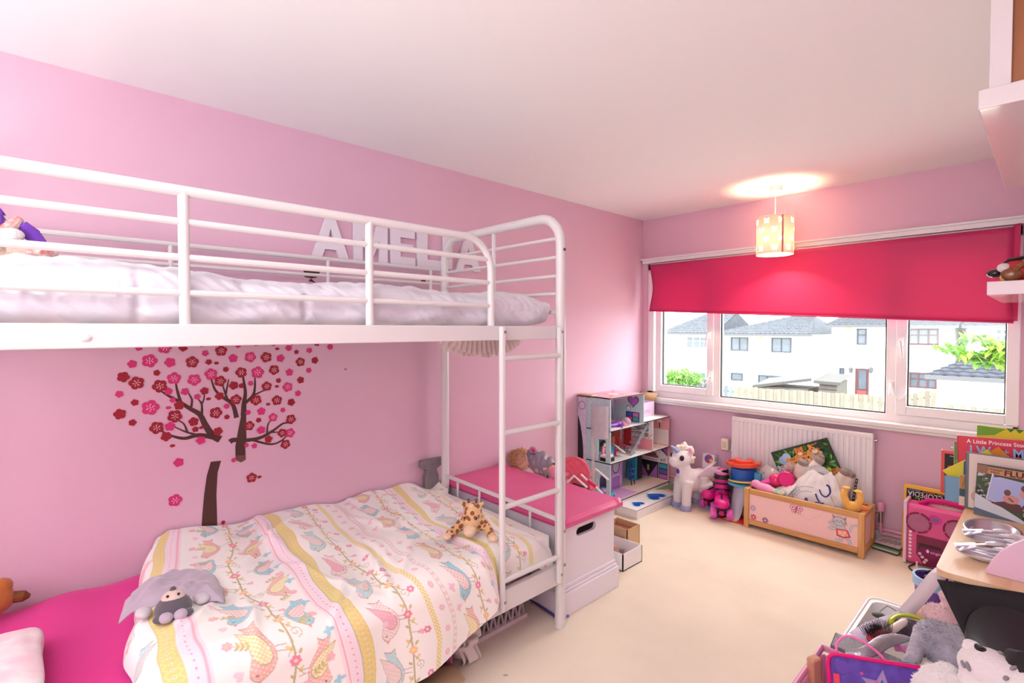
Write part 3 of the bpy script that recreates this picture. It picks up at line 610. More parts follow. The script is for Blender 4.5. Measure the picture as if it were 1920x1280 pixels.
    def vine(s0, amp, ph, birds, flip=1):
        pts = [(s0+amp*math.sin(q*7.5+ph), q) for q in np.arange(-.05, CT+.05, .012)]; stroke(pts, .0056, OL)
        q = .02; i = 0
        while q < CT:
            s = s0+amp*math.sin(q*7.5+ph); c = flip*(1 if i % 2 else -1)
            k = i % 4
            if k == 0: flower((s, q), .017, (236, 112, 152), (250, 214, 160))
            elif k == 1: heart((s+.035*c, q+.012), .012, .6*c, (244, 172, 186)); stroke([(s, q), (s+.03*c, q+.01)], .002, OL)
            elif k == 2: flower((s, q), .015, (250, 190, 120), (250, 226, 140))
            else:
                sp = [(s+c*(.02+.018*math.sin(w*.7)*(1-w/14)), q+.018*math.cos(w*.7)*(1-w/14)-.01) for w in range(13)]; stroke(sp, .002, OL)
            ell((s-.013*c, q+.03), .011, .005, .9*c, (226, 206, 96)); ell((s+.012*c, q+.045), .009, .004, -.9*c, (186, 176, 90))
            stroke([(s, q+.02), (s-.022*c, q+.05)], .003, OL, .0012)
            q += .068; i += 1
        for (q, off, kind, L) in birds: bird((s0+amp*math.sin(q*7.5+ph)+off, q), L, PI/2-.12*math.copysign(1, off), kind, 1 if off < 0 else -1)
    tt = np.arange(.06, CT, .2)
    # striped braids
    def band(s, w, col): fill([(s-w/2, 0), (s+w/2, 0), (s+w/2, CT), (s-w/2, CT)], col)
    def yellow(s, pside):
        band(s, .046, (150, 176, 160)); band(s, .043, (233, 208, 96))
        for k in range(int(CT/.02)):
            ell((s, k*.02+.01), .0045, .0045, 0, (252, 240, 200)); ell((s, k*.02+.01), .0018, .0018, 0, (120, 120, 90))
            for sg in (-1, 1): stroke([(s+sg*.018, k*.02), (s+sg*.008, k*.02+.01), (s+sg*.018, k*.02+.02)], .0018, (246, 230, 150))
        b = s+pside*.043; band(b, .036, (250, 226, 236))
        for k in range(int(CT/.022)): ell((b, k*.022), .0024, .003, 0, (226, 96, 150))
        band(s+pside*.066, .007, (246, 172, 190)); band(s+pside*.074, .006, (250, 226, 236))
    def gingham(s):
        fill([(s-.011, 0), (s+.011, 0), (s+.011, CT), (s-.011, CT)], (230, 206, 84), ging(.0072, (250, 244, 200)))
    yellow(.085, 1); yellow(.55, -1); yellow(1.225, -1); gingham(.80); gingham(1.465)
    band(.885, .02, (238, 212, 202))
    for k in range(int(CT/.024)): ell((.885, k*.024), .0065, .008, 0, (252, 246, 242))
    bl = lambda ks, ph, off, L: [(q+ph, off, ks[i % len(ks)], L) for i, q in enumerate(tt)]
    vine(.335, .02, .4, bl(['blue', 'gold'], .0, -.075, .13)); 
    for i, q in enumerate(tt): bird((.41, q+.1), .12, PI/2+.1, 'gold' if i % 2 else 'blue', -1)
    vine(.715, .012, 1.2, bl(['beige', 'pink'], .05, -.066, .13))
    vine(1.075, .016, 2.2, bl(['gold', 'blue'], .02, -.072, .13))
    vine(1.385, .012, .2, bl(['beige', 'pink'], .1, -.064, .12))
    for i, q in enumerate(tt): bird((.008, q+.03), .1, PI/2+.2, 'pink' if i % 2 else 'beige', -1)
    for q in np.arange(.03, CT, .085):
        flower((.845, q), .013, (246, 186, 200), (250, 220, 200)); bfly((.925, q+.03), .5, (246, 196, 206)) if int(q*100) % 2 else None
    for q in np.arange(.05, CT, .16):
        sprig((.205, q), .4, (246, 170, 190)); bfly((.455, q+.05), .8, (140, 206, 220)); sprig((.445, q-.03), 2.6, (246, 176, 196)); flower((.765, q+.02), .014, (232, 96, 150), (250, 240, 230))
        sprig((1.135, q+.03), .3, (246, 176, 196)); bfly((1.15, q-.05), .3, (140, 206, 220)); flower((1.43, q), .012, (236, 110, 160)); flower((1.53, q+.04), .012, (246, 176, 196)); bfly((1.58, q), .3, (140, 206, 220)); heart((.215, q+.08), .014, 1.2, (250, 206, 220)); heart((.63, q+.1), .012, 1.2, (250, 212, 224))
    cv = cv*.82+.18*np.array(lin((250, 245, 244)))
    # surface
    ks = [0, .085, .55, .80, .885, 1.225, 1.465, 1.57]
    YT = np.array([[.325, .37, .79, 1.035, 1.13, 1.49, 1.70, 1.775], [.22, .275, .745, .985, 1.065, 1.385, 1.63, 1.77], [.16, .245, .717, .955, 1.02, 1.345, 1.58, 1.755], [.135, .25, .78, 1.045, 1.125, 1.40, 1.645, 1.75]])
    nu, nv = 640, 560; a = np.linspace(0, 1, nu+1)*1.57; b = np.linspace(0, 1, nv+1)
    cols = np.array([np.interp(a, ks, YT[k]) for k in range(4)])     # 4 x nu
    # smooth the kinks
    ker = np.hanning(61); ker /= ker.sum()
    cols = np.array([np.convolve(np.pad(c, 30, mode='reflect', reflect_type='odd'), ker, 'valid') for c in cols])
    yref = cols[2]
    hem = np.interp(yref, [.1, .5, .914, 1.15, 1.36, 1.7], [.10, .13, .175, .245, .325, .33])
    xe = np.interp(yref, [1.25, 1.42], [1.075, .992]); ztop = np.interp(yref, [.1, .3, 1.2, 1.76], [.515, .525, .505, .475]); R_ = .085
    L1 = xe-R_-.015; L2 = R_*PI/2; L3 = np.maximum(.01, ztop-R_-hem); Ltot = L1+L2+L3
    A = b[None, :]*Ltot[:, None]                                   # arc length
    l1 = L1[:, None]; x = np.where(A < l1, .015+A, 0); th = np.clip((A-l1)/R_, 0, PI/2); x = np.where(A < l1, x, (xe-R_)[:, None]+R_*np.sin(th))
    dn = np.clip(A-l1-L2, 0, None); z = ztop[:, None]-np.where(A < l1, 0, R_*(1-np.cos(th)))-dn
    sl = np.clip(dn/.3, 0, 1); x = x+.012*sl*np.sin(a[:, None]*17+.5)*(yref < 1.3)[:, None]
    fx = np.clip(x/1.05, 0, 1)
    kk = np.array([0, .46, .93, 1.25]); q = np.clip(A/np.maximum(1.0, 1.0), 0, 1.25)
    w = [np.interp(q, kk, np.eye(4)[i]) for i in range(4)]; y = sum(w[i]*cols[i][:, None] for i in range(4))
    # wrinkles: soft puffs plus long diagonal folds
    rng = np.random.RandomState(4); dz = np.zeros_like(z)
    for _ in range(26):
        f = rng.uniform(5, 20); an = rng.uniform(-.9, .9); ph = rng.uniform(0, 6.28); dz += (.006*7/f)*np.sin(f*(np.cos(an)*y*1.3+np.sin(an)*A*1.0)+ph)*(1+.5*np.sin(2.3*A+ph))
    for _ in range(24):
        cy_, cx_, an = rng.uniform(.2, 1.7), rng.uniform(0, 1.0), rng.uniform(-.5, .9); u = (y-cy_)*np.cos(an)+(A-cx_)*np.sin(an); v = -(y-cy_)*np.sin(an)+(A-cx_)*np.cos(an)
        dz += rng.uniform(.006, .016)*np.exp(-(u/.017)**2)*np.exp(-(v/.22)**2)
    dz += .016*np.exp(-((y-.35)/.13)**2)*np.exp(-((A-.1)/.25)**2)
    dz -= .02*np.clip((A-l1*0-.0)*0, 0, 1)
    top = np.clip(1-th/(PI/2)*.75, .2, 1); z = z+dz*top; x = x+dz*.5*(1-top)*(yref < 1.35)[:, None]
    # rolled near end and foot end
    e0 = a[:, None]; z -= .085*(1-np.sqrt(np.clip(1-np.clip(1-e0/.055, 0, 1)**2, 0, 1))); y += .009*np.sin(A*15+.5)*np.exp(-e0/.07)-.02*np.clip(A-.4, 0, .3)*np.exp(-e0/.1)
    z -= .09*np.exp(-((1.57-e0)/.05)**2)*(A > .12)
    z += .05*np.exp(-((1.57-e0)/.06)**2)*np.exp(-(A/.07)**2)
    y += .006*np.sin(A*24+e0*9)*np.sin(e0*11+1.3)
    y = np.minimum(y, 1.768); x = np.where((y > 1.36), np.minimum(x, 1.008), x); z = np.maximum(z, np.where(x < .96, .432, .0))
    V = np.stack([x, y, z], -1).reshape(-1, 3)
    # colour lookup
    si = np.clip(a[:, None]/RES-.5+0*A, 0, ns-1.001); ti = np.clip(A/RES-.5, 0, nt-1.001); i0 = si.astype(int); j0 = ti.astype(int); fs = (si-i0)[..., None]; ft = (ti-j0)[..., None]
    C = cv[i0, j0]*(1-fs)*(1-ft)+cv[i0+1, j0]*fs*(1-ft)+cv[i0, j0+1]*(1-fs)*ft+cv[i0+1, j0+1]*fs*ft
    n2 = nv+1; idx = (np.arange(nu)[:, None]*n2+np.arange(nv)[None, :]).reshape(-1); F = np.stack([idx, idx+n2, idx+n2+1, idx+1], -1)
    loc = Vector((.55, .95, .33)); V = V-np.array(loc)
    me = bpy.data.meshes.new('duvet'); me.vertices.add(len(V)); me.vertices.foreach_set('co', V.reshape(-1)); me.loops.add(F.size); me.loops.foreach_set('vertex_index', F.reshape(-1).astype(np.int32))
    me.polygons.add(len(F)); me.polygons.foreach_set('loop_start', np.arange(0, F.size, 4, dtype=np.int32)); me.update(calc_edges=True)
    ca_ = me.color_attributes.new('Col', 'FLOAT_COLOR', 'POINT'); ca_.data.foreach_set('color', np.concatenate([C.reshape(-1, 3), np.ones((len(V), 1))], 1).reshape(-1))
    me.polygons.foreach_set('use_smooth', [True]*len(me.polygons)); me.materials.append(printmat('duvet_print', .85, bump=.05, scale=150, sheen=.15, spec=.2))
    o = bpy.data.objects.new('duvet', me); COL.objects.link(o); o.location = loc
    tag(o, 'white duvet printed with birds, vines and yellow braid stripes', 'duvet')
duvet()
# ---- pillow corner at the head of the lower bunk
def pil(a, b):
    th = b*2*PI; r = (math.sin(PI*min(max(a, .0), 1))**.3) if 0 < a < 1 else 0; X_ = a-.5; c, s = math.cos(th), math.sin(th)
    return (.7+.52*X_, -.2+.20*math.copysign(abs(c)**.45, c)*(.86+.14*r)+.012*noise.noise((a*3, c*1.5, s)), .478+.055*s*r+.008*noise.noise((a*5, c*3, s)))
pp = thing('pillow', 'printed white pillow at the head of the lower bunk', 'pillow', (.72, -.17, .425)); part('cushion', M().grid(pil, 40, 36), mat('pillow_cotton', (250, 240, 240), .85, c2=(250, 214, 222), vscale=14), pp, auto=3)
for i in range(9):
    a_ = i*1.1; q = M(frame((.6+.03*i, -.06-.012*(i % 3), .522-.006*(i % 3)), (1, 0, 0), (0, 1, 0)))
    for k in range(5): q.disc(.012*math.cos(k*1.256+a_), .012*math.sin(k*1.256+a_), .008, (240, 130, 165) if i % 2 else (170, 210, 226), n=10)
# ================================================================== wall letters
LET = mat('white_letter_board', (238, 232, 242), .5)
GL = {'A': [[(0, 0), (.38, 1), (.66, 1), (1.04, 0), (.76, 0), (.69, .2), (.35, .2), (.28, 0)], [(.41, .4), (.52, .74), (.63, .4)]],
      'M': [[(0, 0), (0, 1), (.3, 1), (.5, .48), (.7, 1), (1, 1), (1, 0), (.75, 0), (.75, .6), (.56, .12), (.44, .12), (.25, .6), (.25, 0)]],
      'E': [[(0, 0), (0, 1), (.7, 1), (.7, .78), (.28, .78), (.28, .6), (.65, .6), (.65, .4), (.28, .4), (.28, .22), (.72, .22), (.72, 0)]],
      'L': [[(0, 0), (0, 1), (.28, 1), (.28, .22), (.66, .22), (.66, 0)]], 'I': [[(0, 0), (0, 1), (.28, 1), (.28, 0)]]}
from mathutils.geometry import tessellate_polygon
def holed(m, loops, z0, z1, c=None):
    pts = [p for l in loops for p in l]; n = len(pts); tri = tessellate_polygon([[Vector((p[0], p[1], 0)) for p in l] for l in loops])
    fs = []
    for a, b, d in tri:
        A, B, D = pts[a], pts[b], pts[d]; s = (B[0]-A[0])*(D[1]-A[1])-(B[1]-A[1])*(D[0]-A[0])
        if s < 0: b, d = d, b
        fs += [(a+n, b+n, d+n), (d, b, a)]
    k = 0
    for l in loops:
        for i in range(len(l)): fs.append((k+i, k+(i+1) % len(l), n+k+(i+1) % len(l), n+k+i))
        k += len(l)
    return m.add([(p[0], p[1], z0) for p in pts]+[(p[0], p[1], z1) for p in pts], fs, c)
LTS = [('A', 583, 651, 483, 415), ('M', 661, 724, 487, 425), ('E', 730, 776, 496, 436), ('L', 780, 823, 500, 443), ('I', 829, 845, 505, 451), ('A', 852, 898, 510, 457)]
NTH = ['first', 'second', 'third', 'fourth', 'fifth', 'last']
for i, (ch, u0, u1, vb, vt) in enumerate(LTS):
    p = at(u0, vb, 'x', .001); q = at(u1, vb, 'x', .001); zt = at((u0+u1)/2, vt, 'x', .001).z; h = .198; w = (q.y-p.y)
    gw = max(x for x, _ in GL[ch][0]); m = M(frame((.004, p.y, 1.782), (0, 1, 0), (0, 0, 1)))
    holed(m, [[(x*w/gw, y*h) for x, y in l] for l in GL[ch]], 0, .016)
    solo('wall_letter', m, LET, f'white block letter {ch} on the wall, {NTH[i]} of the six-letter name', 'letter', 'letters of the name on the wall', smooth=False)
# the grey letter by the back post
m = M(frame((.012, 1.64, .425), (0, 1, 0), (0, 0, 1)))
m.prism([(.03, 0), (.03, .0), (.125, 0), (.125, .1), (.112, .14), (.16, .165), (.16, .205), (0, .205), (0, .165), (.045, .14), (.03, .1)], 0, .03)
solo('metal_letter', m, mat('galvanised_grey', (150, 144, 148), .5, metal=.3, bump=.1, scale=60, vary=.25, vscale=20), 'grey galvanised capital letter leaning on the wall by the bed post', 'letter', bevel=.003)
# ================================================================== cherry tree wall sticker
DEC = thing('cherry_tree_sticker', 'brown tree wall sticker with red and pink blossoms under the bunk', 'wall sticker', (.002, .9, .45))
K = 3.369
def wz(x, y): p = at(180+x/K, 630+y/K, 'x', 0); return (p.y, p.z)
TRK = mat('sticker_brown', (78, 44, 36), .5); TRK2 = mat('sticker_brown_worn', (110, 76, 66), .5)
def decal(name, pts, ma, dx=.0015, par=None, **k):
    m = M(frame((0, 0, 0), (0, 1, 0), (0, 0, 1))); m.prism(pts, .0004, dx); return part(name, m, ma, par or DEC, smooth=False, **k)
decal('trunk', [wz(*p) for p in [(725, 793), (790, 786), (768, 860), (760, 1000), (764, 1130), (768, 1290), (662, 1290), (672, 1120), (683, 1000), (700, 880)]], TRK)
decal('trunk', [wz(*p) for p in [(918, 495), (948, 490), (947, 560), (950, 640), (942, 700), (945, 780), (915, 797), (882, 780), (880, 700), (895, 610), (905, 560)]], TRK, .0018)
decal('torn_patch', [wz(*p) for p in [(886, 752), (943, 752), (945, 780), (915, 797), (882, 780)]], TRK2, .0022)
def spl(pts, n=6):
    P = [Vector((*p, 0)) for p in pts]; out = []
    for i in range(len(P)-1):
        p0, p1, p2, p3 = P[max(i-1, 0)], P[i], P[i+1], P[min(i+2, len(P)-1)]
        for k in range(n):
            t_ = k/n; out.append(.5*((2*p1)+(p2-p0)*t_+(2*p0-5*p1+4*p2-p3)*t_*t_+(3*p1-p0-3*p2+p3)*t_**3))
    out.append(P[-1]); return [(p.x, p.y) for p in out]
def branch(pts, w0, w1, dz):
    q = spl([wz(*p) for p in pts]); k = len(q); s = 1/(K*950)*2.55; L_, R_ = [], []
    for i in range(k):
        a, b = q[max(i-1, 0)], q[min(i+1, k-1)]; dx, dy = b[0]-a[0], b[1]-a[1]; l = math.hypot(dx, dy) or 1; h = (w0+(w1-w0)*i/(k-1))*s/2
        L_.append((q[i][0]-dy/l*h, q[i][1]+dx/l*h)); R_.append((q[i][0]+dy/l*h, q[i][1]-dx/l*h))
    m = M(frame((0, 0, 0), (0, 1, 0), (0, 0, 1))); m.add([(x, y, dz) for x, y in L_+R_], [(k+i, k+i+1, i+1, i) for i in range(k-1)]); part('branch', m, TRK, DEC, smooth=False)
BR = [([(785, 652), (735, 625), (690, 560), (655, 495), (590, 455), (520, 410), (455, 375), (412, 348)], 40, 7), ([(760, 642), (650, 625), (560, 645), (480, 630), (405, 595)], 28, 7), ([(580, 612), (555, 555), (515, 528)], 12, 5), ([(650, 626), (570, 605), (485, 568)], 14, 5), ([(535, 418), (512, 340), (503, 285)], 16, 7), ([(598, 458), (605, 400), (575, 350)], 14, 6), ([(668, 505), (667, 430), (640, 392)], 14, 6), ([(667, 432), (682, 395), (684, 360)], 9, 6),
      ([(888, 515), (862, 430), (800, 385), (750, 335), (725, 258)], 26, 7), ([(820, 362), (838, 270)], 12, 4), ([(832, 402), (812, 350), (795, 290)], 12, 6), ([(932, 500), (935, 420), (943, 350), (925, 240)], 32, 9), ([(938, 425), (990, 375), (1003, 320), (1003, 250)], 20, 7), ([(985, 378), (1070, 338)], 12, 6), ([(845, 668), (870, 655), (950, 657), (1040, 640), (1120, 595), (1180, 552), (1225, 548)], 30, 7), ([(1080, 618), (1085, 560), (1110, 525)], 12, 5), ([(1095, 608), (1165, 604)], 10, 5), ([(985, 655), (1100, 682), (1170, 660), (1225, 605)], 14, 6)]
for i, (p, a, b) in enumerate(BR): branch(p, a, b, .0009+i*.00004)
FRED = mat('sticker_red', (158, 16, 40), .5); FPNK = mat('sticker_pink', (214, 48, 120), .5); FDOT = mat('sticker_dots', (252, 220, 226), .5)
def bloss(R=1, n=50):
    return [(r*math.cos(a), r*math.sin(a)) for i in range(n) for a in [2*PI*i/n] for r in [R*(.80+.22*abs(math.sin(2.5*a))**.75-.05)]]
FL = '270,72,22,p 433,72,40,P 550,72,26,r 790,92,36,R 690,108,20,p 228,176,27,p 338,156,44,P 467,166,32,p 607,164,38,R 712,163,19,r 866,140,28,p 974,132,35,P 1075,133,35,R 1164,140,25,p 1217,75,20,p 1266,100,15,r 1348,90,18,p 1290,163,30,R 1382,153,22,r 1478,68,20,p 1395,44,20,r 897,58,18,p 1010,44,20,r 172,258,35,r 256,296,43,R 384,232,20,r 403,315,43,R 492,266,40,P 620,276,39,P 726,240,38,P 820,210,18,r 917,229,35,R 1020,229,40,P 1124,213,33,R 1221,228,24,p 1344,215,18,p 1292,277,23,r 784,284,36,R 869,311,28,r 918,313,17,r 976,298,17,p 1078,317,32,R 1152,280,16,r 1210,321,32,P 1275,361,19,p 147,366,23,p 458,348,24,p 562,350,24,p 685,346,25,r 640,382,19,p 780,378,27,r 884,400,34,R 1010,404,35,R 1142,405,33,R 1233,417,24,r 245,419,22,r 343,451,50,P 484,404,18,p 525,437,30,r 497,505,42,R 616,540,30,r 757,484,38,R 825,442,18,p 826,510,16,r 960,481,17,p 1044,474,26,p 1180,466,16,p 150,492,35,r 230,546,22,r 383,578,41,R 467,570,30,p 443,634,31,r 627,588,19,r 770,601,28,r 662,657,28,p 968,566,32,R 1027,530,17,r 1118,513,28,P 1230,524,32,R 1043,592,26,p 1226,611,31,P 1175,611,29,R 1089,650,24,r 1196,682,31,R 1000,692,17,p 950,688,14,p 522,797,30,p 499,1036,40,P 870,782,15,p 982,893,32,R 803,1176,13,r 670,50,20,r 1120,44,20,p 1240,40,18,r'
meshes = {}
for kd in 'RPrp':
    me = M(frame((0, 0, 0), (0, 1, 0), (0, 0, 1))); me.prism(bloss(), 0, .0016); q = me.mesh('blossom'); q.materials.append(FRED if kd in 'Rr' else FPNK); meshes[kd] = q
me = M(frame((0, 0, 0), (0, 1, 0), (0, 0, 1)))
for r, n in ((0, 1), (.24, 4), (.42, 6)):
    for k in range(n): a = k*2*PI/n+r; me.disc(r*math.cos(a), r*math.sin(a), .075, n=8)
DOTM = me.mesh('stamen_dots'); DOTM.materials.append(FDOT)
for i, s_ in enumerate(FL.split()):
    x, y, r, kd = s_.split(','); x, y, r = float(x), float(y), float(r); c = wz(x, y); rr = abs(wz(x, y-r)[1]-wz(x, y+r)[1])/2
    o = bpy.data.objects.new('blossom', meshes[kd]); COL.objects.link(o); o.parent = DEC; o.location = Vector((.0004+(i % 5)*.00025, c[0], c[1]))-DEC.location; o.rotation_euler = (i*.73, 0, 0); o.scale = (1, rr, rr)
    if kd in 'RP':
        d = bpy.data.objects.new('stamen_dots', DOTM); COL.objects.link(d); d.parent = o; d.location = (.0018, 0, 0)
for (x, y) in ((758, 170), (455, 452), (708, 396), (665, 577), (480, 692), (1140, 317), (1085, 430), (1030, 889), (1142, 80)):
    c = wz(x, y); r = .0095; decal('petal', [(c[0]+r*1.25*math.cos(a)*(1 if math.cos(a) > 0 else .7), c[1]+r*.7*math.sin(a)) for a in [2*PI*k/14 for k in range(14)]], FRED if x != 455 else FPNK)
for pts in ([(569, 506), (583, 505), (600, 510), (594, 520), (585, 522), (571, 519)], [(583, 505), (590, 496), (588, 506)], [(583, 522), (592, 530), (578, 527)]):
    decal('bird_silhouette', [(at(u, v, 'x', 0).y, at(u, v, 'x', 0).z) for u, v in pts], TRK)
decal('petal', [(at(u, v, 'x', 0).y, at(u, v, 'x', 0).z) for u, v in ((789, 525), (798, 524), (797, 531), (791, 532))], FRED)
c = at(648, 692, 'x', 0); m = M(); m.tube([(0, c.y, c.z), (.006, c.y, c.z)], .0055, 10); solo('wall_screw', m, STEEL, 'small steel screw head in the pink wall right of the tree sticker', 'screw')
# ================================================================== white chest with pink cushion
CHW = mat('chest_white_paint', (238, 232, 240), .4, bump=.02, scale=10)
t = thing('toy_chest', 'white painted chest with pink padded lid at the foot of the bed', 'chest', (.5, 2.07, 0)); c0, c1 = 1.845, 2.285; XF = .955
slot = [(2.0+.05*0+ .058*sx+.022*math.cos(a), .385+.022*math.sin(a)) for sx, a in [(1, -PI/2+k*PI/8) for k in range(9)]+[(-1, PI/2+k*PI/8) for k in range(9)]]
m = M(frame((XF-.018, 0, 0), (0, 1, 0), (0, 0, 1))); slot = [(y+.045, z) for y, z in slot]; holed(m, [[(c0, .03), (c1, .03), (c1, .445), (c0, .445)], slot], 0, .018); part('front_panel', m, CHW, t, smooth=False)
part('side_panel', M().box(.02, XF-.018, c1-.018, c1, .03, .445), CHW, t); part('side_panel', M().box(.02, XF-.018, c0, c0+.018, .03, .445), CHW, t); part('bottom', M().box(.02, XF, c0, c1, .02, .04), CHW, t)
part('inner_lining', M().box(.6, .62, c0+.02, c1-.02, .1, .44), mat('inner_pink', (214, 150, 170), .8), t)
def plinth(q, o): # skirting board profile round the base
    q.box(.02, XF+o+.02, c0-.005-o, c1+.022+o, 0, .115); q.box(.02, XF+o+.012, c0-.003-o, c1+.014+o, .115, .13); q.box(.02, XF+o+.006, c0, c1+.008+o, .13, .15)
q = M(); plinth(q, 0); part('plinth_moulding', q, CHW, t, bevel=.004)
VIN = mat('pink_vinyl', (226, 88, 146), .3, bump=.03, scale=14, spec=.5)
def pad(a, b):
    x = .01+a*(.995-.01); y = 1.826+b*(2.312-1.826); e = min(a, 1-a)*.98; f = min(b, 1-b)*.48; r = .022
    d = min(1, e/r); g = min(1, f/r); z = .492-.022*(1-math.sqrt(max(0, 1-(1-d)**2)))-.022*(1-math.sqrt(max(0, 1-(1-g)**2)))
    if b > .9: z += .006*noise.noise((x*22, y*6, 0))
    return (x, y, z+.003*noise.noise((x*5, y*6, 1)))
m = M(); m.grid(pad, 110, 60); m.box(.012, .992, 1.828, 2.31, .447, .452)
ring_ = [(.012, 1.828), (.992, 1.828), (.992, 2.31), (.012, 2.31)]
n = 40
for (p, q2) in zip(ring_, ring_[1:]+ring_[:1]):
    def sk(a, b, p=p, q2=q2):
        x = p[0]+(q2[0]-p[0])*a; y = p[1]+(q2[1]-p[1])*a; nx, ny = (q2[1]-p[1]), -(q2[0]-p[0]); l = math.hypot(nx, ny); w = .004*math.sin(b*PI)+.003*noise.noise((x*25, y*25, b*3))
        return (x+nx/l*w, y+ny/l*w, .449+(.4715-.449)*b)
    m.grid(sk, n, 5)
part('padded_lid', m, VIN, t, auto=1.2)
# ---- doll pushchair with a doll, behind the chest
WF = mat('toy_white_plastic', (240, 236, 238), .4); COR = mat('coral_quilt', (228, 96, 116), .8, bump=.2, scale=30)
t = thing('doll_pushchair', 'coral quilted toy pushchair with white frame behind the pink-topped chest', 'pushchair', (.42, 2.56, 0))
m = M(frame((.5, 2.5, .45), (.85, .5, 0), (0, 0, 1)))
def backr(a, b): w = .10*math.sqrt(max(0, 1-max(0, (b-.45)/.55)**2)); x = (a-.5)*2*w; return (x, -.05+b*.19, .015+.006*abs(math.sin(x*70+b*12))+.006*abs(math.sin(x*70-b*12)))
m.grid(backr, 30, 30); part('quilted_seat_back', m, COR, t, solid=.012, auto=3)
part('canopy', M(frame((.44, 2.56, .5), (.85, .5, 0), (0, 0, 1))).ell((0, .0, 0), (.1, .075, .05)), COR, t)
part('seat', M().box(.2, .6, 2.42, 2.62, .385, .405), COR, t, bevel=.008)
for y in (2.42, 2.64):
    part('frame_tube', M().tube([(.16, y, .03), (.36, y, .3), (.56, y+.0, .5), (.66, y, .45)], .007, 8), WF, t); part('frame_tube', M().tube([(.62, y, .03), (.4, y, .25), (.22, y, .39)], .007, 8), WF, t)
part('handle_grip', M().tube([(.625, 2.47, .475), (.665, 2.5, .44)], .013, 10), mat('magenta_grip', (206, 20, 96), .5), t)
part('frame_tube', M().tube([(.59, 2.45, .51), (.625, 2.47, .475), (.665, 2.5, .44), (.69, 2.53, .40), (.69, 2.56, .36)], .006, 8), WF, t)
part('harness_strap', M().tube([(.55, 2.42, .45), (.62, 2.44, .44), (.66, 2.47, .41), (.64, 2.52, .37)], .006, 6, flat=.3), BLACK, t)
for x in (.16, .62):
    for y in (2.42, 2.64): part('wheel', M(TR(x, y, .045) @ RX(PI/2)).lathe([(.02, -.012), (.045, -.012), (.045, .012), (.02, .012)], 16), DARK, t)
t = thing('baby_doll', 'blond doll in a grey jacket lying behind the pink-topped chest', 'doll', (.2, 2.47, .4))
SKIN = mat('doll_skin', (240, 190, 166), .5, subs=.1)
part('body', M().ell((.08, 2.44, .5), .06).ell((.24, 2.46, .49), (.12, .06, .055)).ell((.4, 2.46, .44), (.1, .03, .03)).tube([(.1, 2.45, .5), (.2, 2.46, .5)], .03), SKIN, t, remesh=.008)
q = M()
rn = random.Random(2)
for _ in range(420):
    a = Vector((rn.gauss(0, 1), rn.gauss(0, 1), rn.gauss(0, 1)+.3)).normalized(); p = Vector((.075, 2.44, .505))+a*.062; d = Vector((-.5, rn.uniform(-.4, .4), rn.uniform(-.3, .25))); q.tube([p, p+d*.04+a*.012, p+d*.09+Vector((0, 0, -.02))], [.003, .0025, .0008], 4, cap=False)
part('hair', q, mat('blond_hair', (222, 168, 122), .5, vary=.25, vscale=30), t, kind='stuff')
q = M(frame((.255, 2.46, .5), (1, .1, -.3), (0, 1, 0)))
def jk(a, b): th = 2*PI*b; r = .055+.014*math.sin(a*PI)+.022*noise.noise((a*6, math.cos(th)*2.5, math.sin(th)*2.5)); return (-.09+.17*a, r*math.cos(th)*.95, r*math.sin(th)*1.05)
q.grid(jk, 30, 30); part('jacket', q, mat('silver_grey_satin', (150, 142, 156), .35, bump=.2, scale=25), t, auto=3)
q = M(); q.tube([(.19, 2.44, .52), (.17, 2.43, .57), (.2, 2.42, .6)], [.035, .032, .026], 12); part('sleeve', q, MATS['silver_grey_satin'], t)
part('bow', M().ell((.2, 2.42, .597), (.022, .012, .014)), mat('hot_pink_plastic', (232, 28, 130), .4), t)
part('skirt', M(frame((.4, 2.46, .465), (1, .1, -.5), (0, 1, 0))).tube([(-.05, 0, 0), (.07, 0, 0)], [.04, .07], 16), mat('pale_pink_cloth', (246, 156, 190), .7), t)
# ---- pleated fabric hanging under the bunk
m = M()
def ruf(a, b):
    y = 1.40+.40*a; dp = .10*math.sin(PI*min(1, max(0, a*.93+.04)))**.45*(1-.16*math.exp(-((a-.52)/.07)**2)+.1*(a > .55)); 
    return (.62+.035*math.sin(a*95)*b*.4+.10*b*(a-.5), y, 1.385-dp*b*1.15+.002*math.sin(a*95))
m.grid(ruf, 190, 10); q = M(); q.grid(lambda a, b: (lambda p: (p[0]+.05, p[1]+.01, p[2]+.01))(ruf(a, b)), 190, 10)
t = thing('hanging_frill', 'white pleated fabric hanging below the foot of the upper bunk', 'fabric', (.62, 1.6, 1.27)); FRL = mat('ivory_voile', (240, 226, 222), .8, trans=.35)
part('frill', m, FRL, t, auto=3); part('frill', q, FRL, t, auto=3); part('tape', M().tube([(.64, 1.38, 1.388), (.64, 1.8, 1.388)], .006, 6), FRL, t)
# ================================================================== doll house in the corner
def NY(x, y, z): return frame((x, y, z), (1, 0, 0), (0, 0, 1))       # face looking back into the room (-y)
def PX(x, y, z): return frame((x, y, z), (0, 1, 0), (0, 0, 1))       # face looking to +x
def UP(x, y, z): return frame((x, y, z), (1, 0, 0), (0, 1, 0))
HX, HY0, HY1, HB = .31, 3.14, 4.0, .085
Z1, Z2, Z3, ZR = .392, .640, .888, .655; YM = 3.6
t = thing('dolls_house', 'three-storey pastel dolls house with open front in the window corner', 'dolls house', (.16, 3.57, 0)); dh = t
WD = mat('dolls_house_white', (240, 234, 236), .5); EDG = mat('dolls_house_black_edge', (38, 34, 38), .5); TEALW = mat('dolls_house_teal', (176, 214, 218), .6, c2=(206, 220, 226), vscale=60); LILW = mat('dolls_house_lilac', (206, 200, 222), .6, c2=(222, 218, 234), vscale=60)
part('base', M().box(.005, HX, HY0, HY1, 0, HB), WD, t)
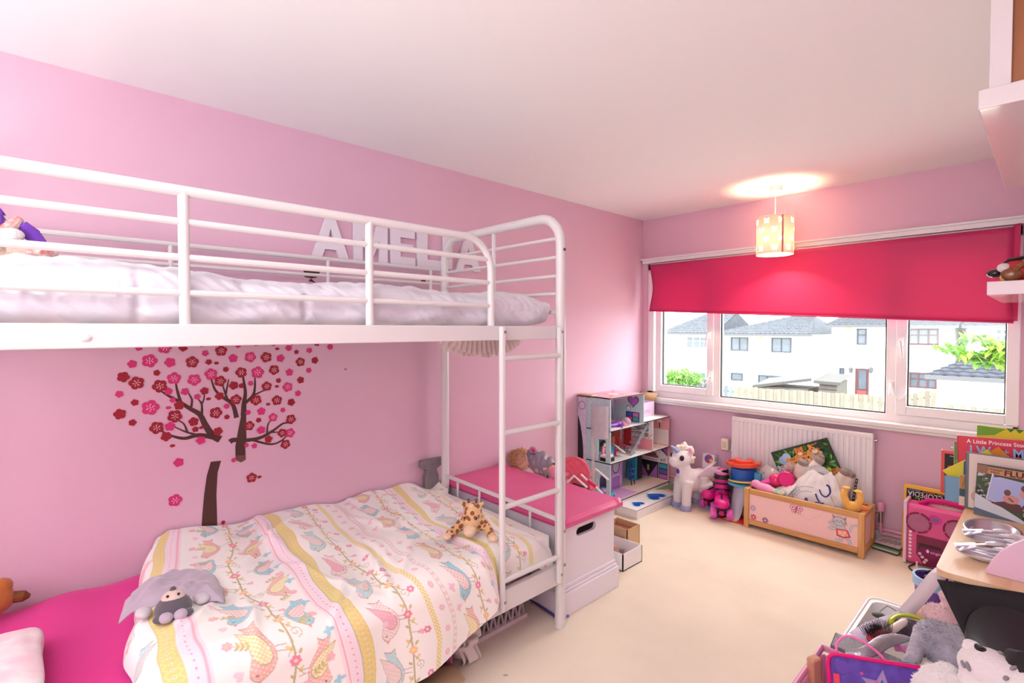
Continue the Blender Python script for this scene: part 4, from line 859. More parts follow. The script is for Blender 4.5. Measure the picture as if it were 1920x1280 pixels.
part('storey_floor', M().box(.005, HX, HY0, HY1, HB, HB+.008), mat('dolls_house_wood_floor', (232, 212, 202), .5), t)
part('storey_floor', M().box(.005, HX, HY0, HY1, Z1-.008, Z1), WD, t); part('storey_floor', M().box(.005, HX, HY0, YM+.05, Z2-.008, Z2), WD, t)
part('roof', M().box(.005, HX, HY0, YM, Z3-.008, Z3), mat('dolls_house_roof', (222, 178, 190), .5), t); part('roof', M().box(.005, HX, YM, HY1, ZR-.008, ZR), WD, t)
m = M(UP(.005, HY0, Z3)); cx, cy = .16, .24
m.disc(cx, cy, .085, (236, 130, 140)); m.disc(cx, cy, .075, (222, 178, 190)); m.line([(0, 0), (HX-.01, .46)], .018, (240, 150, 156)); m.line([(0, .46), (HX-.01, 0)], .018, (240, 150, 156)); m.star(cx, cy, .062, (248, 240, 242), 4, .5, .4)
part('helipad_print', m, PRT, t, smooth=False)
part('back_wall', M().box(.001, .006, HY0, HY1, 0, ZR), mat('dolls_house_back', (206, 180, 214), .6), t); part('back_wall', M().box(.001, .006, HY0, YM, ZR, Z3), TEALW, t)
# tower side with real openings
def rr(x0, x1, z0, z1): return [(x0, z0), (x1, z0), (x1, z1), (x0, z1)]
arch = [(.205, HB+.03), (.275, HB+.03), (.275, .25)]+[(.24+.035*math.cos(a), .25+.045*math.sin(a)) for a in [PI*k/10 for k in range(1, 10)]]+[(.205, .25)]
m = M(NY(0, HY0, 0)); holed(m, [rr(.085, HX, 0, Z3), rr(.197, .268, .398, .565), arch], -.008, 0); part('tower_wall', m, TEALW, t, smooth=False)
m = M(NY(0, HY0-.01, 0)); m.prism(rr(.004, .085, 0, Z3-.01), -.012, .0); part('tower_wall', m, LILW, t, smooth=False)
m = M(NY(0, HY0-.0102, 0)); m.disc(.045, .81, .034, (60, 52, 66)); m.disc(.045, .81, .03, (214, 206, 228)); m.poly([(.005, .76)]+[(.005+.055*math.sin(PI*k/14)**.8, .70-.62*k/14+.03) for k in range(15)]+[(.005, .1)], (40, 34, 36)); part('tower_print', m, PRT, t, smooth=False)
m = M()
for a, b in ((( .083, HY0-.012, 0), (.083, HY0-.012, Z3)), ((HX, HY0, 0), (HX, HY0, Z3)), ((HX, HY0, Z3-.003), (HX, YM, Z3-.003)), ((HX, YM, Z2), (HX, YM, Z3)), ((HX, HY0, Z2-.004), (HX, YM+.06, Z2-.004)), ((HX, HY0, Z1-.004), (HX, HY1, Z1-.004)), ((HX, HY1, 0), (HX, HY1, ZR)), ((HX, YM, ZR-.004), (HX, HY1, ZR-.004)), ((HX, HY0, HB-.002), (HX, HY1, HB-.002)), ((.004, HY0-.012, Z3-.006), (.12, HY0-.012, Z3-.006)), ((HX, 3.74, Z1), (HX, 3.74, ZR))): m.bar(a, b, .006, .006)
part('black_edging', m, EDG, t)
m = M(TR(.222, HY0-.004, .585)); m.grid(lambda a, b: (.078*math.cos(PI+PI*a), .06*math.sin(PI+PI*a), .245*b), 20, 1); lift = part('lift_tube', m, mat('frosted_clear', (214, 212, 226), .3, alpha=.6, c2=(236, 220, 220), vscale=40), t)
m = M(); m.box(.14, .148, HY0-.008, HY0, 0, .6); m.box(.155, .163, HY0-.012, HY0, 0, .6); part('lift_rail', m, WD, t)
m = M(TR(.1, HY0+.0, Z3)); m.box(-.09, .04, -.012, .06, 0, .012); part('roof_cap', m, woodmat('raw_mdf', (220, 190, 150), (200, 166, 126)), t)
# partition walls
PINKR = mat('dolls_house_coral', (238, 168, 176), .6)
m = M(); m.box(.01, HX, YM-.006, YM, Z2, Z3); part('partition', m, TEALW, t)
part('end_wall', M().box(.005, HX, HY1-.006, HY1, 0, ZR), PINKR, t)
part('partition', M().box(.01, HX-.002, 3.737, 3.743, Z1, ZR), WD, t)
m = M(NY(0, YM-.0062, 0)); m.poly([(.01, Z2+.11), (HX-.002, Z3-.01), (.01, Z3-.01)], (222, 214, 226)); 
def heart2(m, x, y, r, c): m.poly([(x+r*16*math.sin(a)**3/16, y+r*(13*math.cos(a)-5*math.cos(2*a)-2*math.cos(3*a)-math.cos(4*a))/16) for a in [2*PI*k/28 for k in range(28)]], c)
heart2(m, .21, .815, .055, (56, 44, 62)); heart2(m, .21, .815, .047, (186, 106, 190)); m.rect(.14, .27, Z2+.005, Z2+.085, (40, 36, 44))
for i in range(2):
    for j in range(2): m.rect(.146+.062*i, .2+.062*i, Z2+.01+.037*j, Z2+.042+.037*j, [(216, 90, 110), (70, 170, 200), (60, 90, 180), (206, 120, 190)][i+2*j])
m.disc(.165, Z2+.115, .024, (96, 160, 176)); m.disc(.165, Z2+.112, .018, (244, 236, 236)); part('wall_print', m, PRT, t, smooth=False)
m = M(NY(0, 3.7368, 0)); 
for k in range(5): m.line([(.07, ZR-.05-.02*k), (.19, ZR-.04-.02*k)], .006, (40, 38, 42))
for k in range(3): m.disc(.25, ZR-.045-.045*k, .018, (60, 52, 56)); m.disc(.25, ZR-.045-.045*k, .014, [(196, 150, 96), (120, 190, 180), (206, 160, 120)][k])
for k in range(8): m.line([(.02+.035*k, Z1+.1), (.06+.035*k, Z1+.14)], .004, (120, 118, 124))
m.rect(.01, HX-.004, Z1+.005, Z1+.095, (240, 156, 168)); m.rect(.02, .1, Z1, Z1+.2, (206, 62, 60)); part('wall_print', m, PRT, t, smooth=False)
m = M(NY(0, HY1-.0062, 0)); m.rect(.02, HX-.006, Z1+.01, Z1+.14, (240, 228, 224)); m.disc(.22, Z1+.21, .022, (250, 226, 200)); m.rect(.215, .225, Z1+.15, Z1+.2, (60, 46, 46)); m.rect(.01, .3, .1, HB+.30, (244, 236, 236))
for r in range(9): m.line([(.01, .24+.016*r), (.3, .24+.016*r)], .0014, (206, 196, 200))
m.rect(.02, .21, HB+.008, HB+.15, (40, 34, 40)); m.poly([(.03, HB+.012), (.11, HB+.012), (.03, HB+.13)], (180, 112, 190)); m.poly([(.2, HB+.012), (.12, HB+.012), (.2, HB+.13)], (180, 112, 190)); m.rect(.112, .118, HB+.06, HB+.11, (250, 226, 180)); m.rect(.1, .106, HB+.06, HB+.11, (250, 226, 180))
m.rect(.215, .3, HB+.005, HB+.15, (40, 34, 40))
for k in range(3): m.rect(.221, .296, HB+.012+.046*k, HB+.05+.046*k, [(196, 120, 196), (96, 104, 190), (70, 180, 196)][k])
for k in range(5): m.rect(.05+.018*k, .19-.018*k+.02, .27+.022*k, .292+.022*k, (150, 96, 92))
m.line([(.03, .25), (.2, .25)], .004, (170, 60, 70)); m.text('wil', .23, .25, .045, (40, 36, 40)); m.poly([(.2, Z1-.01), (.3, Z1-.01), (.3, .3)], (40, 34, 40)); m.poly([(.235, Z1-.015), (.295, Z1-.015), (.295, .31)], (180, 112, 190)); part('kitchen_print', m, PRT, t, smooth=False)
# back wall prints
m = M(PX(.0065, 0, 0)); m.rect(3.16, 3.3, Z2+.005, Z3-.01, (150, 206, 210)); m.rect(3.3, 3.42, Z2+.005, Z3-.01, (240, 234, 226)); m.rect(3.42, 3.47, Z2+.005, Z3-.05, (110, 70, 96)); m.rect(3.47, 3.59, Z2+.005, Z3-.05, (206, 170, 214)); m.poly([(3.19, Z3-.04), (3.24, Z3-.02), (3.28, Z3-.04), (3.28, Z2+.01), (3.19, Z2+.01)], (60, 60, 80))
for k in range(4): m.rect(3.197, 3.273, Z2+.02+.048*k, Z2+.055+.048*k, [(196, 120, 196), (240, 240, 240), (96, 170, 206), (216, 90, 120)][k])
m.rect(3.16, 3.45, Z1+.005, Z2-.012, (140, 202, 206)); m.rect(3.45, 3.73, Z1+.005, Z2-.012, (244, 232, 232)); m.rect(3.56, 3.7, Z1+.005, Z2-.012, (216, 96, 90)); m.rect(3.16, 3.45, HB+.01, Z1-.012, (206, 176, 222)); m.rect(3.45, 3.98, HB+.01, Z1-.012, (176, 182, 206)); m.rect(3.76, 3.98, Z1+.005, ZR-.012, (244, 186, 190))
for k in range(9): m.line([(3.17, HB+.04+.03*k), (3.24, HB+.0+.03*k)], .011, (48, 42, 52))
part('wall_print', m, PRT, t, smooth=False)
m = M(UP(0, 0, HB+.0085)); m.rect(.01, HX-.003, 3.15, 3.52, (206, 160, 214)); m.rect(.2, .3, 3.15, 3.22, (240, 236, 240)); part('rug_print', m, PRT, t, smooth=False)
m = M(UP(0, 0, Z1+.0004)); m.rect(.14, .3, 3.17, 3.42, (206, 202, 200)); part('rug_print', m, PRT, t, smooth=False)
# patio slab with pools
m = M(); m.box(HX+.003, .5, 3.215, 4.035, 0, .062); pt = part('patio', m, WD, t)
m = M(UP(0, 0, .0622)); m.rect(HX+.006, .494, 3.8, 4.03, (232, 196, 190)); m.poly([(HX+.006, 3.76), (.38, 3.86), (.43, 3.84), (.46, 3.92), (.494, 3.95), (.494, 4.03), (HX+.006, 4.03)], (118, 150, 118)); m.disc(.45, 3.97, .05, (206, 100, 110), ry=.035); m.disc(.45, 3.97, .042, (232, 172, 110), ry=.028)
def hp(m, x, y, r, c): m.poly([(x+r*(13*math.cos(a)-5*math.cos(2*a)-2*math.cos(3*a)-math.cos(4*a))/16*.9, y+r*16*math.sin(a)**3/16) for a in [2*PI*k/28 for k in range(28)]], c)
for (x, y, r) in ((.405, 3.62, .1), (.41, 3.36, .062)):
    hp(m, x, y, r, (130, 204, 236)); hp(m, x, y, r*.84, (14, 84, 196))
    for k in range(4): m.poly([(x-r*.5+.012*k, y-r*.55+.25*r*k), (x-r*.1+.012*k, y-r*.45+.25*r*k), (x-r*.5+.012*k, y-r*.42+.25*r*k)], (96, 150, 226))
m.line([(.496, 3.22), (.496, 4.03)], .005, (46, 40, 42)); m.line([(HX+.006, 3.218), (.498, 3.218)], .005, (46, 40, 42)); part('pool_print', m, PRG, pt, smooth=False)
m = M(frame((.5002, 0, 0), (0, 1, 0), (0, 0, 1)))
for k in range(50): m.line([(3.22+.0165*k, .002), (3.22+.0165*k, .058)], .001, (206, 198, 204))
for k in range(3): m.line([(3.217, .015+.016*k), (4.03, .015+.016*k)], .001, (206, 198, 204))
part('tile_print', m, PRT, pt, smooth=False)
# furniture and figures of the dolls house, each a thing of its own
PUR = mat('purple_toy', (140, 70, 190), .35); TEAL = mat('teal_toy', (52, 164, 196), .4); CORAL = mat('coral_toy', (224, 92, 116), .4); BRN = mat('brown_toy', (120, 66, 58), .5); LILA = mat('lilac_toy', (186, 140, 210), .4)
def minidoll(label, p, ang, cl, hair, lay=True, s=1.0):
    T = TR(*p) @ RZ(ang) @ (RY(PI/2) if lay else Matrix.Identity(4)); z = lambda k: k*s
    t = thing('toy_figure', label, 'doll', p, 'figures in the dolls house')
    m = M(T); m.ell((0, 0, z(.075)), (z(.018), z(.022), z(.032))); m.tube([(0, z(.01), z(.06)), (z(.006), z(.016), z(.02)), (z(.02), z(.018), 0)], [z(.011), z(.009), z(.008)], 8); m.tube([(0, -z(.01), z(.06)), (0, -z(.02), z(.02)), (-z(.004), -z(.026), 0)], [z(.011), z(.009), z(.008)], 8); m.tube([(0, z(.02), z(.095)), (z(.02), z(.045), z(.085)), (z(.035), z(.06), z(.1))], z(.0065), 8); m.tube([(0, -z(.02), z(.095)), (z(.01), -z(.045), z(.07))], z(.0065), 8)
    part('body', m, cl, t); part('head', M(T).ell((0, 0, z(.13)), z(.026)), SKIN, t); m = M(T); m.ell((-z(.007), 0, z(.137)), (z(.027), z(.03), z(.028))); m.ell((-z(.01), z(.03), z(.14)), z(.014)); part('hair', m, hair, t)
    return t
minidoll('purple doll sprawled on the top floor of the dolls house', (.2, 3.25, Z2+.02), PI/2-.3, PUR, mat('lilac_hair', (176, 150, 186), .6), True, 1.35)
minidoll('dark-haired doll seen through the dolls house side opening', (.2, 3.2, Z1+.012), .4, mat('mint_dress', (240, 150, 170), .5), BLACK, False, .8)
minidoll('tiny dark figure on the middle floor rug of the dolls house', (.26, 3.22, Z1+.004), .4, mat('mustard', (206, 150, 70), .5), BLACK, False, .42)
def frn(name, label, loc): return thing(name, label, 'doll furniture', loc, 'furniture in the dolls house')
t = frn('toy_bed', 'pink toy bed heaped on the top floor of the dolls house', (.1, 3.28, Z2)); part('mattress', M().box(.03, .16, 3.2, 3.38, Z2, Z2+.03), mat('magenta_cloth', (214, 30, 140), .7), t, bevel=.01); part('headboard', M().prism([], 0, 0) if 0 else M().box(.02, .03, 3.2, 3.38, Z2, Z2+.06), CORAL, t, bevel=.004)
t = frn('toy_bed', 'small black and pink toy bed by the side opening of the dolls house', (.25, 3.165, Z1)); part('frame', M().box(.2, .28, 3.16, 3.24, Z1, Z1+.03), BLACK, t, bevel=.003); part('mattress', M().box(.205, .275, 3.155, 3.235, Z1+.03, Z1+.05), mat('pale_pink_cloth2', (246, 206, 226), .7), t, bevel=.006)
t = frn('toy_wardrobe', 'brown arched toy wardrobe on the middle floor of the dolls house', (.05, 3.48, Z1)); m = M(PX(.03, 3.43, Z1)); m.prism([(0, 0), (.1, 0), (.1, .13)]+[(.05+.05*math.cos(a), .13+.045*math.sin(a)) for a in [PI*k/8 for k in range(1, 8)]]+[(0, .13)], 0, .05); part('body', m, BRN, t); m = M(PX(.081, 3.44, Z1)); m.rect(0, .037, .01, .12, (176, 96, 66)); m.rect(.042, .08, .01, .12, (196, 110, 80)); m.rect(.005, .033, .07, .11, (120, 70, 60)); part('door_print', m, PRT, t, smooth=False); part('foot_board', M().box(.08, .11, 3.43, 3.53, Z1, Z1+.012), mat('red_toy', (206, 44, 52), .4), t)
t = frn('toy_vanity', 'teal toy vanity with a white lid on the middle floor of the dolls house', (.17, 3.33, Z1)); part('body', M().box(.13, .2, 3.28, 3.35, Z1, Z1+.09), TEAL, t, bevel=.006); part('flap', M().bar((.2, 3.34, Z1+.1), (.24, 3.42, Z1+.03), .06, .008), WF, t, bevel=.002); part('drum', M(TR(.16, 3.39, Z1)).lathe([(.025, 0), (.025, .05), (.02, .055)], 14), MATS['magenta_cloth'], t)
t = frn('toy_chair', 'coral toy chair beside the stairs in the dolls house', (.12, 3.6, Z1)); m = M(TR(.12, 3.6, Z1)); m.bar((-.03, 0, .04), (.03, 0, .035), .05, .01); m.bar((-.03, 0, .04), (-.05, -.01, .1), .05, .01); part('seat', m, CORAL, t, bevel=.003)
m = M(TR(.12, 3.6, Z1))
for x in (-.02, .02):
    for y in (-.02, .02): m.tube([(x, y, 0), (x, y, .035)], .003, 6)
part('leg', m, BLACK, t)
t = frn('toy_staircase', 'grey transparent toy staircase on the middle floor of the dolls house', (.2, 3.6, Z1)); CLR = mat('smoky_clear', (160, 164, 176), .2, alpha=.55)
for k in range(6): part('step', M().box(.19, .27, 3.5+.035*k, 3.54+.035*k, Z1+.005+.035*k, Z1+.02+.035*k), CLR, t)
m = M(); m.bar((.275, 3.47, Z1+.01), (.275, 3.72, Z1+.23), .004, .03); m.tube([(.275, 3.47, Z1), (.275, 3.47, Z1+.06)], .003, 6); part('banister', m, CLR, t)
t = frn('toy_fridge', 'teal toy fridge with black front on the ground floor of the dolls house', (.07, 3.82, HB)); part('body', M().box(.02, .12, 3.78, 3.87, HB+.008, HB+.25), TEAL, t, bevel=.012); part('door', M().box(.12, .128, 3.795, 3.865, HB+.02, HB+.24), BLACK, t, bevel=.006); m = M(PX(.1282, 3.795, HB))
for k in range(22): m.disc(.01+.05*((k*37) % 10)/10, .03+.0095*k, .003, (150, 170, 180), n=6)
part('magnet_print', m, PRT, t, smooth=False)
t = frn('toy_screen', 'purple toy bathroom panel with round mirror on the ground floor of the dolls house', (.13, 3.45, HB)); part('panel', M().box(.12, .13, 3.38, 3.56, HB+.008, HB+.28), LILA, t); m = M(PX(.1303, 3.38, HB)); m.disc(.09, .2, .052, (50, 44, 60), ry=.065); m.disc(.09, .2, .045, (190, 196, 212), ry=.058); m.rect(.03, .15, .012, .11, (170, 116, 200)); m.line([(.025, .01), (.025, .1), (.05, .12), (.13, .12), (.155, .1), (.155, .01)], .007, (236, 226, 240)); part('mirror_print', m, PRG, t, smooth=False)
t = frn('toy_stool', 'teal cushioned toy stool at the front of the dolls house', (.255, 3.21, HB)); part('cushion', M().box(.225, .285, 3.175, 3.245, HB+.045, HB+.068), TEAL, t, bevel=.008)
for x in (.232, .278):
    for y in (3.182, 3.238): part('leg', M().tube([(x, y, HB+.008), (x, y, HB+.048)], .003, 6), BLACK, t)
t = frn('toy_ladder_shelf', 'blue and black toy ladder shelf on the ground floor of the dolls house', (.15, 3.66, HB))
for s in (0, .045): part('upright', M().tube([(.17, 3.64+s, HB+.008), (.13, 3.65+s*.7, HB+.2)], .004, 6), BLACK, t)
for k in range(3): part('shelf', M().box(.135, .17, 3.64, 3.69, HB+.05+.045*k, HB+.062+.045*k), mat('blue_toy', (66, 104, 190), .4), t)
t = frn('toy_bathtub', 'teal toy pod seen through the arch of the dolls house tower', (.2, 3.19, HB)); part('body', M(TR(.2, 3.2, HB+.05)).ell((0, 0, 0), (.04, .035, .042)), TEAL, t); part('cushion', M(TR(.215, 3.185, HB+.07)).ell((0, 0, 0), (.03, .03, .02)), LILA, t)
# box standing on the lower roof
t = thing('card_box', 'open lilac and brown cardboard box on the lower dolls house roof', 'box', (.15, 3.75, ZR)); LBX = mat('lilac_card', (232, 206, 232), .7); CARD = mat('brown_card', (206, 172, 132), .85, vary=.08)
x0, x1, y0, y1 = .02, .2, 3.64, 3.94
for b_ in ((x0, x1, y0, y0+.004), (x0, x1, y1-.004, y1), (x0, x0+.004, y0, y1), (x1-.004, x1, y0, y1)): part('side', M().box(*b_, ZR+.001, ZR+.125), LBX, t)
m = M(frame((x1+.0005, y0+.04, ZR+.035), (0, 1, 0), (0, 0, 1))); m.text('TLES ZAMBS !', 0, 0, .04, (196, 150, 200), sx=.85); part('lettering', m, PRT, t, smooth=False)
m = M(); m.add([(x0, y0, ZR+.125), (x0, y1, ZR+.125), (x0+.05, y1+.02, ZR+.165), (x0+.05, y0-.02, ZR+.165)], [(0, 1, 2, 3)]); m.add([(x1, y1, ZR+.125), (x0, y1, ZR+.125), (x0, y1+.05, ZR+.19), (x1, y1+.05, ZR+.19)], [(0, 1, 2, 3)]); part('flap', m, CARD, t, solid=.003)
# ================================================================== unicorn plush
PL = mat('white_plush', (242, 234, 238), .95, bump=.5, scale=160, sheen=.4, spec=.1); HOOF = mat('lilac_hoof', (166, 166, 214), .7)
T = TR(.63, 3.77, 0) @ RZ(math.radians(-112)) @ Matrix.Scale(1.06, 4)
t = thing('unicorn_plush', 'standing white plush unicorn with lilac hooves and horn beside the dolls house', 'soft toy', (.63, 3.77, 0))
m = M(T); m.ell((-.01, 0, .2), (.1, .075, .085)); m.ell((.045, 0, .225), (.07, .07, .08)); m.ell((-.085, 0, .19), (.075, .078, .09)); m.tube([(.05, 0, .25), (.075, 0, .32), (.075, 0, .36)], [.06, .05, .05], 14); m.ell((.085, 0, .375), (.075, .068, .062)); m.ell((.14, 0, .352), (.05, .045, .04))
for y in (.042, -.042):
    m.tube([(.06, y, .21), (.075, y*1.1, .12), (.08, y*1.15, .03)], [.045, .036, .034], 12); m.tube([(-.09, y*1.2, .18), (-.11, y*1.3, .1), (-.1, y*1.3, .03)], [.06, .045, .036], 12); m.ell((.04, y*1.25, .435), (.018, .024, .034))
part('body', m, PL, t, remesh=.007, smit=5, disp=.004, dscale=.012)
for x, y in ((.083, .048), (.083, -.048), (-.1, .055), (-.1, -.055)): part('hoof', M(T @ TR(x, y, 0)).lathe([(.042, 0), (.044, .012), (.038, .034), (.02, .042)], 18), HOOF, t)
part('horn', M(T).tube([(.12, 0, .42), (.15, 0, .45), (.185, 0, .475)], [.02, .014, .003], 12), mat('horn_blue', (150, 168, 220), .3, metal=.3), t)
for s in (1, -1):
    part('eye', M(T).ell((.125, s*.052, .388), (.02, .012, .021)), mat('toy_eye', (40, 34, 52), .1), t); part('inner_ear', M(T).ell((.055, s*.058, .437), (.008, .015, .022)), mat('pink_plush', (246, 176, 196), .9), t)
    m = M(T)
    for k in range(5): m.tube([(-.01, s*.07, .25), (-.05-.02*k, s*(.12+.01*k), .27+.012*(4-k)), (-.1-.03*k, s*(.16+.012*k), .25+.03*(4-k))], [.016, .018, .006], 8, flat=.5)
    part('wing', m, mat('wing_plush', (228, 206, 226), .9, bump=.3, scale=80), t, remesh=.008, smit=2)
m = M(T)
for k, (x, z) in enumerate(((.075, .455), (.04, .465), (.02, .44), (-.0, .4), (-.01, .36), (.1, .448))): m.tube([(x, 0, z-.03), (x+.01, .015*(-1)**k, z+.01), (x-.01, .03*(-1)**k, z+.02)], [.02, .02, .006], 8)
m.tube([(.1, -.05, .42), (.12, -.075, .36), (.11, -.08, .3)], [.014, .02, .008], 8); part('mane', m, mat('mane_cream', (246, 232, 196), .9, c2=(232, 214, 232), vscale=20), t, remesh=.006)
part('tail', M(T).tube([(-.15, 0, .22), (-.2, .01, .2), (-.21, .02, .1), (-.19, .02, .05)], [.02, .035, .03, .01], 10), MATS['mane_cream'], t)
part('medallion', M(T).ell((.118, 0, .28), (.008, .016, .02)), mat('purple_badge', (104, 62, 170), .3), t)
# ================================================================== roller skates
MAG = mat('magenta_boot', (222, 24, 142), .35); MAGD = mat('magenta_dark', (170, 14, 110), .4)
def skate(label, p, ang, tilt=0):
    T = TR(*p) @ RZ(ang) @ RY(tilt) @ Matrix.Scale(1.12, 4); t = thing('roller_skate', label, 'roller skate', p, 'pair of pink roller skates')
    m = M(T); m.tube([(-.03, 0, .105), (-.035, 0, .17), (-.042, 0, .25)], [.046, .04, .046], 16); m.ell((.05, 0, .115), (.105, .047, .036)); m.ell((-.02, 0, .112), (.06, .044, .034)); part('boot', m, MAG, t, remesh=.006, smit=4)
    part('toe_cap', M(T).ell((.1, 0, .113), (.058, .049, .034)), MAG, t)
    part('cuff', M(T).tube([(-.04, 0, .24), (-.042, 0, .27)], [.05, .047], 16), BLACK, t); part('cuff_lining', M(T).tube([(-.042, 0, .264), (-.043, 0, .274)], [.04, .036], 16), mat('lining_pink', (240, 110, 180), .8), t)
    for z, x in ((.205, -.036), (.165, -.033)): m = M(T); m.tube([(x+.046*math.cos(a), .046*math.sin(a), z+.012*math.cos(a)) for a in [2*PI*k/20 for k in range(20)]], .006 if z > .15 else .011, 6, closed=True); part('strap', m, BLACK if z > .15 else MAGD, t)
    part('buckle', M(T).box(.012, .022, -.02, .02, .155, .178), MAGD, t, bevel=.003); m = M(T); m.tube([(.05, 0, .152), (.09, 0, .149), (.115, 0, .142)], .007, 6); part('lace_cover', m, BLACK, t)
    part('plate', M(T).box(-.08, .12, -.03, .03, .068, .084), BLACK, t, bevel=.003)
    for x in (-.055, .08):
        part('truck', M(T).tube([(x, -.055, .036), (x, .055, .036)], .012, 8), BLACK, t)
        part('truck_post', M(T).tube([(x, 0, .036), (x, 0, .075)], .014, 8), BLACK, t)
        for y in (-.05, .05): part('wheel', M(T @ TR(x, y, .036) @ RX(PI/2)).lathe([(.012, -.018), (.032, -.02), (.036, -.012), (.036, .012), (.032, .02), (.012, .018)], 18), mat('wheel_pink', (232, 96, 196), .4), t)
    part('toe_stop', M(T @ TR(.13, 0, .045)).lathe([(.015, 0), (.018, .02), (.012, .03)], 12), MAGD, t)
skate('front magenta roller skate standing upright next to the toy tower', (.885, 3.76, .001), math.radians(-65)); skate('rear magenta roller skate behind the unicorn plush', (.79, 3.9, .001), math.radians(-100))
t = thing('snack_packet', 'colourful foil packet standing behind the unicorn plush', 'packet', (.66, 4.0, 0)); m = M(frame((.62, 3.985, .3), (1, 0, 0), (0, .15, 1))); m.rect(0, .1, -.29, .09, (236, 226, 236)); m.disc(.05, .05, .035, (190, 60, 120)); m.disc(.04, .055, .018, (80, 110, 200)); m.star(.07, .04, .022, (240, 200, 90)); part('front', m, PRG, t, smooth=False); part('pouch', M(frame((.62, 3.986, .01), (1, 0, 0), (0, .15, 1))).prism([(0, 0), (.1, 0), (.1, .38), (0, .38)], -.018, -.001), mat('foil', (214, 206, 220), .3, metal=.4), t)
# ================================================================== toy tower with ramp
t = thing('toy_ramp_tower', 'orange and blue spiral toy tower with a pale grey ramp', 'toy', (1.0, 3.86, 0)); ORG = mat('orange_plastic', (240, 92, 62), .35); BLU = mat('blue_plastic', (36, 98, 190), .35); CYA = mat('cyan_plastic', (90, 184, 222), .35); GRY = mat('pale_grey_plastic', (206, 204, 222), .4); YEL = mat('yellow_plastic', (244, 208, 90), .4); REDP = mat('red_plastic', (214, 40, 36), .4)
T = TR(1.0, 3.875, 0)
def ringseg(m, r0, r1, z0, z1, a0, a1, dz=0, n=28):
    vs = []
    for k in range(n+1):
        a = a0+(a1-a0)*k/n; d = dz*k/n
        for r, z in ((r0, z0), (r1, z0), (r1, z1), (r0, z1)): vs.append((r*math.cos(a), r*math.sin(a), z+d))
    fs = [(4*k+i, 4*k+(i+1) % 4, 4*k+4+(i+1) % 4, 4*k+4+i) for k in range(n) for i in range(4)]+[(3, 2, 1, 0), (4*n, 4*n+1, 4*n+2, 4*n+3)]; m.add(vs, fs)
m = M(T); ringseg(m, .035, .12, .372, .384, -3.6, .5, .03); ringseg(m, .112, .12, .38, .4, -3.6, .5, .03); part('spiral_deck', m, ORG, t); m = M(T); ringseg(m, .03, .07, .39, .43, -3.4, 1.2, .0); part('deck_hub', m, ORG, t)
part('deck_arm', M(T).bar((.06, .0, .415), (.13, -.03, .42), .02, .012), ORG, t, bevel=.003)
part('drum', M(T).lathe([(.085, .27), (.088, .28), (.088, .365), (.08, .37)], 28), BLU, t); m = M(T); m.box(.05, .13, -.02, .05, .29, .35); part('side_block', m, CYA, t, bevel=.006)
m = M(T); ringseg(m, .05, .12, .245, .26, -3.8, 1.2, 0); part('lower_ring', m, CYA, t); m = M(T); ringseg(m, .112, .118, .26, .272, -3.8, .4, .03); part('ring_rim', m, YEL, t)
part('column', M(T).box(-.03, .06, -.03, .06, 0, .27), GRY, t, bevel=.01); m = M(T)
def rmp(a, b): z = .25*(1-a)**2.2; return (.0-.045+.09*b-.02*a, -.05-.13*a, z+.004)
m.grid(rmp, 16, 2); part('ramp', m, GRY, t, solid=.006); part('base_plate', M(T).box(-.12, .09, -.19, .05, 0, .01), REDP, t, bevel=.003); part('base_edge', M(T).bar((-.065, -.186, .013), (.03, -.186, .013), .006, .006), YEL, t)
# ================================================================== wooden toy box
OAK0 = woodmat('beech_x', (226, 172, 112), (206, 148, 88), 0); OAK1 = woodmat('beech_y', (226, 172, 112), (206, 148, 88), 1); OAK2 = woodmat('beech_z', (226, 172, 112), (206, 148, 88), 2)
PPAN = mat('pale_pink_panel', (250, 206, 204), .45)
t = thing('toy_box', 'beech framed open toy box with pink panels and a cat picture', 'toy box', (1.45, 3.81, 0)); tx0, tx1, ty0, ty1, th_ = 1.088, 1.812, 3.668, 3.945, .278
for x in (tx0, tx1-.034):
    for y in (ty0, ty1-.034): part('corner_post', M().box(x, x+.034, y, y+.034, 0, th_), OAK2, t, bevel=.003)
for y in (ty0+.004, ty1-.03):
    for z in (.025, th_-.038): part('long_rail', M().box(tx0+.034, tx1-.034, y, y+.026, z, z+.036), OAK0, t, bevel=.003)
for x in (tx0+.004, tx1-.03):
    for z in (.025, th_-.038): part('end_rail', M().box(x, x+.026, ty0+.034, ty1-.034, z, z+.036), OAK1, t, bevel=.003)
fp = part('front_panel', M().box(tx0+.03, tx1-.03, ty0+.012, ty0+.02, .05, th_-.03), PPAN, t); part('back_panel', M().box(tx0+.03, tx1-.03, ty1-.02, ty1-.012, .05, th_-.03), PPAN, t)
for x in (tx0+.012, tx1-.02): part('end_panel', M().box(x, x+.008, ty0+.03, ty1-.03, .05, th_-.03), PPAN, t)
part('bottom', M().box(tx0+.02, tx1-.02, ty0+.02, ty1-.02, .04, .05), OAK0, t)
m = M(NY(0, ty0+.0118, 0))
def daisy(x, z, r, c):
    for k in range(8): a = k*PI/4; m.disc(x+r*.62*math.cos(a), z+r*.62*math.sin(a), r*.4, c, ry=r*.17, n=10, rot=a)
    m.disc(x, z, r*.28, (250, 236, 190), n=10)
for (u, v, c) in ((1412, 952, (176, 150, 206)), (1413, 969, (214, 40, 96)), (1435, 975, (150, 70, 140))): p = at(u, v, 'y', ty0+.012); daisy(p.x, p.z, .022, c)
part('daisy_print', m, PRT, fp, kind='stuff', smooth=False); m = M(NY(0, ty0+.0118, 0))
p = at(1493, 955, 'y', ty0+.012); BC = (190, 60, 120)
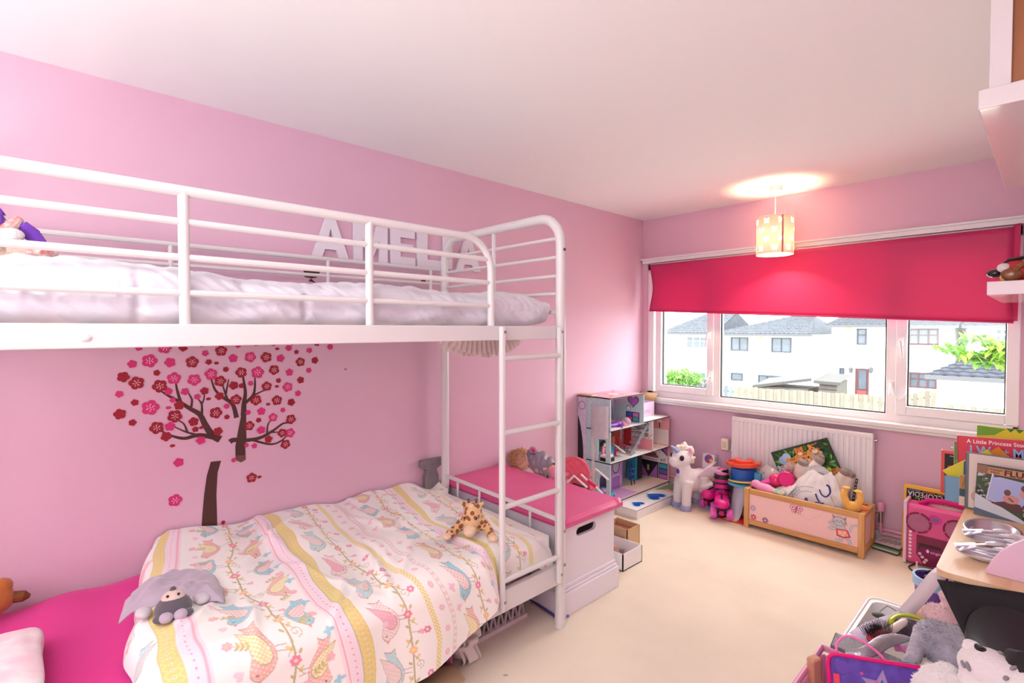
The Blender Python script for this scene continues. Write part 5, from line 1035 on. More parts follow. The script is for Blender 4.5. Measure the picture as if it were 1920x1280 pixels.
for s in (-1, 1):
    for (dx, dz, r) in ((.022, .012, .018), (.016, -.014, .013)): m.disc(p.x+s*dx, p.z+dz, r, BC); m.disc(p.x+s*dx, p.z+dz, r*.8, (250, 210, 212)); m.disc(p.x+s*dx, p.z+dz, r*.3, BC)
m.line([(p.x-.006, p.z-.025), (p.x+.004, p.z+.02)], .007, BC); m.line([(p.x+.004, p.z+.02), (p.x-.01, p.z+.045)], .0018, BC); m.line([(p.x+.004, p.z+.02), (p.x+.014, p.z+.045)], .0018, BC)
for k in range(14): m.disc(p.x+.03+.009*k, p.z-.028-.02*math.sin(k*.25)+.0022*k*(k > 6), .0022, (200, 170, 206), n=6)
part('butterfly_print', m, PRT, fp, smooth=False); m = M(NY(0, ty0+.0118, 0))
# the dancing cat
C0 = at(1573, 990, 'y', ty0+.012); GC = (206, 204, 210); GO = (150, 146, 156)
def blob(dx, dz, rx, rz, rot=0, c=GC): m.disc(C0.x+dx, C0.z+dz, rx*1.1, GO, ry=rz*1.12, rot=rot); m.disc(C0.x+dx, C0.z+dz, rx, c, ry=rz, rot=rot)
def limb(pts, w): P_ = [(C0.x+a, C0.z+b) for a, b in pts]; m.line(P_, w*1.25, GO); m.line(P_, w, GC)
limb([(.01, -.035), (.012, -.07), (-.018, -.085)], .017); limb([(.03, -.035), (.055, -.06), (.065, -.085)], .016); limb([(.03, -.02), (.06, -.005), (.07, .035), (.1, .045)], .011)
limb([(-.005, .012), (-.035, .01), (-.055, .03)], .017); limb([(-.01, .0), (-.045, -.015), (-.06, -.005)], .014); blob(.012, -.0, .024, .03)
m.poly([(C0.x-.015, C0.z-.004), (C0.x+.045, C0.z+.002), (C0.x+.065, C0.z-.04), (C0.x+.03, C0.z-.055), (C0.x-.012, C0.z-.05)], (210, 50, 90)); m.poly([(C0.x-.008, C0.z-.01), (C0.x+.04, C0.z-.004), (C0.x+.055, C0.z-.036), (C0.x+.028, C0.z-.046), (C0.x-.005, C0.z-.042)], (248, 170, 150))
for dx, dz in ((.008, -.025), (.03, -.02), (.022, -.038)): daisy(C0.x+dx, C0.z+dz, .009, (252, 226, 180))
for s in (-1, 1): m.poly([(C0.x+.002+s*.02, C0.z+.065), (C0.x+.002+s*.04, C0.z+.085), (C0.x+.002+s*.034, C0.z+.055)], GO)
blob(.002, .045, .034, .026); m.disc(C0.x-.008, C0.z+.05, .003, (50, 46, 50)); m.disc(C0.x+.012, C0.z+.05, .003, (50, 46, 50)); m.disc(C0.x+.002, C0.z+.042, .003, (80, 60, 60))
for s in (-1, 1):
    for k in (-1, 0, 1): m.line([(C0.x+.002+s*.012, C0.z+.04+.002*k), (C0.x+.002+s*.045, C0.z+.038+.009*k)], .0012, (90, 86, 92))
part('cat_print', m, PRT, fp, smooth=False)
# ---- contents
# jungle picture board leaning on the radiator
A = at(1445, 848, 'y', 3.93); B = at(1550, 820, 'y', 3.93); ex = (B-A).normalized(); W0 = (B-A).length; Fm = frame(A, ex, (0, .06, 1)); H0 = .33
t = thing('picture_board', 'jungle animals picture board leaning on the radiator', 'picture', (1.4, 3.93, .25)); part('board', M(Fm).prism([(0, -H0), (W0, -H0), (W0, 0), (0, 0)], -.006, 0), BLACK, t)
m = M(Fm @ TR(0, 0, .0002)); m.rect(.004, W0-.004, -H0+.004, -.004, (40, 78, 40)); rn = random.Random(3)
for _ in range(170):
    x, y = rn.uniform(.02, W0-.02), rn.uniform(-H0+.02, -.02); r = rn.uniform(.012, .035); a = rn.uniform(0, 6.28); c = rn.choice([(60, 128, 50), (90, 160, 60), (34, 70, 36), (120, 180, 80), (48, 104, 60), (28, 50, 32)])
    if abs(x-W0*.45)+abs(y+.13)*1.2 < .09: continue
    m.poly([(max(.005, min(W0-.005, x+r*math.cos(a)*q-p*r*math.sin(a))), max(-H0+.005, min(-.005, y+r*math.sin(a)*q+p*r*math.cos(a)))) for q, p in ((-1, 0), (0, .35), (1, 0), (0, -.35))], c)
m.disc(.07, -.075, .03, (150, 190, 226)); m.disc(.1, -.06, .03, (170, 206, 236))
def tiger(x, y, r, c, st=(70, 42, 26)):
    m.disc(x-r*.7, y+r*.75, r*.3, c); m.disc(x+r*.7, y+r*.75, r*.3, c); m.disc(x, y, r, c, ry=r*.95); m.disc(x, y-r*.45, r*.5, (246, 232, 214), ry=r*.36); m.disc(x-r*.35, y+r*.12, r*.13, (40, 34, 26)); m.disc(x+r*.35, y+r*.12, r*.13, (40, 34, 26)); m.poly([(x-r*.16, y-r*.2), (x+r*.16, y-r*.2), (x, y-r*.38)], (90, 50, 44))
    for k in (-1, 0, 1): m.line([(x+k*r*.28, y+r*.85), (x+k*r*.2, y+r*.5)], r*.1, st); 
    for s in (-1, 1):
        for k in (0, 1): m.line([(x+s*r*.95, y-r*.1-k*r*.25), (x+s*r*.6, y-r*.08-k*r*.2)], r*.09, st)
m.disc(.2, -.13, .09, (226, 150, 66), ry=.075); tiger(.135, -.115, .047, (232, 156, 70)); tiger(.225, -.1, .05, (236, 164, 76)); tiger(.2, -.045, .03, (226, 140, 50)); tiger(.3, -.115, .042, (214, 186, 160)); tiger(.3, -.05, .035, (226, 160, 80)); tiger(.05, -.14, .036, (200, 200, 204)); tiger(.36, -.24, .042, (196, 130, 70)); tiger(.1, -.22, .04, (206, 150, 90)); tiger(.24, -.2, .045, (226, 160, 80))
m.poly([(.29, -.03), (.36, -.012), (.39, -.06), (.33, -.05)], (28, 64, 34)); m.disc(.34, -.2, .014, (200, 200, 80)); m.disc(.08, -.25, .014, (206, 206, 90)); part('picture', m, PRG, t, smooth=False)
# carrier bag
t = thing('carrier_bag', 'full white plastic carrier bag with blue lettering in the toy box', 'bag', (1.46, 3.8, .06)); BAGM = mat('white_polythene', (250, 249, 248), .3, trans=.05, bump=.15, scale=18, spec=.5)
def bagf(a, b):
    th = 2*PI*b; k = a; R0 = .5+.5*math.cos(PI*(k-.15)*.98) if k > .15 else 1
    cx = 1.47+.06*k; cy = 3.8; rx = .19*(1-.75*k**2.2)+.012; ry = .085*(1-.65*k**2)+.008; f = .012*noise.noise((math.cos(th)*3, math.sin(th)*3, k*5))+.008*noise.noise((math.cos(th)*8, math.sin(th)*8, k*9)); fo = 1+.05*math.sin(th*7+k*3)*k
    return (cx+(rx*fo+f)*math.cos(th), cy+(ry*fo+f)*math.sin(th), .06+.40*k**.9+.012*math.cos(th*3)*k)
m = M(); m.grid(bagf, 50, 70); part('bag_body', m, BAGM, t, auto=3)
def bagl(a, b):
    th = 2*PI*b; f = .012*noise.noise((math.cos(th)*3, math.sin(th)*3, a*4)); return (1.36-.10*a+(.07*(1-.5*a)+f)*math.cos(th)*.6, 3.765-.0*a+(.08*(1-.6*a)+f)*math.sin(th)*.5, .30-.02*a+(.06*(1-.6*a)+f)*math.sin(th+1.2))
m = M(); m.grid(bagl, 24, 40); part('bag_fold', m, BAGM, t, auto=3)
m = M(); 
def hd(a, b): th = -1.9+3.8*a; return (1.52+.085*math.sin(th), 3.80+.03*math.sin(b*PI)+.01*math.sin(th*3), .40+.10*math.cos(th)-.045*b)
m.grid(hd, 30, 6); part('bag_handle', m, BAGM, t, auto=3)
m = M(frame((1.50, 3.7, .31), (1, 0, 0), (0, 0, 1)))
BB = (44, 60, 150)
m.line(spl([(.085, .085), (.1, .075), (.108, .04), (.09, .012), (.065, .02), (.05, .05)]), .011, BB, .007); m.line(spl([(.03, .02), (.045, -.015), (.065, -.035), (.08, -.03)]), .01, BB, .006); m.line(spl([(-.03, -.02), (.0, -.05), (.03, -.075), (.055, -.06), (.05, -.035), (.03, -.038), (.034, -.052)]), .009, BB, .006); m.line([(-.045, -.05), (-.015, -.02)], .008, BB); m.line([(-.05, -.04), (-.02, -.05)], .008, BB)
arcp = lambda r, a: (-.005+r*1.1*math.cos(a), -.06+r*math.sin(a)); m.line([arcp(.115, PI*.45+k*.12) for k in range(12)], .0025, (120, 130, 180)); m.line([arcp(.085, PI*.45+k*.12) for k in range(12)], .002, (120, 130, 180)); m.line(spl([(.11, .02), (.135, -.03), (.145, -.08)]), .002, (120, 130, 180))
for k, ch in enumerate('UUYAV'): a_ = PI*.95-k*.19; p_ = arcp(.108, a_); m.text(ch, p_[0], p_[1], .026, (60, 74, 150), 'CENTER', rot=a_+PI/2)
m.text('T', .105, -.05, .036, (190, 40, 50), rot=PI-.5, bold=.001)
def wrapbag(p):
    x, y, z = p; k = max(0., min(1., (z-.06)/.40))**(1/.9); cx = 1.47+.06*k; rx = .19*(1-.75*k**2.2)+.012; ry = .085*(1-.65*k**2)+.008; q = min(.98, abs((x-cx)/rx)); return (x, 3.8-ry*math.sqrt(1-q*q)-.015-(3.7-y), z)
m.v = [wrapbag(p) for p in m.v]; part('lettering', m, PRT, t, smooth=False)
# pink cup, ball, pale pink toy
HP = mat('hot_pink_gloss', (236, 16, 122), .25, coat=.3)
p = at(1474, 898, 'y', 3.76); T = frame(p, (1, .25, 0), (0, 0, 1)); t = thing('toy_cup', 'hot pink plastic cup on its side in the toy box', 'cup', (p.x, p.y, p.z-.05)); m = M(T); m.lathe([(.046, -.07), (.05, 0), (.052, .004), (.05, .008), (.046, .006), (.044, 0)], 28, cap0=True, cap1=True); part('cup', m, HP, t); m = M(T); m.lathe([(.045, .0045), (.045, .0075)], 28); part('base_disc', m, mat('hot_pink_matt', (240, 24, 132), .5), t)
p = at(1455, 900, 'y', 3.80); solo('toy_ball', M(TR(*p)).ell((0, 0, 0), .047, n=28, m=18), mat('translucent_pink_ball', (226, 30, 110), .15, coat=.5), 'shiny dark pink ball next to the pink cup in the toy box', 'ball')
t = thing('toy_pony', 'pale pink plastic toy lying at the left end of the toy box', 'toy', (1.2, 3.74, .25)); m = M(); m.tube([(1.15, 3.75, .285), (1.22, 3.74, .285), (1.29, 3.735, .265)], [.03, .035, .025], 12); m.ell((1.14, 3.75, .3), (.035, .03, .03)); m.tube([(1.24, 3.74, .29), (1.3, 3.72, .29)], [.015, .01], 8); part('body', m, mat('pale_pink_plastic', (246, 160, 206), .35), t, remesh=.006); m = M(); m.tube([(1.17, 3.77, .31), (1.22, 3.78, .335), (1.26, 3.78, .31)], [.012, .02, .008], 8); m.tube([(1.13, 3.76, .3), (1.11, 3.75, .28)], .018, 8); part('hair', m, mat('pink_tulle', (240, 90, 180), .7), t)
t = thing('clear_pouch', 'grey translucent plastic pouch with an eyelet behind the pink toys', 'pouch', (1.16, 3.9, .26)); P = [at(1408, 893, 'y', 3.88), at(1438, 870, 'y', 3.9), at(1475, 893, 'y', 3.9), at(1440, 925, 'y', 3.86)]; m = M(); m.add(P, [(0, 3, 2, 1)]); part('sheet', m, mat('cloudy_vinyl', (222, 210, 218), .2, alpha=.85), t, solid=.012); c = at(1432, 886, 'y', 3.865); part('eyelet', M(frame(c, (1, 0, 0), (0, 0, 1))).lathe([(.007, 0), (.009, .004), (.005, .005)], 14), STEEL, t)
# upturned plush legs
CRM = mat('cream_plush', (236, 222, 212), .95, bump=.4, scale=120, sheen=.3, spec=.1); GRH = mat('grey_felt', (150, 136, 132), .95, bump=.3, scale=100)
def legs(label, pts, base):
    t = thing('plush_animal', label, 'soft toy', base, 'cream soft toys in the toy box'); m = M(); 
    for q in pts: m.tube([base, q[0], q[1]], [.045, .036, .03], 12); 
    m.ell(base, (.07, .05, .05)); part('body', m, CRM, t, remesh=.007, smit=4)
    for q in pts: d = (Vector(q[1])-Vector(q[0])).normalized(); part('hoof', M(frame(Vector(q[1])-d*.004, d.orthogonal(), d.cross(d.orthogonal()), d)).lathe([(.03, -.004), (.034, .008), (.03, .024), (.015, .032)], 16), GRH, t)
g = lambda u, v, y: tuple(at(u, v, 'y', y))
legs('cream soft toy with upturned grey hooves in the middle of the toy box', [(g(1497, 885, 3.86), g(1505, 868, 3.85)), (g(1524, 878, 3.87), g(1535, 864, 3.87))], g(1512, 912, 3.87))
legs('cream soft toy with paired grey hooves at the right of the carrier bag', [(g(1575, 897, 3.88), g(1583, 886, 3.88)), (g(1588, 903, 3.9), g(1592, 890, 3.9))], g(1570, 935, 3.87))
t = thing('feather_pompom', 'fluffy cream feather pompom above the pink cup', 'pompom', g(1487, 885, 3.88)); q = M(); rn = random.Random(9); c = Vector(g(1487, 882, 3.86))
for _ in range(160): d = Vector((rn.gauss(-.3, .8), rn.gauss(-.3, .6), rn.gauss(.25, .7))).normalized(); q.tube([c, c+d*.03, c+d*.06+Vector((0, 0, .006))], [.003, .003, .0006], 4, cap=False)
part('feathers', q, mat('cream_feather', (244, 226, 220), .9, trans=.3), t, kind='stuff'); part('stalk', M().tube([c, c-Vector((0, 0, .08))], .006, 8), CRM, t)
# yellow plush upside down
YP = mat('yellow_plush', (246, 188, 92), .9, bump=.35, scale=120, sheen=.3)
t = thing('upturned_plush', 'yellow soft toy lying upside down at the right end of the toy box', 'soft toy', (1.70, 3.72, .2)); b0 = Vector(g(1598, 950, 3.74)); m = M(); m.ell(b0, (.05, .04, .035))
for q_ in (((1588, 944), (1582, 930), (1583, 918)), ((1607, 948), (1614, 936), (1612, 925))): m.tube([b0]+[g(u, v, 3.72) for u, v in q_], [.026, .022, .02, .018], 10)
m.ell(g(1587, 914, 3.712), (.026, .018, .009)); m.ell(g(1609, 921, 3.712), (.026, .018, .009)); part('body', m, YP, t, remesh=.005, smit=2)
part('hat', M().ell(g(1618, 952, 3.76), (.03, .02, .018)), mat('orange_felt', (240, 140, 70), .9), t)
t = thing('film_strip', 'black perforated strip standing up behind the yellow soft toy', 'strip', g(1604, 925, 3.85)); a, b = Vector(g(1607, 897, 3.85)), Vector(g(1600, 935, 3.85)); m = M(); m.bar(a, b+(b-a)*.6, .014, .004, up=(0, -1, 0)); part('strip', m, BLACK, t); m = M()
for k in range(6): q_ = a+(b-a)*(k/6+.08); m.bar(q_+Vector((0, -.0032, 0)), q_+(b-a)*.06+Vector((0, -.0032, 0)), .004, .001, up=(0, -1, 0))
part('perforation', m, WF, t, kind='stuff')
solo('green_ball_toy', M().ell(g(1461, 922, 3.72), (.045, .03, .02)), mat('green_print', (120, 190, 150), .6, c2=(240, 240, 230), vscale=30), 'green and white patterned soft toy at the front of the toy box', 'soft toy')
# ================================================================== cds, books on the floor, karaoke machine
cols = [(70, 74, 80), (200, 196, 200), (96, 150, 70), (60, 66, 80), (190, 170, 180)]; z = 0
for i in range(5):
    a = random.uniform(-.12, .12)-.15; T = TR(1.885+.012*(i > 2), 3.945, z) @ RZ(a); t = thing('disc_case', ['bottom grey disc case in the stack by the karaoke machine', 'second disc case from the bottom, pale edged, by the karaoke machine', 'green edged disc case in the middle of the floor stack', 'dark disc case second from top of the floor stack', 'topmost disc case with a grey photo cover on the floor stack'][i], 'disc case', (1.885, 3.965, z), 'disc cases on the floor')
    part('case', M(T).box(-.068, .068, -.062, .062, .0005, .0105), mat(f'case{i}', cols[i], .3), t, bevel=.0015); 
    m = M(T @ TR(0, 0, .0106)); m.rect(-.062, .064, -.058, .058, (206, 190, 194)); 
    for k in range(12): m.rect(-.05+.009*k, -.044+.009*k, -.045+.01*(k % 3), .03+.008*(k % 4), (150-4*k, 130, 140)); 
    part('cover_print', m, PRG, t, smooth=False); z += .0115
def book(name, label, F, w, h, th, cover, draw=None, pages=True, group='picture books on the play table', cat='book', spine=None):
    "F: frame at lower-left front corner, x along width, y up, z towards the viewer"
    t = thing(name, label, cat, F.translation, group); m = M(F); m.box(0, w, 0, h, -.0022, 0); m.box(0, w, 0, h, -th, -th+.0022); part('cover', m, cover, t, bevel=.0008)
    m = M(F); m.box(-.0006, .0018, 0, h, -th, 0); part('spine', m, spine or cover, t)
    if pages: part('pages', M(F).box(.003, w-.004, .003, h-.003, -th+.0023, -.0023), mat('paper_edges', (240, 234, 224), .8), t)
    if draw: m = M(F @ TR(0, 0, .0004)); draw(m, w, h); part('cover_print', m, PRT, t, smooth=False)
    return t
def lean(x, y, z, a=0, l=0): return TR(x, y, z) @ RZ(0) @ frame((0, 0, 0), (1, 0, 0), (0, l, 1)) @ RZ(a)
GOLD = mat('cover_gold', (240, 188, 40), .4)
def ency(m, w, h):
    m.rect(.012, w, .01, h-.02, (30, 28, 30)); m.text('ENCYCLOPEDIA', w+.014, h-.034, .044, (244, 240, 244), rot=PI, sx=.83); m.text('ANIMAL', w+.01, h-.07, .05, (170, 206, 60), rot=PI, sx=1.25); m.line([(.02, h-.027), (.08, h-.027)], .004, (90, 150, 220)); m.line([(.09, h-.027), (.15, h-.027)], .004, (220, 120, 70)); m.line([(.16, h-.027), (.24, h-.027)], .004, (150, 170, 80))
book('encyclopedia', 'yellow and black animal encyclopedia upside down behind the karaoke machine', lean(1.95, 3.955, .004, -.01, .06), .27, .43, .03, GOLD, ency, group='books behind the karaoke machine')
book('hardback', 'orange hardback book standing left of the karaoke machine', lean(1.955, 3.905, .002, 0, .1), .2, .27, .02, mat('cover_orange', (232, 160, 40), .5), group='books behind the karaoke machine')
KP = mat('karaoke_pink', (222, 84, 146), .3, metal=.1); KD = mat('karaoke_dark', (122, 8, 66), .3)
t = thing('karaoke_machine', 'pink karaoke machine with two speakers on the floor under the table', 'karaoke machine', (2.17, 3.86, 0)); KX0, KX1, KY = 1.992, 2.36, 3.8
part('body', M().box(KX0, KX1, KY, KY+.13, .01, .365), KP, t, bevel=.02, seg=3)
part('side_band', M().box(KX0-.012, KX0+.006, KY-.006, KY+.136, .004, .38), mat('karaoke_side', (240, 206, 222), .35), t, bevel=.008); part('side_band', M().box(KX1-.006, KX1+.012, KY-.006, KY+.136, .004, .38), MATS['karaoke_side'], t, bevel=.008)
m = M(); m.tube([(KX0+.06, KY+.05, .36), (KX0+.1, KY+.05, .392), (KX0+.18, KY+.05, .402), (KX0+.26, KY+.05, .392), (KX0+.31, KY+.05, .36)], .014, 10, flat=1.6); part('handle', m, mat('handle_magenta', (206, 10, 126), .3), t)
part('handle_recess', M().ell((KX0+.185, KY+.06, .362), (.085, .035, .008)), mat('recess_cream', (236, 220, 214), .5), t)
for (x, z_) in ((2.052, .262), (2.225, .262)):
    s = part('speaker', M(NY(x, KY-.001, z_)).lathe([(.05, 0), (.05, .003), (.035, .0015), (.012, .004)], 28), mat('speaker_mesh', (176, 104, 140), .7), t); m = M(NY(x, KY-.001, z_))
    for k in range(6): ringseg(m, .053, .062, 0, .003, k*PI/3+.08+.4, k*PI/3+PI/3-.08+.4, 0, 8)
    part('speaker_ring', m, KD, s)
m = M(NY(2.128, KY-.0005, .297)); m.disc(0, 0, .032, (206, 40, 166), ry=.028); m.rect(-.016, .016, -.01, .01, (110, 96, 104)); part('display', m, PRG, t, smooth=False)
m = M(NY(0, KY-.0006, 0)); m.prism([(2.045, .19), (2.34, .19), (2.34, .02), (2.075, .02), (2.065, .05), (2.045, .075)], 0, .004); kd = part('cassette_panel', m, KD, t)
m = M(NY(0, KY-.0048, 0)); m.rect(2.055, 2.16, .11, .145, (70, 40, 50)); m.rect(2.065, 2.34, .08, .125, (134, 24, 90)); m.text('singing machine', 2.11, .097, .022, (240, 210, 226)); m.disc(2.098, .106, .007, (240, 210, 226), ry=.01); part('panel_print', m, PRT, kd, smooth=False)
for (x, z_) in ((2.062, .082), (2.074, .065), (2.092, .052), (2.084, .038)): part('control_knob', M(NY(x, KY-.004, z_)).lathe([(.009, 0), (.008, .005), (.004, .006)], 12), mat('knob_pink', (236, 186, 206), .3), t)
for k in range(8): part('button', M(NY(2.016, KY-.0005, .2-.0215*k)).lathe([(.008, 0), (.0075, .004), (.005, .006)], 14), mat('button_white', (246, 222, 230), .3), t)
m = M(); pts = [(2.05, 3.79, .03), (2.06, 3.74, .012), (2.1, 3.68, .008), (2.16, 3.66, .01), (2.14, 3.72, .012), (2.08, 3.74, .01), (2.1, 3.66, .008), (2.17, 3.6, .01)]
def curve3(P, n=8):
    P = [Vector(p) for p in P]; out = []
    for i in range(len(P)-1):
        p0, p1, p2, p3 = P[max(i-1, 0)], P[i], P[i+1], P[min(i+2, len(P)-1)]
        for k in range(n): s = k/n; out.append(.5*((2*p1)+(p2-p0)*s+(2*p0-5*p1+4*p2-p3)*s*s+(3*p1-p0-3*p2+p3)*s**3))
    return out+[P[-1]]
solo('audio_cable', M().tube(curve3(pts), .0045, 8), mat('cable_white', (240, 216, 220), .4), 'looped pale cable on the carpet in front of the karaoke machine', 'cable'); solo('power_cable', M().tube(curve3([(2.04, 3.8, .01), (2.02, 3.74, .006), (2.06, 3.68, .006), (2.14, 3.64, .006), (2.2, 3.66, .006)]), .004, 8), BLACK, 'thin black cable curving on the carpet by the karaoke machine', 'cable')
t = thing('microphone', 'black microphone lying on the carpet before the karaoke machine', 'microphone', (2.17, 3.7, 0)); part('handle', M().tube([(2.16, 3.72, .022), (2.26, 3.66, .02)], [.016, .012], 12), BLACK, t); part('grille', M().ell((2.145, 3.728, .024), .023), DARK, t)
# ================================================================== play table with books
PINE = woodmat('pine_top', (238, 206, 166), (222, 180, 134), 1, 9, .4); LPK = mat('lilac_pink_paint', (232, 196, 218), .4); TZ = .6
t = thing('play_kitchen_table', 'pine topped play kitchen table with steel sink and pink shaped end', 'play table', (2.5, 2.75, 0))
c_ = .04; out = [(2.322+c_, 2.2)]; x0, x1, y0, y1 = 2.32, 2.78, 2.2, 3.42
poly = [(x0+c_-c_*math.cos(a), y0+c_-c_*math.sin(a)) for a in [k*PI/12 for k in range(7)]]+[(x1, y0), (x1, y1), (x0, y1)]
scx, scy, sr = 2.425, 2.805, .098; hole = [(scx+sr*.82*math.cos(2*PI*k/32), scy+sr*1.25*math.sin(2*PI*k/32)) for k in range(32)]
m = M(); m.T = Matrix.Identity(4); holed(m, [poly, hole], TZ-.02, TZ); part('worktop', m, PINE, t, auto=.5)
part('under_shelf', M().box(x0+.03, x1, y0+.02, y1, TZ-.06, TZ-.045), PINE, t); part('apron', M().box(x0+.03, x0+.045, y0+.05, y1, TZ-.05, TZ-.02), LPK, t)
for y in (y0+.3, y1-.05):
    for x in (x0+.045, x1-.06): part('leg', M().box(x, x+.02, y, y+.03, 0, TZ-.02), LPK, t, bevel=.003)
part('lower_shelf', M().box(x0+.03, x1, y0+.08, y1, .2, .215), PINE, t)
m = M(NY(0, y0+.085, TZ)); m.prism([(2.44, 0), (2.44, .012), (2.455, .05), (2.475, .085), (2.5, .115), (2.535, .145), (2.6, .19), (2.7, .22), (2.78, .225), (2.78, 0)], -.014, 0); part('shaped_end', m, LPK, t, bevel=.003)
bowl = M(TR(scx, scy, TZ)); prof = [(.108, .001), (.106, .005), (.1, .006), (.095, .001), (.088, -.03), (.06, -.05), (0.002, -.054)]
T0 = bowl.T; bowl.T = T0 @ Matrix.Diagonal((.82, 1.25, 1, 1)); bowl.lathe(prof, 40, cap0=False); part('sink_bowl', bowl, mat('brushed_steel', (196, 196, 200), .28, metal=.9), t, auto=3)
# ---- toy dishes of silver cutlery
SIL = mat('silver_plastic', (226, 224, 232), .25, metal=.35)
def tray(label, x, y, a):
    T = TR(x, y, TZ) @ RZ(a); t = thing('toy_cutlery_tray', label, 'toy dish', (x, y, TZ), 'silver toy dishes on the play table')
    m = M(T @ Matrix.Diagonal((1, .55, 1, 1))); m.lathe([(.05, .001), (.085, .012), (.098, .02), (.1, .023), (.094, .021), (.08, .013), (.045, .005), (.001, .004)], 32, cap0=True, cap1=False); part('dish', m, SIL, t, auto=2)
    for k in range(4):
        b = .35*(k-1.5); z = .02+.008*k; m = M(T @ TR(-.01*k, .012*(k-1.5), 0) @ RZ(b)); m.bar((-.085, 0, z), (.03, 0, z+.004), .011, .004); m.ell((.05, 0, z+.006), (.03, .017, .006)); part('spoon', m, SIL, t, bevel=.001)
    m = M(T); m.bar((-.1, -.02, .03), (-.05, -.01, .05), .03, .004); m.bar((-.1, .02, .03), (-.04, .02, .045), .03, .004); part('spatula', m, SIL, t, bevel=.001)
tray('silver toy dish of spoons nearer the sink bowl', 2.455, 2.6, .15); tray('silver toy dish of spoons nearer the pink shaped end', 2.45, 2.42, .3)
m = M(frame((2.47, 2.69, TZ+.012), (1, .1, 0), (-.1, 1, 0))); m.rect(0, .12, 0, .075, (240, 226, 230)); m.line([(.02, .05), (.05, .055), (.1, .05)], .0015, (180, 170, 180)); solo('paper_sheet', m, PRT, 'small pinkish paper lying on the table beside the sink', 'paper', solid=.0006)
# ---- books behind
def cov(n, c): return mat('cover_'+n, c, .35)
def d_black(m, w, h): m.rect(.012, w, .004, h-.014, (44, 40, 42)); m.text('G', .06, h-.075, .06, (226, 186, 90)); m.rect(.012, w, .004, .09, (120, 112, 118)); m.disc(.05, .035, .025, (170, 160, 160)); m.disc(.035, .13, .012, (200, 80, 60)); m.line([(.03, h-.024), (.12, h-.024)], .003, (206, 200, 200))
book('picture_book', 'black-covered book with a coral spine at the left of the book row', lean(2.213, 3.25, .602, 0, 0), .24, .212, .02, cov('coral', (226, 84, 82)), d_black)
book('picture_book', 'pale teal book showing above the coral-spined book', lean(2.245, 3.285, .602, 0, 0), .24, .225, .012, cov('paleteal', (184, 216, 216)))
def d_green(m, w, h):
    for k in range(24): m.disc(.01+(k*37 % 60)/60*(w-.02), .02+(k*53 % 90)/90*(h-.04), .012, [(96, 130, 60), (130, 160, 80), (226, 214, 190)][k % 3], n=8)
book('picture_book', 'leafy green book with white edge behind the red story book', lean(2.264, 3.235, .602, .015, 0), .2, .265, .008, cov('leaf', (110, 140, 66)), d_green, spine=MATS['paper_edges'] if 'paper_edges' in MATS else None)
def d_lime(m, w, h): m.rect(.0, w, h-.06, h, (224, 220, 60)); m.poly([(0, h), (0, h-.05), (.06, h-.04), (.1, h-.005)], (120, 180, 60)); [m.poly([(.1+.03*k, h), (.13+.03*k, h), (.115+.03*k, h-.018)], (60, 130, 50)) for k in range(8)]
book('picture_book', 'lime and yellow book, the tallest at the back of the row', lean(2.333, 3.31, .602, -.01, 0), .27, .345, .01, cov('lime', (206, 220, 70)), d_lime)
def d_red(m, w, h):
    m.text('A Little Princess Story', .034, h-.03, .0245, (252, 244, 240), sx=.93, bold=.0004); B_ = (146, 190, 236)
    m.text('I Want My', .042, h-.083, .06, B_, sx=.78, bold=.0018); m.text('Dummy!', .035, h-.148, .062, B_, sx=.95, bold=.0018)
book('picture_book', 'red princess story book with pale blue title lettering', lean(2.288, 3.19, .610, .045, 0)@TR(0, 0, 0), .27, .295, .009, cov('red', (222, 58, 80)), d_red)
def d_tig(m, w, h):
    for k in range(3): m.rect(.03+.05*k, .05+.05*k, 0, h, (60, 36, 26))
    m.disc(w-.05, h-.06, .04, (216, 70, 36)); m.disc(w-.035, h-.045, .008, (250, 250, 240)); m.disc(w-.06, h-.075, .007, (40, 30, 30)); m.rect(w-.09, w-.02, h-.16, h-.105, (176, 196, 50)); m.disc(w-.07, h-.125, .008, (250, 250, 250)); m.disc(w-.04, h-.13, .008, (250, 250, 250))
book('picture_book', 'orange tiger-striped book standing on its corner in the middle of the row', TR(2.384, 3.165, .618) @ frame((0, 0, 0), (1, 0, 0), (0, 0, 1)) @ RZ(math.radians(41.8)), .2, .17, .006, cov('tiger', (226, 140, 40)), d_tig)
def d_yel(m, w, h): m.poly([(0, 0), (w, 0), (w, .03), (.05, .04), (0, .07)], (150, 206, 110)); m.text('H', .085, .05, .045, (190, 90, 40)); m.disc(.025, .03, .006, (220, 80, 60), n=8)
book('picture_book', 'yellow and green book tilted up on its corner at the left of the row', TR(2.313, 3.15, .635) @ frame((0, 0, 0), (1, 0, 0), (0, 0, 1)) @ RZ(math.radians(40)), .2, .13, .006, cov('yellow', (226, 214, 50)), d_yel)
book('picture_book', 'worn pale blue book with a torn top edge in the row', lean(2.243, 3.12, .602, .03, 0), .1, .115, .014, cov('paleblue', (120, 166, 196)))
book('picture_book', 'small royal blue book wedged beside the grey-edged book', lean(2.309, 3.105, .602, 0, 0), .12, .2, .01, cov('royal', (60, 90, 160)))
def d_wild(m, w, h):
    m.rect(0, w, h*.55, h, (190, 140, 76)); m.rect(0, w, h*.3, h*.55, (66, 90, 104)); m.rect(0, w, 0, h*.3, (226, 206, 186))
    for k in range(10): m.line([(.01+.012*k, h*.6), (.02+.013*k, h*.95)], .002, (110, 76, 40))
book('picture_book', 'wildlife book with brown feather cover left of the photo folder', lean(2.297, 3.085, .602, 0, 0), .13, .14, .01, cov('wild', (226, 214, 196)), d_wild)
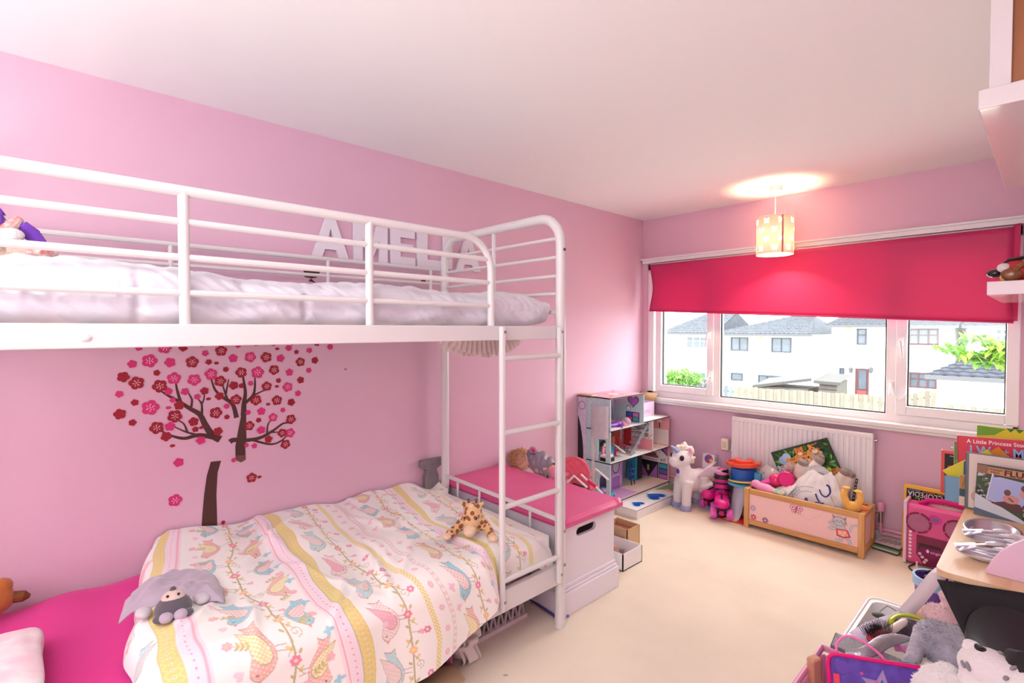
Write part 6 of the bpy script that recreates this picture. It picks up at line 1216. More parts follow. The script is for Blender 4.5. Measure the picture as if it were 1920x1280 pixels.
def d_big(m, w, h): m.rect(.012, w, .006, h-.004, (236, 220, 210)); m.disc(.15, h-.075, .05, (234, 206, 204), ry=.038); m.poly([(.03, .0), (.07, .12), (.03, .1)], (214, 190, 170)); m.disc(.05, .06, .03, (206, 178, 160)); m.poly([(w-.06, h-.02), (w, h-.005), (w, h-.1), (w-.05, h-.06)], (160, 206, 212))
book('picture_book', 'large cream picture book with grey edges behind the photo folder', lean(2.319, 3.055, .602, 0, 0), .27, .254, .014, cov('slate', (112, 122, 124)), d_big)
def d_flume(m, w, h):
    m.rect(0, w, 0, h, (70, 84, 66))
    for k in range(30): m.poly([((k*41 % 100)/100*w*.16, .05+(k*29 % 100)/100*(h-.08)), ((k*41 % 100)/100*w*.16+.02, .055+(k*29 % 100)/100*(h-.08)), ((k*41 % 100)/100*w*.16+.004, .07+(k*29 % 100)/100*(h-.08))], [(200, 204, 206), (44, 52, 44), (96, 116, 80)][k % 3])
    m.poly([(0, 0), (w*.7, 0), (w*.35, .05), (.03, .075), (0, .09)], (206, 214, 222)); m.poly([(0, 0), (w*.6, 0), (w*.2, .02), (0, .03)], (90, 110, 130)); m.rect(.0, .035, h-.04, h-.004, (150, 110, 90)); m.rect(.036, w, h-.038, h-.008, (196, 146, 104)); m.text('STANLEY', .039, h-.021, .0105, (90, 50, 40), bold=.0004); m.text('FALLS', .044, h-.032, .0105, (90, 50, 40), bold=.0004); m.text('FLUME', .085, h-.034, .032, (90, 46, 36), sx=1.15, bold=.0012)
    P_ = [(.035, .075), (.05, .19), (.055, h-.05), (.075, h-.045), (.17, h-.055), (.215, h-.075), (.22, .09), (.2, .05), (.16, .038)]; m.poly(P_, (240, 240, 240)); m.poly([(x*.97+.004, y*.97+.004) for x, y in P_], (172, 184, 228))
    m.poly([(.05, .062), (.1, .08), (.14, .075), (.15, .055), (.16, .04), (.09, .05)], (96, 60, 60)); m.poly([(.14, .06), (.18, .12), (.215, .12), (.218, .08), (.2, .05)], (104, 66, 62))
    for (x, y) in ((.1, .09), (.15, .118)): m.disc(x+.012, y, .026, (206, 150, 140), ry=.018); m.disc(x, y+.026, .0105, (110, 74, 66), ry=.013); m.line([(x+.004, y+.005), (x+.02, y-.008)], .006, (120, 80, 74))
    m.text('Busch', .15, .03, .02, (150, 190, 90), bold=.0006); m.text('Gardens', .148, .012, .022, (40, 60, 44), bold=.0006)
book('photo_folder', 'souvenir photo folder of a log flume ride leaning at the table back', lean(2.355, 2.985, .603, -.03, .16) @ TR(0, 0, 0), .25, .22, .004, cov('photo', (70, 80, 76)), d_flume, pages=False, group='photo folder', cat='photo')
# ================================================================== right hand shelves
t = thing('wall_cupboard', 'white high wall cupboard with glossy underside and brown wooden inside', 'cupboard', (2.6, 2.6, 2.06)); GLW = mat('white_gloss_board', (236, 228, 230), .12, coat=.4)
part('base_board', M().box(2.415, 2.8, 2.05, 3.3, 2.06, 2.118), GLW, t, bevel=.004); part('upright', M().box(at(1856, 80, 'y', 2.07).x, at(1898, 80, 'y', 2.07).x, 2.07, 2.1, 2.118, 2.4), GLW, t, bevel=.002); part('side_board', M().box(2.45, 2.47, 2.1, 3.28, 2.118, 2.4), GLW, t)
part('wooden_panel', M().box(at(1898.5, 80, 'y', 2.085).x, 2.8, 2.085, 2.1, 2.118, 2.4), woodmat('brown_veneer', (176, 112, 70), (150, 92, 56), 2, 6), t)
t = thing('wall_shelf', 'white floating shelf on the right wall near the blind', 'shelf', (2.6, 3.4, 1.5)); a = at(1850, 545, 'y', 2.95)
part('board', M().box(a.x, 2.8, 2.95, 3.88, 1.555, 1.612), GLW, t, bevel=.003); part('bracket', M().box(2.5, 2.8, 3.84, 3.87, 1.45, 1.555), LPK, t, bevel=.003)
RG = mat('red_glaze', (196, 18, 36), .08, coat=.6); BG = mat('black_glaze', (24, 22, 26), .1, coat=.5); AG = mat('amber_glaze', (150, 92, 46), .2, coat=.4, vary=.4, vscale=60)
t = thing('ceramic_ornament', 'shiny red and black ceramic ornament on the white floating shelf', 'ornament', (2.47, 3.05, 1.612)); c = Vector((2.475, 3.05, 1.66)); m = M(); m.ell(c, (.07, .05, .048)); m.ell(c+Vector((.06, .02, .01)), (.06, .05, .045)); part('body', m, RG, t, remesh=.004, smit=3)
part('head', M().ell(c+Vector((-.072, -.012, -.008)), (.03, .025, .018)).ell(c+Vector((-.05, -.02, .0)), (.015, .02, .015)), BG, t); part('stripe', M().tube([tuple(c+Vector((-.055, -.01, .02))), tuple(c+Vector((-.03, -.02, .046))), tuple(c+Vector((.03, -.015, .054))), tuple(c+Vector((.09, 0, .05)))], .007, 8), BG, t); part('bow', M().ell(c+Vector((-.02, -.048, -.018)), (.035, .014, .026)).tube([tuple(c+Vector((-.01, -.05, 0))), tuple(c+Vector((.02, -.06, .03))), tuple(c+Vector((.06, -.05, .04)))], .012, 8), AG, t); part('feet', M().ell(c+Vector((-.045, -.03, -.035)), (.012, .012, .012)), mat('yellow_glaze', (230, 180, 60), .2), t); part('foot_blue', M().ell(c+Vector((-.035, -.035, -.03)), (.012, .01, .014)), mat('blue_glaze', (40, 70, 160), .2), t); part('cheek', M().ell(c+Vector((-.045, -.035, .012)), (.022, .012, .02)), mat('white_glaze', (230, 220, 220), .15), t)
# ================================================================== crates and toys at bottom right
WPL = mat('white_crate_plastic', (246, 244, 244), .35)
t = thing('storage_crate', 'white plastic storage crate full of toys by the play table', 'crate', (2.22, 2.55, 0)); X0, X1, Y0, Y1, Zr = 2.02, 2.35, 2.2, 2.82, .16
def crate_wall(m, o): pass
m = M(); 
def lp(z, ins): r = .05; return [(x+dx*r+r*math.cos(a)*1-0, y+dy*r+r*math.sin(a), z) for (x, y, dx, dy, a0) in ((X0+ins, Y0+ins, 1, 1, PI), (X1-ins, Y0+ins, -1, 1, 1.5*PI), (X1-ins, Y1-ins, -1, -1, 0), (X0+ins, Y1-ins, 1, -1, .5*PI)) for a in [a0+k*PI/10 for k in range(6)]]
rings = [lp(.0, .04), lp(Zr-.02, .012), lp(Zr, -.004), lp(Zr+.003, .002), lp(Zr, .016), lp(Zr-.02, .018), lp(.006, .045)]; n = len(rings[0]); vs = [p for r in rings for p in r]; fs = [(i*n+j, i*n+(j+1) % n, (i+1)*n+(j+1) % n, (i+1)*n+j) for i in range(len(rings)-1) for j in range(n)]+[tuple(range(n-1, -1, -1)), tuple((len(rings)-1)*n+j for j in range(n))]
m.add(vs, fs); part('tub', m, WPL, t, auto=1); part('rim', M().tube([(p[0], p[1], Zr) for p in lp(Zr, -.003)], .008, 8, closed=True), WPL, t)
t = thing('pink_basket', 'pink ribbed plastic basket at the bottom right corner', 'basket', (2.25, 1.85, 0)); PB = mat('basket_pink', (236, 150, 190), .4); bx0, bx1, by0, by1, bz = 2.0, 2.52, 1.5, 2.16, .2
for k in range(30): f = k/30; part('rib', M().box(bx0, bx0+.008, by0+.01+.022*k, by0+.022+.022*k, .01, bz-.02), PB, t)
for k in range(22): part('rib', M().box(bx0+.01+.0235*k, bx0+.022+.0235*k, by1-.008, by1, .01, bz-.02), PB, t)
part('rim', M().tube([(bx0, by0, bz), (bx1, by0, bz), (bx1, by1, bz), (bx0, by1, bz)], .012, 8, closed=True), PB, t); part('liner', M().box(bx0+.012, bx1, by0, by1-.012, .004, .05), PB, t); part('end_wall', M().box(bx1-.008, bx1, by0, by1, .01, bz), PB, t)
# purple star pouch
O = at(1551, 1223, 'z', .29); ex = (at(1700, 1247, 'z', .30)-O); L0 = ex.length; Fp = frame(O, ex, (.28, .42, .9)); LILB = mat('pouch_purple', (88, 60, 160), .6, c2=(104, 84, 186), vscale=30)
t = thing('star_pencil_case', 'purple pencil case with stars and a hot pink edge in the pink basket', 'pencil case', O); w = L0+.06; h = .2; r = .03
def rrect(x0, x1, y0, y1, r): return [(x+dx*r+r*math.cos(a), y+dy*r+r*math.sin(a)) for (x, y, dx, dy, a0) in ((x0, y0, 1, 1, PI), (x1, y0, -1, 1, 1.5*PI), (x1, y1, -1, -1, 0), (x0, y1, 1, -1, .5*PI)) for a in [a0+k*PI/10 for k in range(6)]]
part('case', M(Fp).prism(rrect(0, w, -h, 0, r), -.03, .0), LILB, t, bevel=.008); part('zip_edge', M(Fp).tube([(x, y, .0) for x, y in rrect(0, w, -h, 0, r)], .0065, 8, closed=True), HP, t)
m = M(Fp @ TR(0, 0, .0012)); 
for (x, y, R_, ro) in ((w*.52, -.085, .062, .15), (w*.28, -.115, .03, .3), (w*.8, -.1, .028, -.2)):
    m.star(x, y, R_, (150, 160, 206), rot=ro); m.star(x, y, R_*.82, (226, 120, 180), rot=ro); m.star(x, y, R_*.68, (130, 170, 206), rot=ro); m.star(x, y, R_*.5, (100, 76, 180) if R_ > .05 else (230, 80, 150), rot=ro)
for k in range(9): m.star(.03+(k*47 % 100)/100*(w-.06), -.02-(k*31 % 100)/100*.15, .007, [(190, 200, 240), (230, 90, 170), (120, 110, 200)][k % 3])
m.disc(.04, -.035, .022, (110, 80, 180)); m.disc(.22, -.03, .018, (104, 74, 176)); part('star_print', m, PRT, t, smooth=False)
m = M(Fp); m.box(.012, .03, -.11, -.06, 0, .004); part('label_tag', m, mat('tag_coral', (240, 70, 100), .5), t)
m = M(Fp); m.tube(curve3([(.03, -.005, -.01), (.035, .035, -.01), (.07, .06, -.012), (.12, .045, -.012), (.16, .015, -.01), (.168, -.005, -.01)]), .0042, 8); part('carry_strap', m, mat('strap_pink', (246, 130, 190), .5), t)
# glitter box
A = at(1566, 1183, 'z', .235); B = at(1700, 1238, 'z', .235); ex = B-A; t = thing('glitter_box', 'long silver glitter box lying across the toys', 'box', A); GLT = mat('silver_glitter', (240, 238, 244), .3, metal=.1, bump=1.0, scale=500, vary=.55, vscale=400); CHB = mat('glitter_box_edge', (110, 104, 112), .4)
d = ex.normalized(); sd = Vector((0, 0, 1)).cross(d).normalized(); P0 = A; w = .065; Lg = ex.length+.1
Fg = frame(P0, d, sd*.8+Vector((0, 0, .45))) @ TR(0, -w, 0); part('tray', M(Fg).box(0, Lg, 0, w, -.05, -.004), CHB, t, bevel=.003); part('glitter_lid', M(Fg).box(.006, Lg-.006, .006, w-.006, -.005, .001), GLT, t)
# silver ribbon
pts = [at(1585, 1222, 'z', .27), at(1625, 1222, 'z', .285), at(1660, 1202, 'z', .29), at(1695, 1196, 'z', .29), at(1715, 1198, 'z', .28)]; m = M(); m.tube(curve3([tuple(p) for p in pts]), [.006+.016*math.sin(PI*min(1, i/28)) for i in range(len(curve3(pts)))], 12, flat=.45); solo('silver_ribbon', m, mat('silver_satin', (176, 174, 182), .3, metal=.5, bump=.4, scale=50), 'crumpled silver satin ribbon over the glitter box', 'ribbon')
# lilac paper
P = [at(1592, 1186, 'z', .2), at(1622, 1166, 'z', .23), at(1684, 1146, 'z', .24), at(1690, 1160, 'z', .22), at(1650, 1200, 'z', .2), at(1620, 1208, 'z', .2)]; m = M(); m.add(P, [tuple(range(6))]); solo('lilac_paper', m, mat('lilac_paper', (226, 214, 238), .7), 'folded lilac paper lying in the white crate', 'paper', solid=.001)
# hairbrush
A = Vector(at(1652, 1190, 'z', .25)); B = Vector(at(1700, 1170, 'z', .27)); t = thing('hair_brush', 'black bristled hairbrush with pale handle lying in the crate', 'hairbrush', A); ex = (B-A).normalized(); Fh = frame(A, ex, Vector((0, .35, 1))); m = M(Fh); m.tube([(.02, 0, 0), (.07, .004, 0), (.12, .012, 0), (.135, .014, 0)], [.011, .014, .013, .006], 12, flat=1.0); part('handle', m, mat('brush_pearl', (246, 226, 218), .3), t); m = M(Fh); m.ell((-.015, 0, 0), (.05, .016, .028)); part('head', m, mat('brush_pad', (200, 60, 80), .4), t); q = M(Fh); rn = random.Random(4)
for i in range(14):
    for j in range(5): x = -.055+.0065*i; z_ = -.02+.01*j; q.tube([(x, .008, z_), (x+(i-7)*.0012, .045+rn.uniform(-.003, .003), z_*1.5)], [.0014, .0009], 4, cap=False)
part('bristle', q, BLACK, t, kind='stuff')
part('tip_cap', M(Fh).ell((-.045, -.012, .012), (.02, .008, .012)), LILA, t)
# green hairband, sunglasses
c = at(1715, 1180, 'z', .24); m = M(frame(c, (1, .2, 0), (-.15, 1, .5))); m.tube([(.075*math.cos(a), .06*math.sin(a), 0) for a in [.3+k*PI*.95/16 for k in range(17)]], .0075, 8, flat=1.8); solo('hair_band', m, mat('lime_metallic', (190, 206, 60), .25, metal=.4), 'lime green shiny hairband arching over the toys', 'hairband')
c = at(1712, 1183, 'z', .2); solo('black_net_cloth', M(TR(*c)).ell((0, 0, 0), (.075, .06, .035)), mat('black_net', (42, 38, 48), .8, bump=.6, scale=60, c2=(84, 70, 96), vscale=30), 'bundle of black and purple net fabric under the green hairband', 'fabric', disp=.012)
t = thing('sunglasses', 'dark round sunglasses in the white crate near its back rim', 'sunglasses', at(1650, 1153, 'z', .18)); c = at(1648, 1153, 'z', .19); part('lens', M(frame(c, (1, .3, 0), (-.2, 1, .3))).ell((0, 0, 0), (.026, .018, .004)), BLACK, t); part('lens', M(frame(c+Vector((.05, .02, -.005)), (1, .3, 0), (-.2, 1, .3))).ell((0, 0, 0), (.024, .018, .004)), BLACK, t); part('temple', M().tube([tuple(c+Vector((.0, .02, .01))), tuple(c+Vector((.02, .05, .03))), tuple(c+Vector((.05, .06, .015)))], .002, 6), STEEL, t)
# long pale strap over the crate rim
A = [at(1772, 1069, 'z', .42), at(1752, 1085, 'z', .4), at(1722, 1122, 'z', .3), at(1695, 1152, 'z', .21)]; q = curve3([tuple(p) for p in A]); m = M(); sdv = (A[3]-A[0]).cross(A[1]-CAM).normalized()
m.add([tuple(p+sdv*.024) for p in q]+[tuple(p-sdv*.024) for p in q], [(i, i+1, len(q)+i+1, len(q)+i) for i in range(len(q)-1)]); solo('pale_strap', m, mat('pale_pink_strap', (240, 226, 232), .5), 'long pale pink strap running from the table leg into the crate', 'strap', solid=.004)
# purple bin
c = at(1760, 1130, 'z', 0); c = Vector((2.225, 3.05, 0)); t = thing('waste_bin', 'purple plastic bin with blue rim under the play table', 'bin', c); part('tub', M(TR(*c)).lathe([(.06, 0), (.08, .2), (.082, .24), (.076, .24), (.056, .01)], 20, cap1=True), mat('bin_purple', (110, 70, 160), .4), t); part('rim', M(TR(*c)).lathe([(.08, .205), (.088, .21), (.088, .25), (.078, .25)], 20, cap0=False, cap1=False), mat('bin_rim_blue', (160, 196, 230), .4), t)
t = thing('toy_goggles', 'black toy goggles lying in the purple bin', 'goggles', c+Vector((0, 0, .22))); part('lens', M().ell(c+Vector((.0, -.03, .245)), (.045, .03, .022)), BLACK, t); part('strap', M().tube([tuple(c+Vector((.04*math.cos(a), .03+.04*math.sin(a), .25))) for a in [k*PI/8 for k in range(9)]], .006, 6), BLACK, t)
# doll limbs at the table edge
t = thing('fashion_doll', 'fashion doll with a bare leg lying under the table edge', 'doll', (2.42, 2.3, .5)); p = [at(1812, 1076, 'z', .535), at(1830, 1087, 'z', .53), at(1862, 1102, 'z', .53), at(1905, 1118, 'z', .53)]; part('body', M().tube([tuple(x) for x in p], [.008, .012, .014, .022], 10), SKIN, t); c = at(1807, 1088, 'z', .53); part('shoe', M(TR(*c)).ell((0, 0, 0), (.012, .012, .02)), HP, t)
# black mortarboard
C4 = [at(1757, 1086, 'z', .59), at(1960, 1118, 'z', .60), at(1990, 1262, 'z', .47), at(1823, 1222, 'z', .44)]
t = thing('academic_cap', 'black academic cap tipped on its side on top of the toys', 'hat', (C4[0]+C4[2])/2-Vector((0, 0, .1))); BF_ = mat('black_felt', (22, 21, 24), .8, bump=.1, scale=150)
m = M(); 
def capf(a, b): p = C4[0].lerp(C4[1], a).lerp(C4[3].lerp(C4[2], a), b); return tuple(p+Vector((0, 0, -.02*math.sin(PI*a)*math.sin(PI*b))))
m.grid(capf, 12, 12); part('board', m, BF_, t, solid=.006)
ctr = sum(C4, Vector())/4; nn = (C4[1]-C4[0]).cross(C4[3]-C4[0]).normalized(); nn = -nn if nn.dot(CAM-ctr) < 0 else nn; hd_ = at(1890, 1205, 'z', .5)-CAM; ctr = CAM+hd_*((C4[0]-CAM).dot(nn)/hd_.dot(nn)); Fc = frame(ctr+nn*.0, (C4[1]-C4[0]), nn.cross(C4[1]-C4[0]), nn); m = M(Fc); m.lathe([(.098, -.012), (.1, .008), (.097, .02), (.09, .024), (.06, .03), (.001, .032)], 40, cap0=False, cap1=False); part('skull_band', m, mat('black_satin', (28, 27, 30), .35), t)
# ---- plush heap
GF = mat('grey_fur', (170, 166, 182), .95, bump=.6, scale=110, sheen=.5, c2=(200, 196, 208), vscale=16, spec=.1); WFUR = mat('white_fur', (244, 238, 238), .95, bump=.5, scale=110, sheen=.5, spec=.1); PKF = mat('pink_fur', (244, 206, 212), .95, bump=.6, scale=120, sheen=.5, spec=.1); BFUR = mat('black_fur', (26, 24, 28), .9, sheen=.3)
def fur(t, pts, n, ln, ma, seed=1, w=.0016, name='fur'):
    rn = random.Random(seed); q = M()
    for _ in range(n):
        c, r = rn.choice(pts); d = Vector((rn.gauss(0, 1), rn.gauss(0, 1), rn.gauss(.25, 1))).normalized(); p = Vector(c)+Vector((d.x*r[0], d.y*r[1], d.z*r[2]))*.97
        if any(((p.x-c2[0])/r2[0])**2+((p.y-c2[1])/r2[1])**2+((p.z-c2[2])/r2[2])**2 < .8 for c2, r2 in pts): continue
        e = d.orthogonal().normalized(); dr = (d+Vector((rn.gauss(0, .5), rn.gauss(0, .5), rn.gauss(-.3, .4)))).normalized(); q.add([p-e*w, p+e*w, p+dr*ln], [(0, 1, 2)])
    part(name, q, ma, t, kind='stuff', smooth=False)
def P3(u, v, z): return tuple(at(u, v, 'z', z))
t = thing('grey_plush_dog', 'fluffy grey soft toy sprawled in the middle of the toy heap', 'soft toy', P3(1775, 1215, .22)); e = [(P3(1762, 1195, .31), (.07, .065, .05)), (P3(1795, 1205, .31), (.075, .06, .055)), (P3(1782, 1225, .28), (.09, .06, .05)), (P3(1745, 1210, .29), (.035, .04, .04))]
m = M(); [m.ell(*x) for x in e]; m.tube([P3(1725, 1178, .30), P3(1722, 1205, .29), P3(1712, 1235, .27), P3(1698, 1252, .25)], [.02, .026, .024, .018], 10); m.tube([P3(1722, 1172, .31), P3(1745, 1180, .31)], [.022, .035], 10); part('body', m, GF, t, remesh=.007, smit=3, disp=.006, dscale=.012); fur(t, e, 2600, .014, GF, 3)
t = thing('white_plush_tiger', 'white soft toy with black ear and grey stripes at the bottom right', 'soft toy', P3(1850, 1250, .25)); H = Vector(P3(1852, 1252, .42)); m = M(); m.ell(H, (.07, .065, .055)); m.ell(H+Vector((.075, -.015, -.01)), (.085, .07, .06)); m.ell(H+Vector((-.03, -.035, -.04)), (.036, .032, .03)); m.ell(H+Vector((.09, -.08, -.1)), (.12, .10, .10)); part('body', m, WFUR, t, remesh=.007, smit=4, disp=.003, dscale=.01)
e0 = Vector(P3(1813, 1200, .47)); e1 = Vector(P3(1832, 1225, .455)); m = M(); m.tube([e1, (e0+e1)/2+Vector((-.006, 0, .006)), e0], [.026, .021, .01], 12, flat=.45); part('ear', m, WFUR, t); m = M(); cv_ = (CAM-e1).normalized()*.016; m.tube([e1+cv_+Vector((.02, .004, -.012)), e1.lerp(e0, .4)+cv_+Vector((.018, .003, 0)), e0+cv_*.6+Vector((.012, .002, -.004))], [.012, .014, .006], 12); part('ear_lining', m, BFUR, t); a, b = Vector(P3(1888, 1222, .47)), Vector(P3(1912, 1250, .46)); m = M(); m.tube([a, (a+b)/2+Vector((.008, 0, .01)), b, b+(b-a)*.6], [.014, .03, .035, .03], 12, flat=.6); part('ear', m, BFUR, t)
STR = mat('grey_stripe_plush', (150, 146, 154), .95)
for (u, v, du, dv) in ((1812, 1240, 6, 18), (1803, 1238, 6, 14), (1895, 1255, 10, -6), (1890, 1268, -8, 6), (1872, 1222, 8, 3)):
    a = Vector(P3(u, v, .44)); b = Vector(P3(u+du, v+dv, .43)); d_ = (CAM-a).normalized()
    for k in (0,): 
        # stripe hugging the head surface
        def onb(p):
            best = None
            for c, r in ((H, (.072, .067, .057)), (H+Vector((.075, -.015, -.01)), (.087, .072, .062)), (H+Vector((-.03, -.035, -.04)), (.038, .034, .032))):
                o = CAM-c; dd = (p-CAM).normalized(); A_ = sum((dd[i]/r[i])**2 for i in range(3)); B_ = 2*sum(o[i]*dd[i]/r[i]**2 for i in range(3)); C_ = sum((o[i]/r[i])**2 for i in range(3))-1; D_ = B_*B_-4*A_*C_
                if D_ > 0: s = (-B_-math.sqrt(D_))/(2*A_); best = s if best is None else min(best, s)
            return CAM+(p-CAM).normalized()*best if best else None
        L = [onb(a.lerp(b, s/4)) for s in range(5)]; L = [x for x in L if x is not None]
        if len(L) > 2: part('stripe', M().tube([tuple(x) for x in L], [.003+.003*math.sin(PI*i/(len(L)-1)) for i in range(len(L))], 6), STR, t)
t = thing('white_plush_paw', 'rounded white soft toy paws in front of the grey soft toy', 'soft toy', P3(1740, 1275, .25)); m = M(); e = [(P3(1752, 1268, .33), (.038, .036, .034)), (P3(1776, 1266, .34), (.04, .038, .038)), (P3(1740, 1285, .31), (.04, .04, .036)), (P3(1785, 1300, .33), (.07, .06, .05))]; [m.ell(*x) for x in e]; part('body', m, WFUR, t, remesh=.007, smit=4, disp=.004, dscale=.01); fur(t, e, 900, .008, WFUR, 5)
t = thing('grey_plush_ear', 'grey and pink soft toy behind the white striped soft toy', 'soft toy', P3(1890, 1200, .35)); m = M(); e = [(P3(1885, 1203, .42), (.06, .05, .03)), (P3(1915, 1210, .42), (.08, .06, .04))]; [m.ell(*x) for x in e]; part('body', m, GF, t, remesh=.007, smit=3, disp=.004, dscale=.01); part('tummy', M().ell(P3(1905, 1208, .43), (.05, .04, .034)), PKF, t); fur(t, e, 800, .01, GF, 6)
t = thing('pink_plush_bear', 'pale pink fluffy soft toy behind the grey soft toy', 'soft toy', P3(1770, 1150, .2)); m = M(); e = [(P3(1775, 1165, .27), (.06, .06, .05)), (P3(1760, 1152, .27), (.05, .05, .04))]; [m.ell(*x) for x in e]; m.tube([P3(1778, 1160, .28), P3(1784, 1130, .32), P3(1768, 1112, .36)], [.035, .032, .02], 12); part('body', m, PKF, t, remesh=.007, smit=3, disp=.005, dscale=.012); fur(t, e, 900, .01, PKF, 8)
t = thing('orange_plush', 'peach soft toy under the pale strap in the crate', 'soft toy', P3(1735, 1150, .18)); m = M(); m.ell(P3(1735, 1152, .2), (.055, .045, .035)); m.ell(P3(1722, 1158, .2), (.03, .03, .03)); part('body', m, mat('peach_plush', (248, 190, 172), .9, sheen=.3), t, remesh=.007)
for i, (u, v) in enumerate(((1700, 1225), (1712, 1240), (1690, 1220), (1722, 1228))):
    c = at(u, v, 'z', .24); m = M(TR(*c) @ RZ(i*1.3) @ RX(.5)); m.tube([(-.035, 0, 0), (0, .012, .01), (.035, 0, 0)], [.006, .012, .005], 8, flat=.4); solo('ribbon_bow', m, [mat('pink_ribbon', (226, 130, 190), .4), MATS['purple_toy']][i % 2], ['pink ribbon loop above the purple pencil case', 'purple ribbon loop nearest the white paws', 'pink ribbon loop at the edge of the glitter box', 'purple ribbon loop beside the grey soft toy'][i], 'ribbon', 'ribbon scraps in the toy heap')
c = at(1712, 1255, 'z', .27); solo('sequin_scrap', M(TR(*c) @ RX(.5)).ell((0, 0, 0), (.045, .02, .006)), mat('teal_sequin', (60, 150, 170), .2, metal=.6, bump=1, scale=300), 'teal sequin scrap above the purple pencil case', 'fabric')
c = at(1543, 1255, 'z', .24); solo('tan_pouch', M(frame(c, ex, (.28, .42, .9))).box(-.012, .03, -.2, .01, -.06, -.03), mat('tan_leather', (206, 150, 120), .5), 'tan edged case behind the purple star pencil case', 'case', bevel=.008)
# ================================================================== soft toys on the bunks
def giraffemat():
    m = bpy.data.materials.new('giraffe_spots'); m.use_nodes = True; N = m.node_tree.nodes; L = m.node_tree.links; b = N['Principled BSDF']; b.inputs['Roughness'].default_value = .95; b.inputs['Sheen Weight'].default_value = .3
    tc = N.new('ShaderNodeTexCoord'); v = N.new('ShaderNodeTexVoronoi'); v.inputs['Scale'].default_value = 42; v.feature = 'F1'; L.new(tc.outputs['Object'], v.inputs['Vector'])
    r = N.new('ShaderNodeValToRGB'); r.color_ramp.interpolation = 'CONSTANT'; r.color_ramp.elements[0].color = (*lin((150, 92, 50)), 1); r.color_ramp.elements[1].color = (*lin((232, 190, 140)), 1); r.color_ramp.elements[1].position = .42
    L.new(v.outputs['Distance'], r.inputs[0]); L.new(r.outputs[0], b.inputs['Base Color']); return m
GIR = giraffemat(); TAN = mat('tan_plush', (236, 206, 172), .95, sheen=.3, bump=.3, scale=100)
g0 = Vector((.845, 1.385, .505)); T = TR(*g0) @ RZ(math.radians(-48)); t = thing('giraffe_plush', 'small spotted giraffe soft toy sitting on the duvet near the ladder', 'soft toy', g0)
m = M(T); m.ell((-.02, 0, .055), (.055, .055, .055)); m.ell((.0, 0, .095), (.046, .044, .05)); m.ell((.035, 0, .075), (.035, .036, .035))
for s in (1, -1): m.tube([(-.02, s*.05, .04), (.03, s*.085, .02), (.06, s*.095, .016)], [.026, .02, .02], 10); m.tube([(.0, s*.03, .13), (.005, s*.05, .145)], [.012, .008], 8)
part('body', m, GIR, t, remesh=.005, smit=3); part('muzzle', M(T).ell((.07, 0, .045), (.032, .027, .024)), TAN, t)
for s in (1, -1): part('paw', M(T).ell((.07, s*.1, .016), (.018, .02, .014)), TAN, t); part('eye', M(T).ell((.05, s*.026, .092), .005), BLACK, t); part('horn', M(T).tube([(.0, s*.016, .135), (.0, s*.018, .158)], [.005, .006], 8), MATS['brown_toy'], t)
m = M(T); m.ell((.02, 0, .125), (.012, .014, .02)); part('forelock', m, TAN, t)
# grey comforter blanket with a round bear head
t = thing('comforter_blanket', 'lilac grey comforter blanket with a soft animal head lying on the duvet', 'soft toy', (.62, .35, .53)); VEL = mat('grey_lilac_velour', (186, 170, 186), .9, sheen=.5, bump=.15, scale=60); CH = mat('charcoal_velour', (92, 86, 94), .9, sheen=.4)
rimp = [at(u, v, 'z', .535) for u, v in ((222, 1152), (248, 1112), (290, 1088), (325, 1075), (372, 1066), (405, 1082), (418, 1108), (422, 1128), (392, 1130), (375, 1135), (345, 1130), (320, 1132), (285, 1140), (248, 1145))]
ctr = at(325, 1108, 'z', .535); kr = len(rimp)
def com(a, b):
    f = b*kr; i = int(f) % kr; p = rimp[i].lerp(rimp[(i+1) % kr], f-int(f)); q = ctr.lerp(p, a); r = noise.noise((q.x*13, q.y*13, 0))
    return (q.x, q.y, .528+.03*(1-a**3)+.034*r*math.sin(PI*min(1, a*.9+.05))+.026*abs(noise.noise((q.x*22+q.y*10, q.y*9, 3)))+(-.03*max(0, (.2-q.y)/.05) if q.y < .2 else 0))
m = M(); m.grid(com, 22, 84); part('blanket', m, VEL, t, solid=.004, auto=3)
hc = at(325, 1140, 'z', .555); m = M(); m.ell(hc, (.05, .05, .042)); part('head', m, CH, t); f = (Vector((hc.x, hc.y, 0))-Vector((ctr.x, ctr.y, 0))).normalized()
m = M(); m.ell(hc-f*.006+Vector((0, 0, .03)), (.032, .032, .022)); part('snout', m, mat('beige_velour', (222, 196, 186), .9, sheen=.3), t); part('nose', M().ell(hc-f*.016+Vector((0, 0, .052)), .009), CH, t); sdv = f.cross(Vector((0, 0, 1)))
for s in (1, -1): part('ear', M().ell(hc+f*.035+sdv*(s*.03)+Vector((0, 0, -.006)), (.022, .022, .012)), CH, t); part('paw', M().ell(hc+sdv*(s*.075)-f*.03+Vector((0, 0, -.004)), (.03, .022, .014)), mat('pale_grey_velour', (206, 198, 204), .9, sheen=.3), t); part('eye', M().ell(hc+sdv*(s*.014)+f*.014+Vector((0, 0, .047)), .004), BLACK, t)
part('bow', M().ell(hc+f*.05+sdv*.018, (.022, .018, .014)).ell(hc+f*.05-sdv*.018, (.022, .018, .014)), VEL, t)
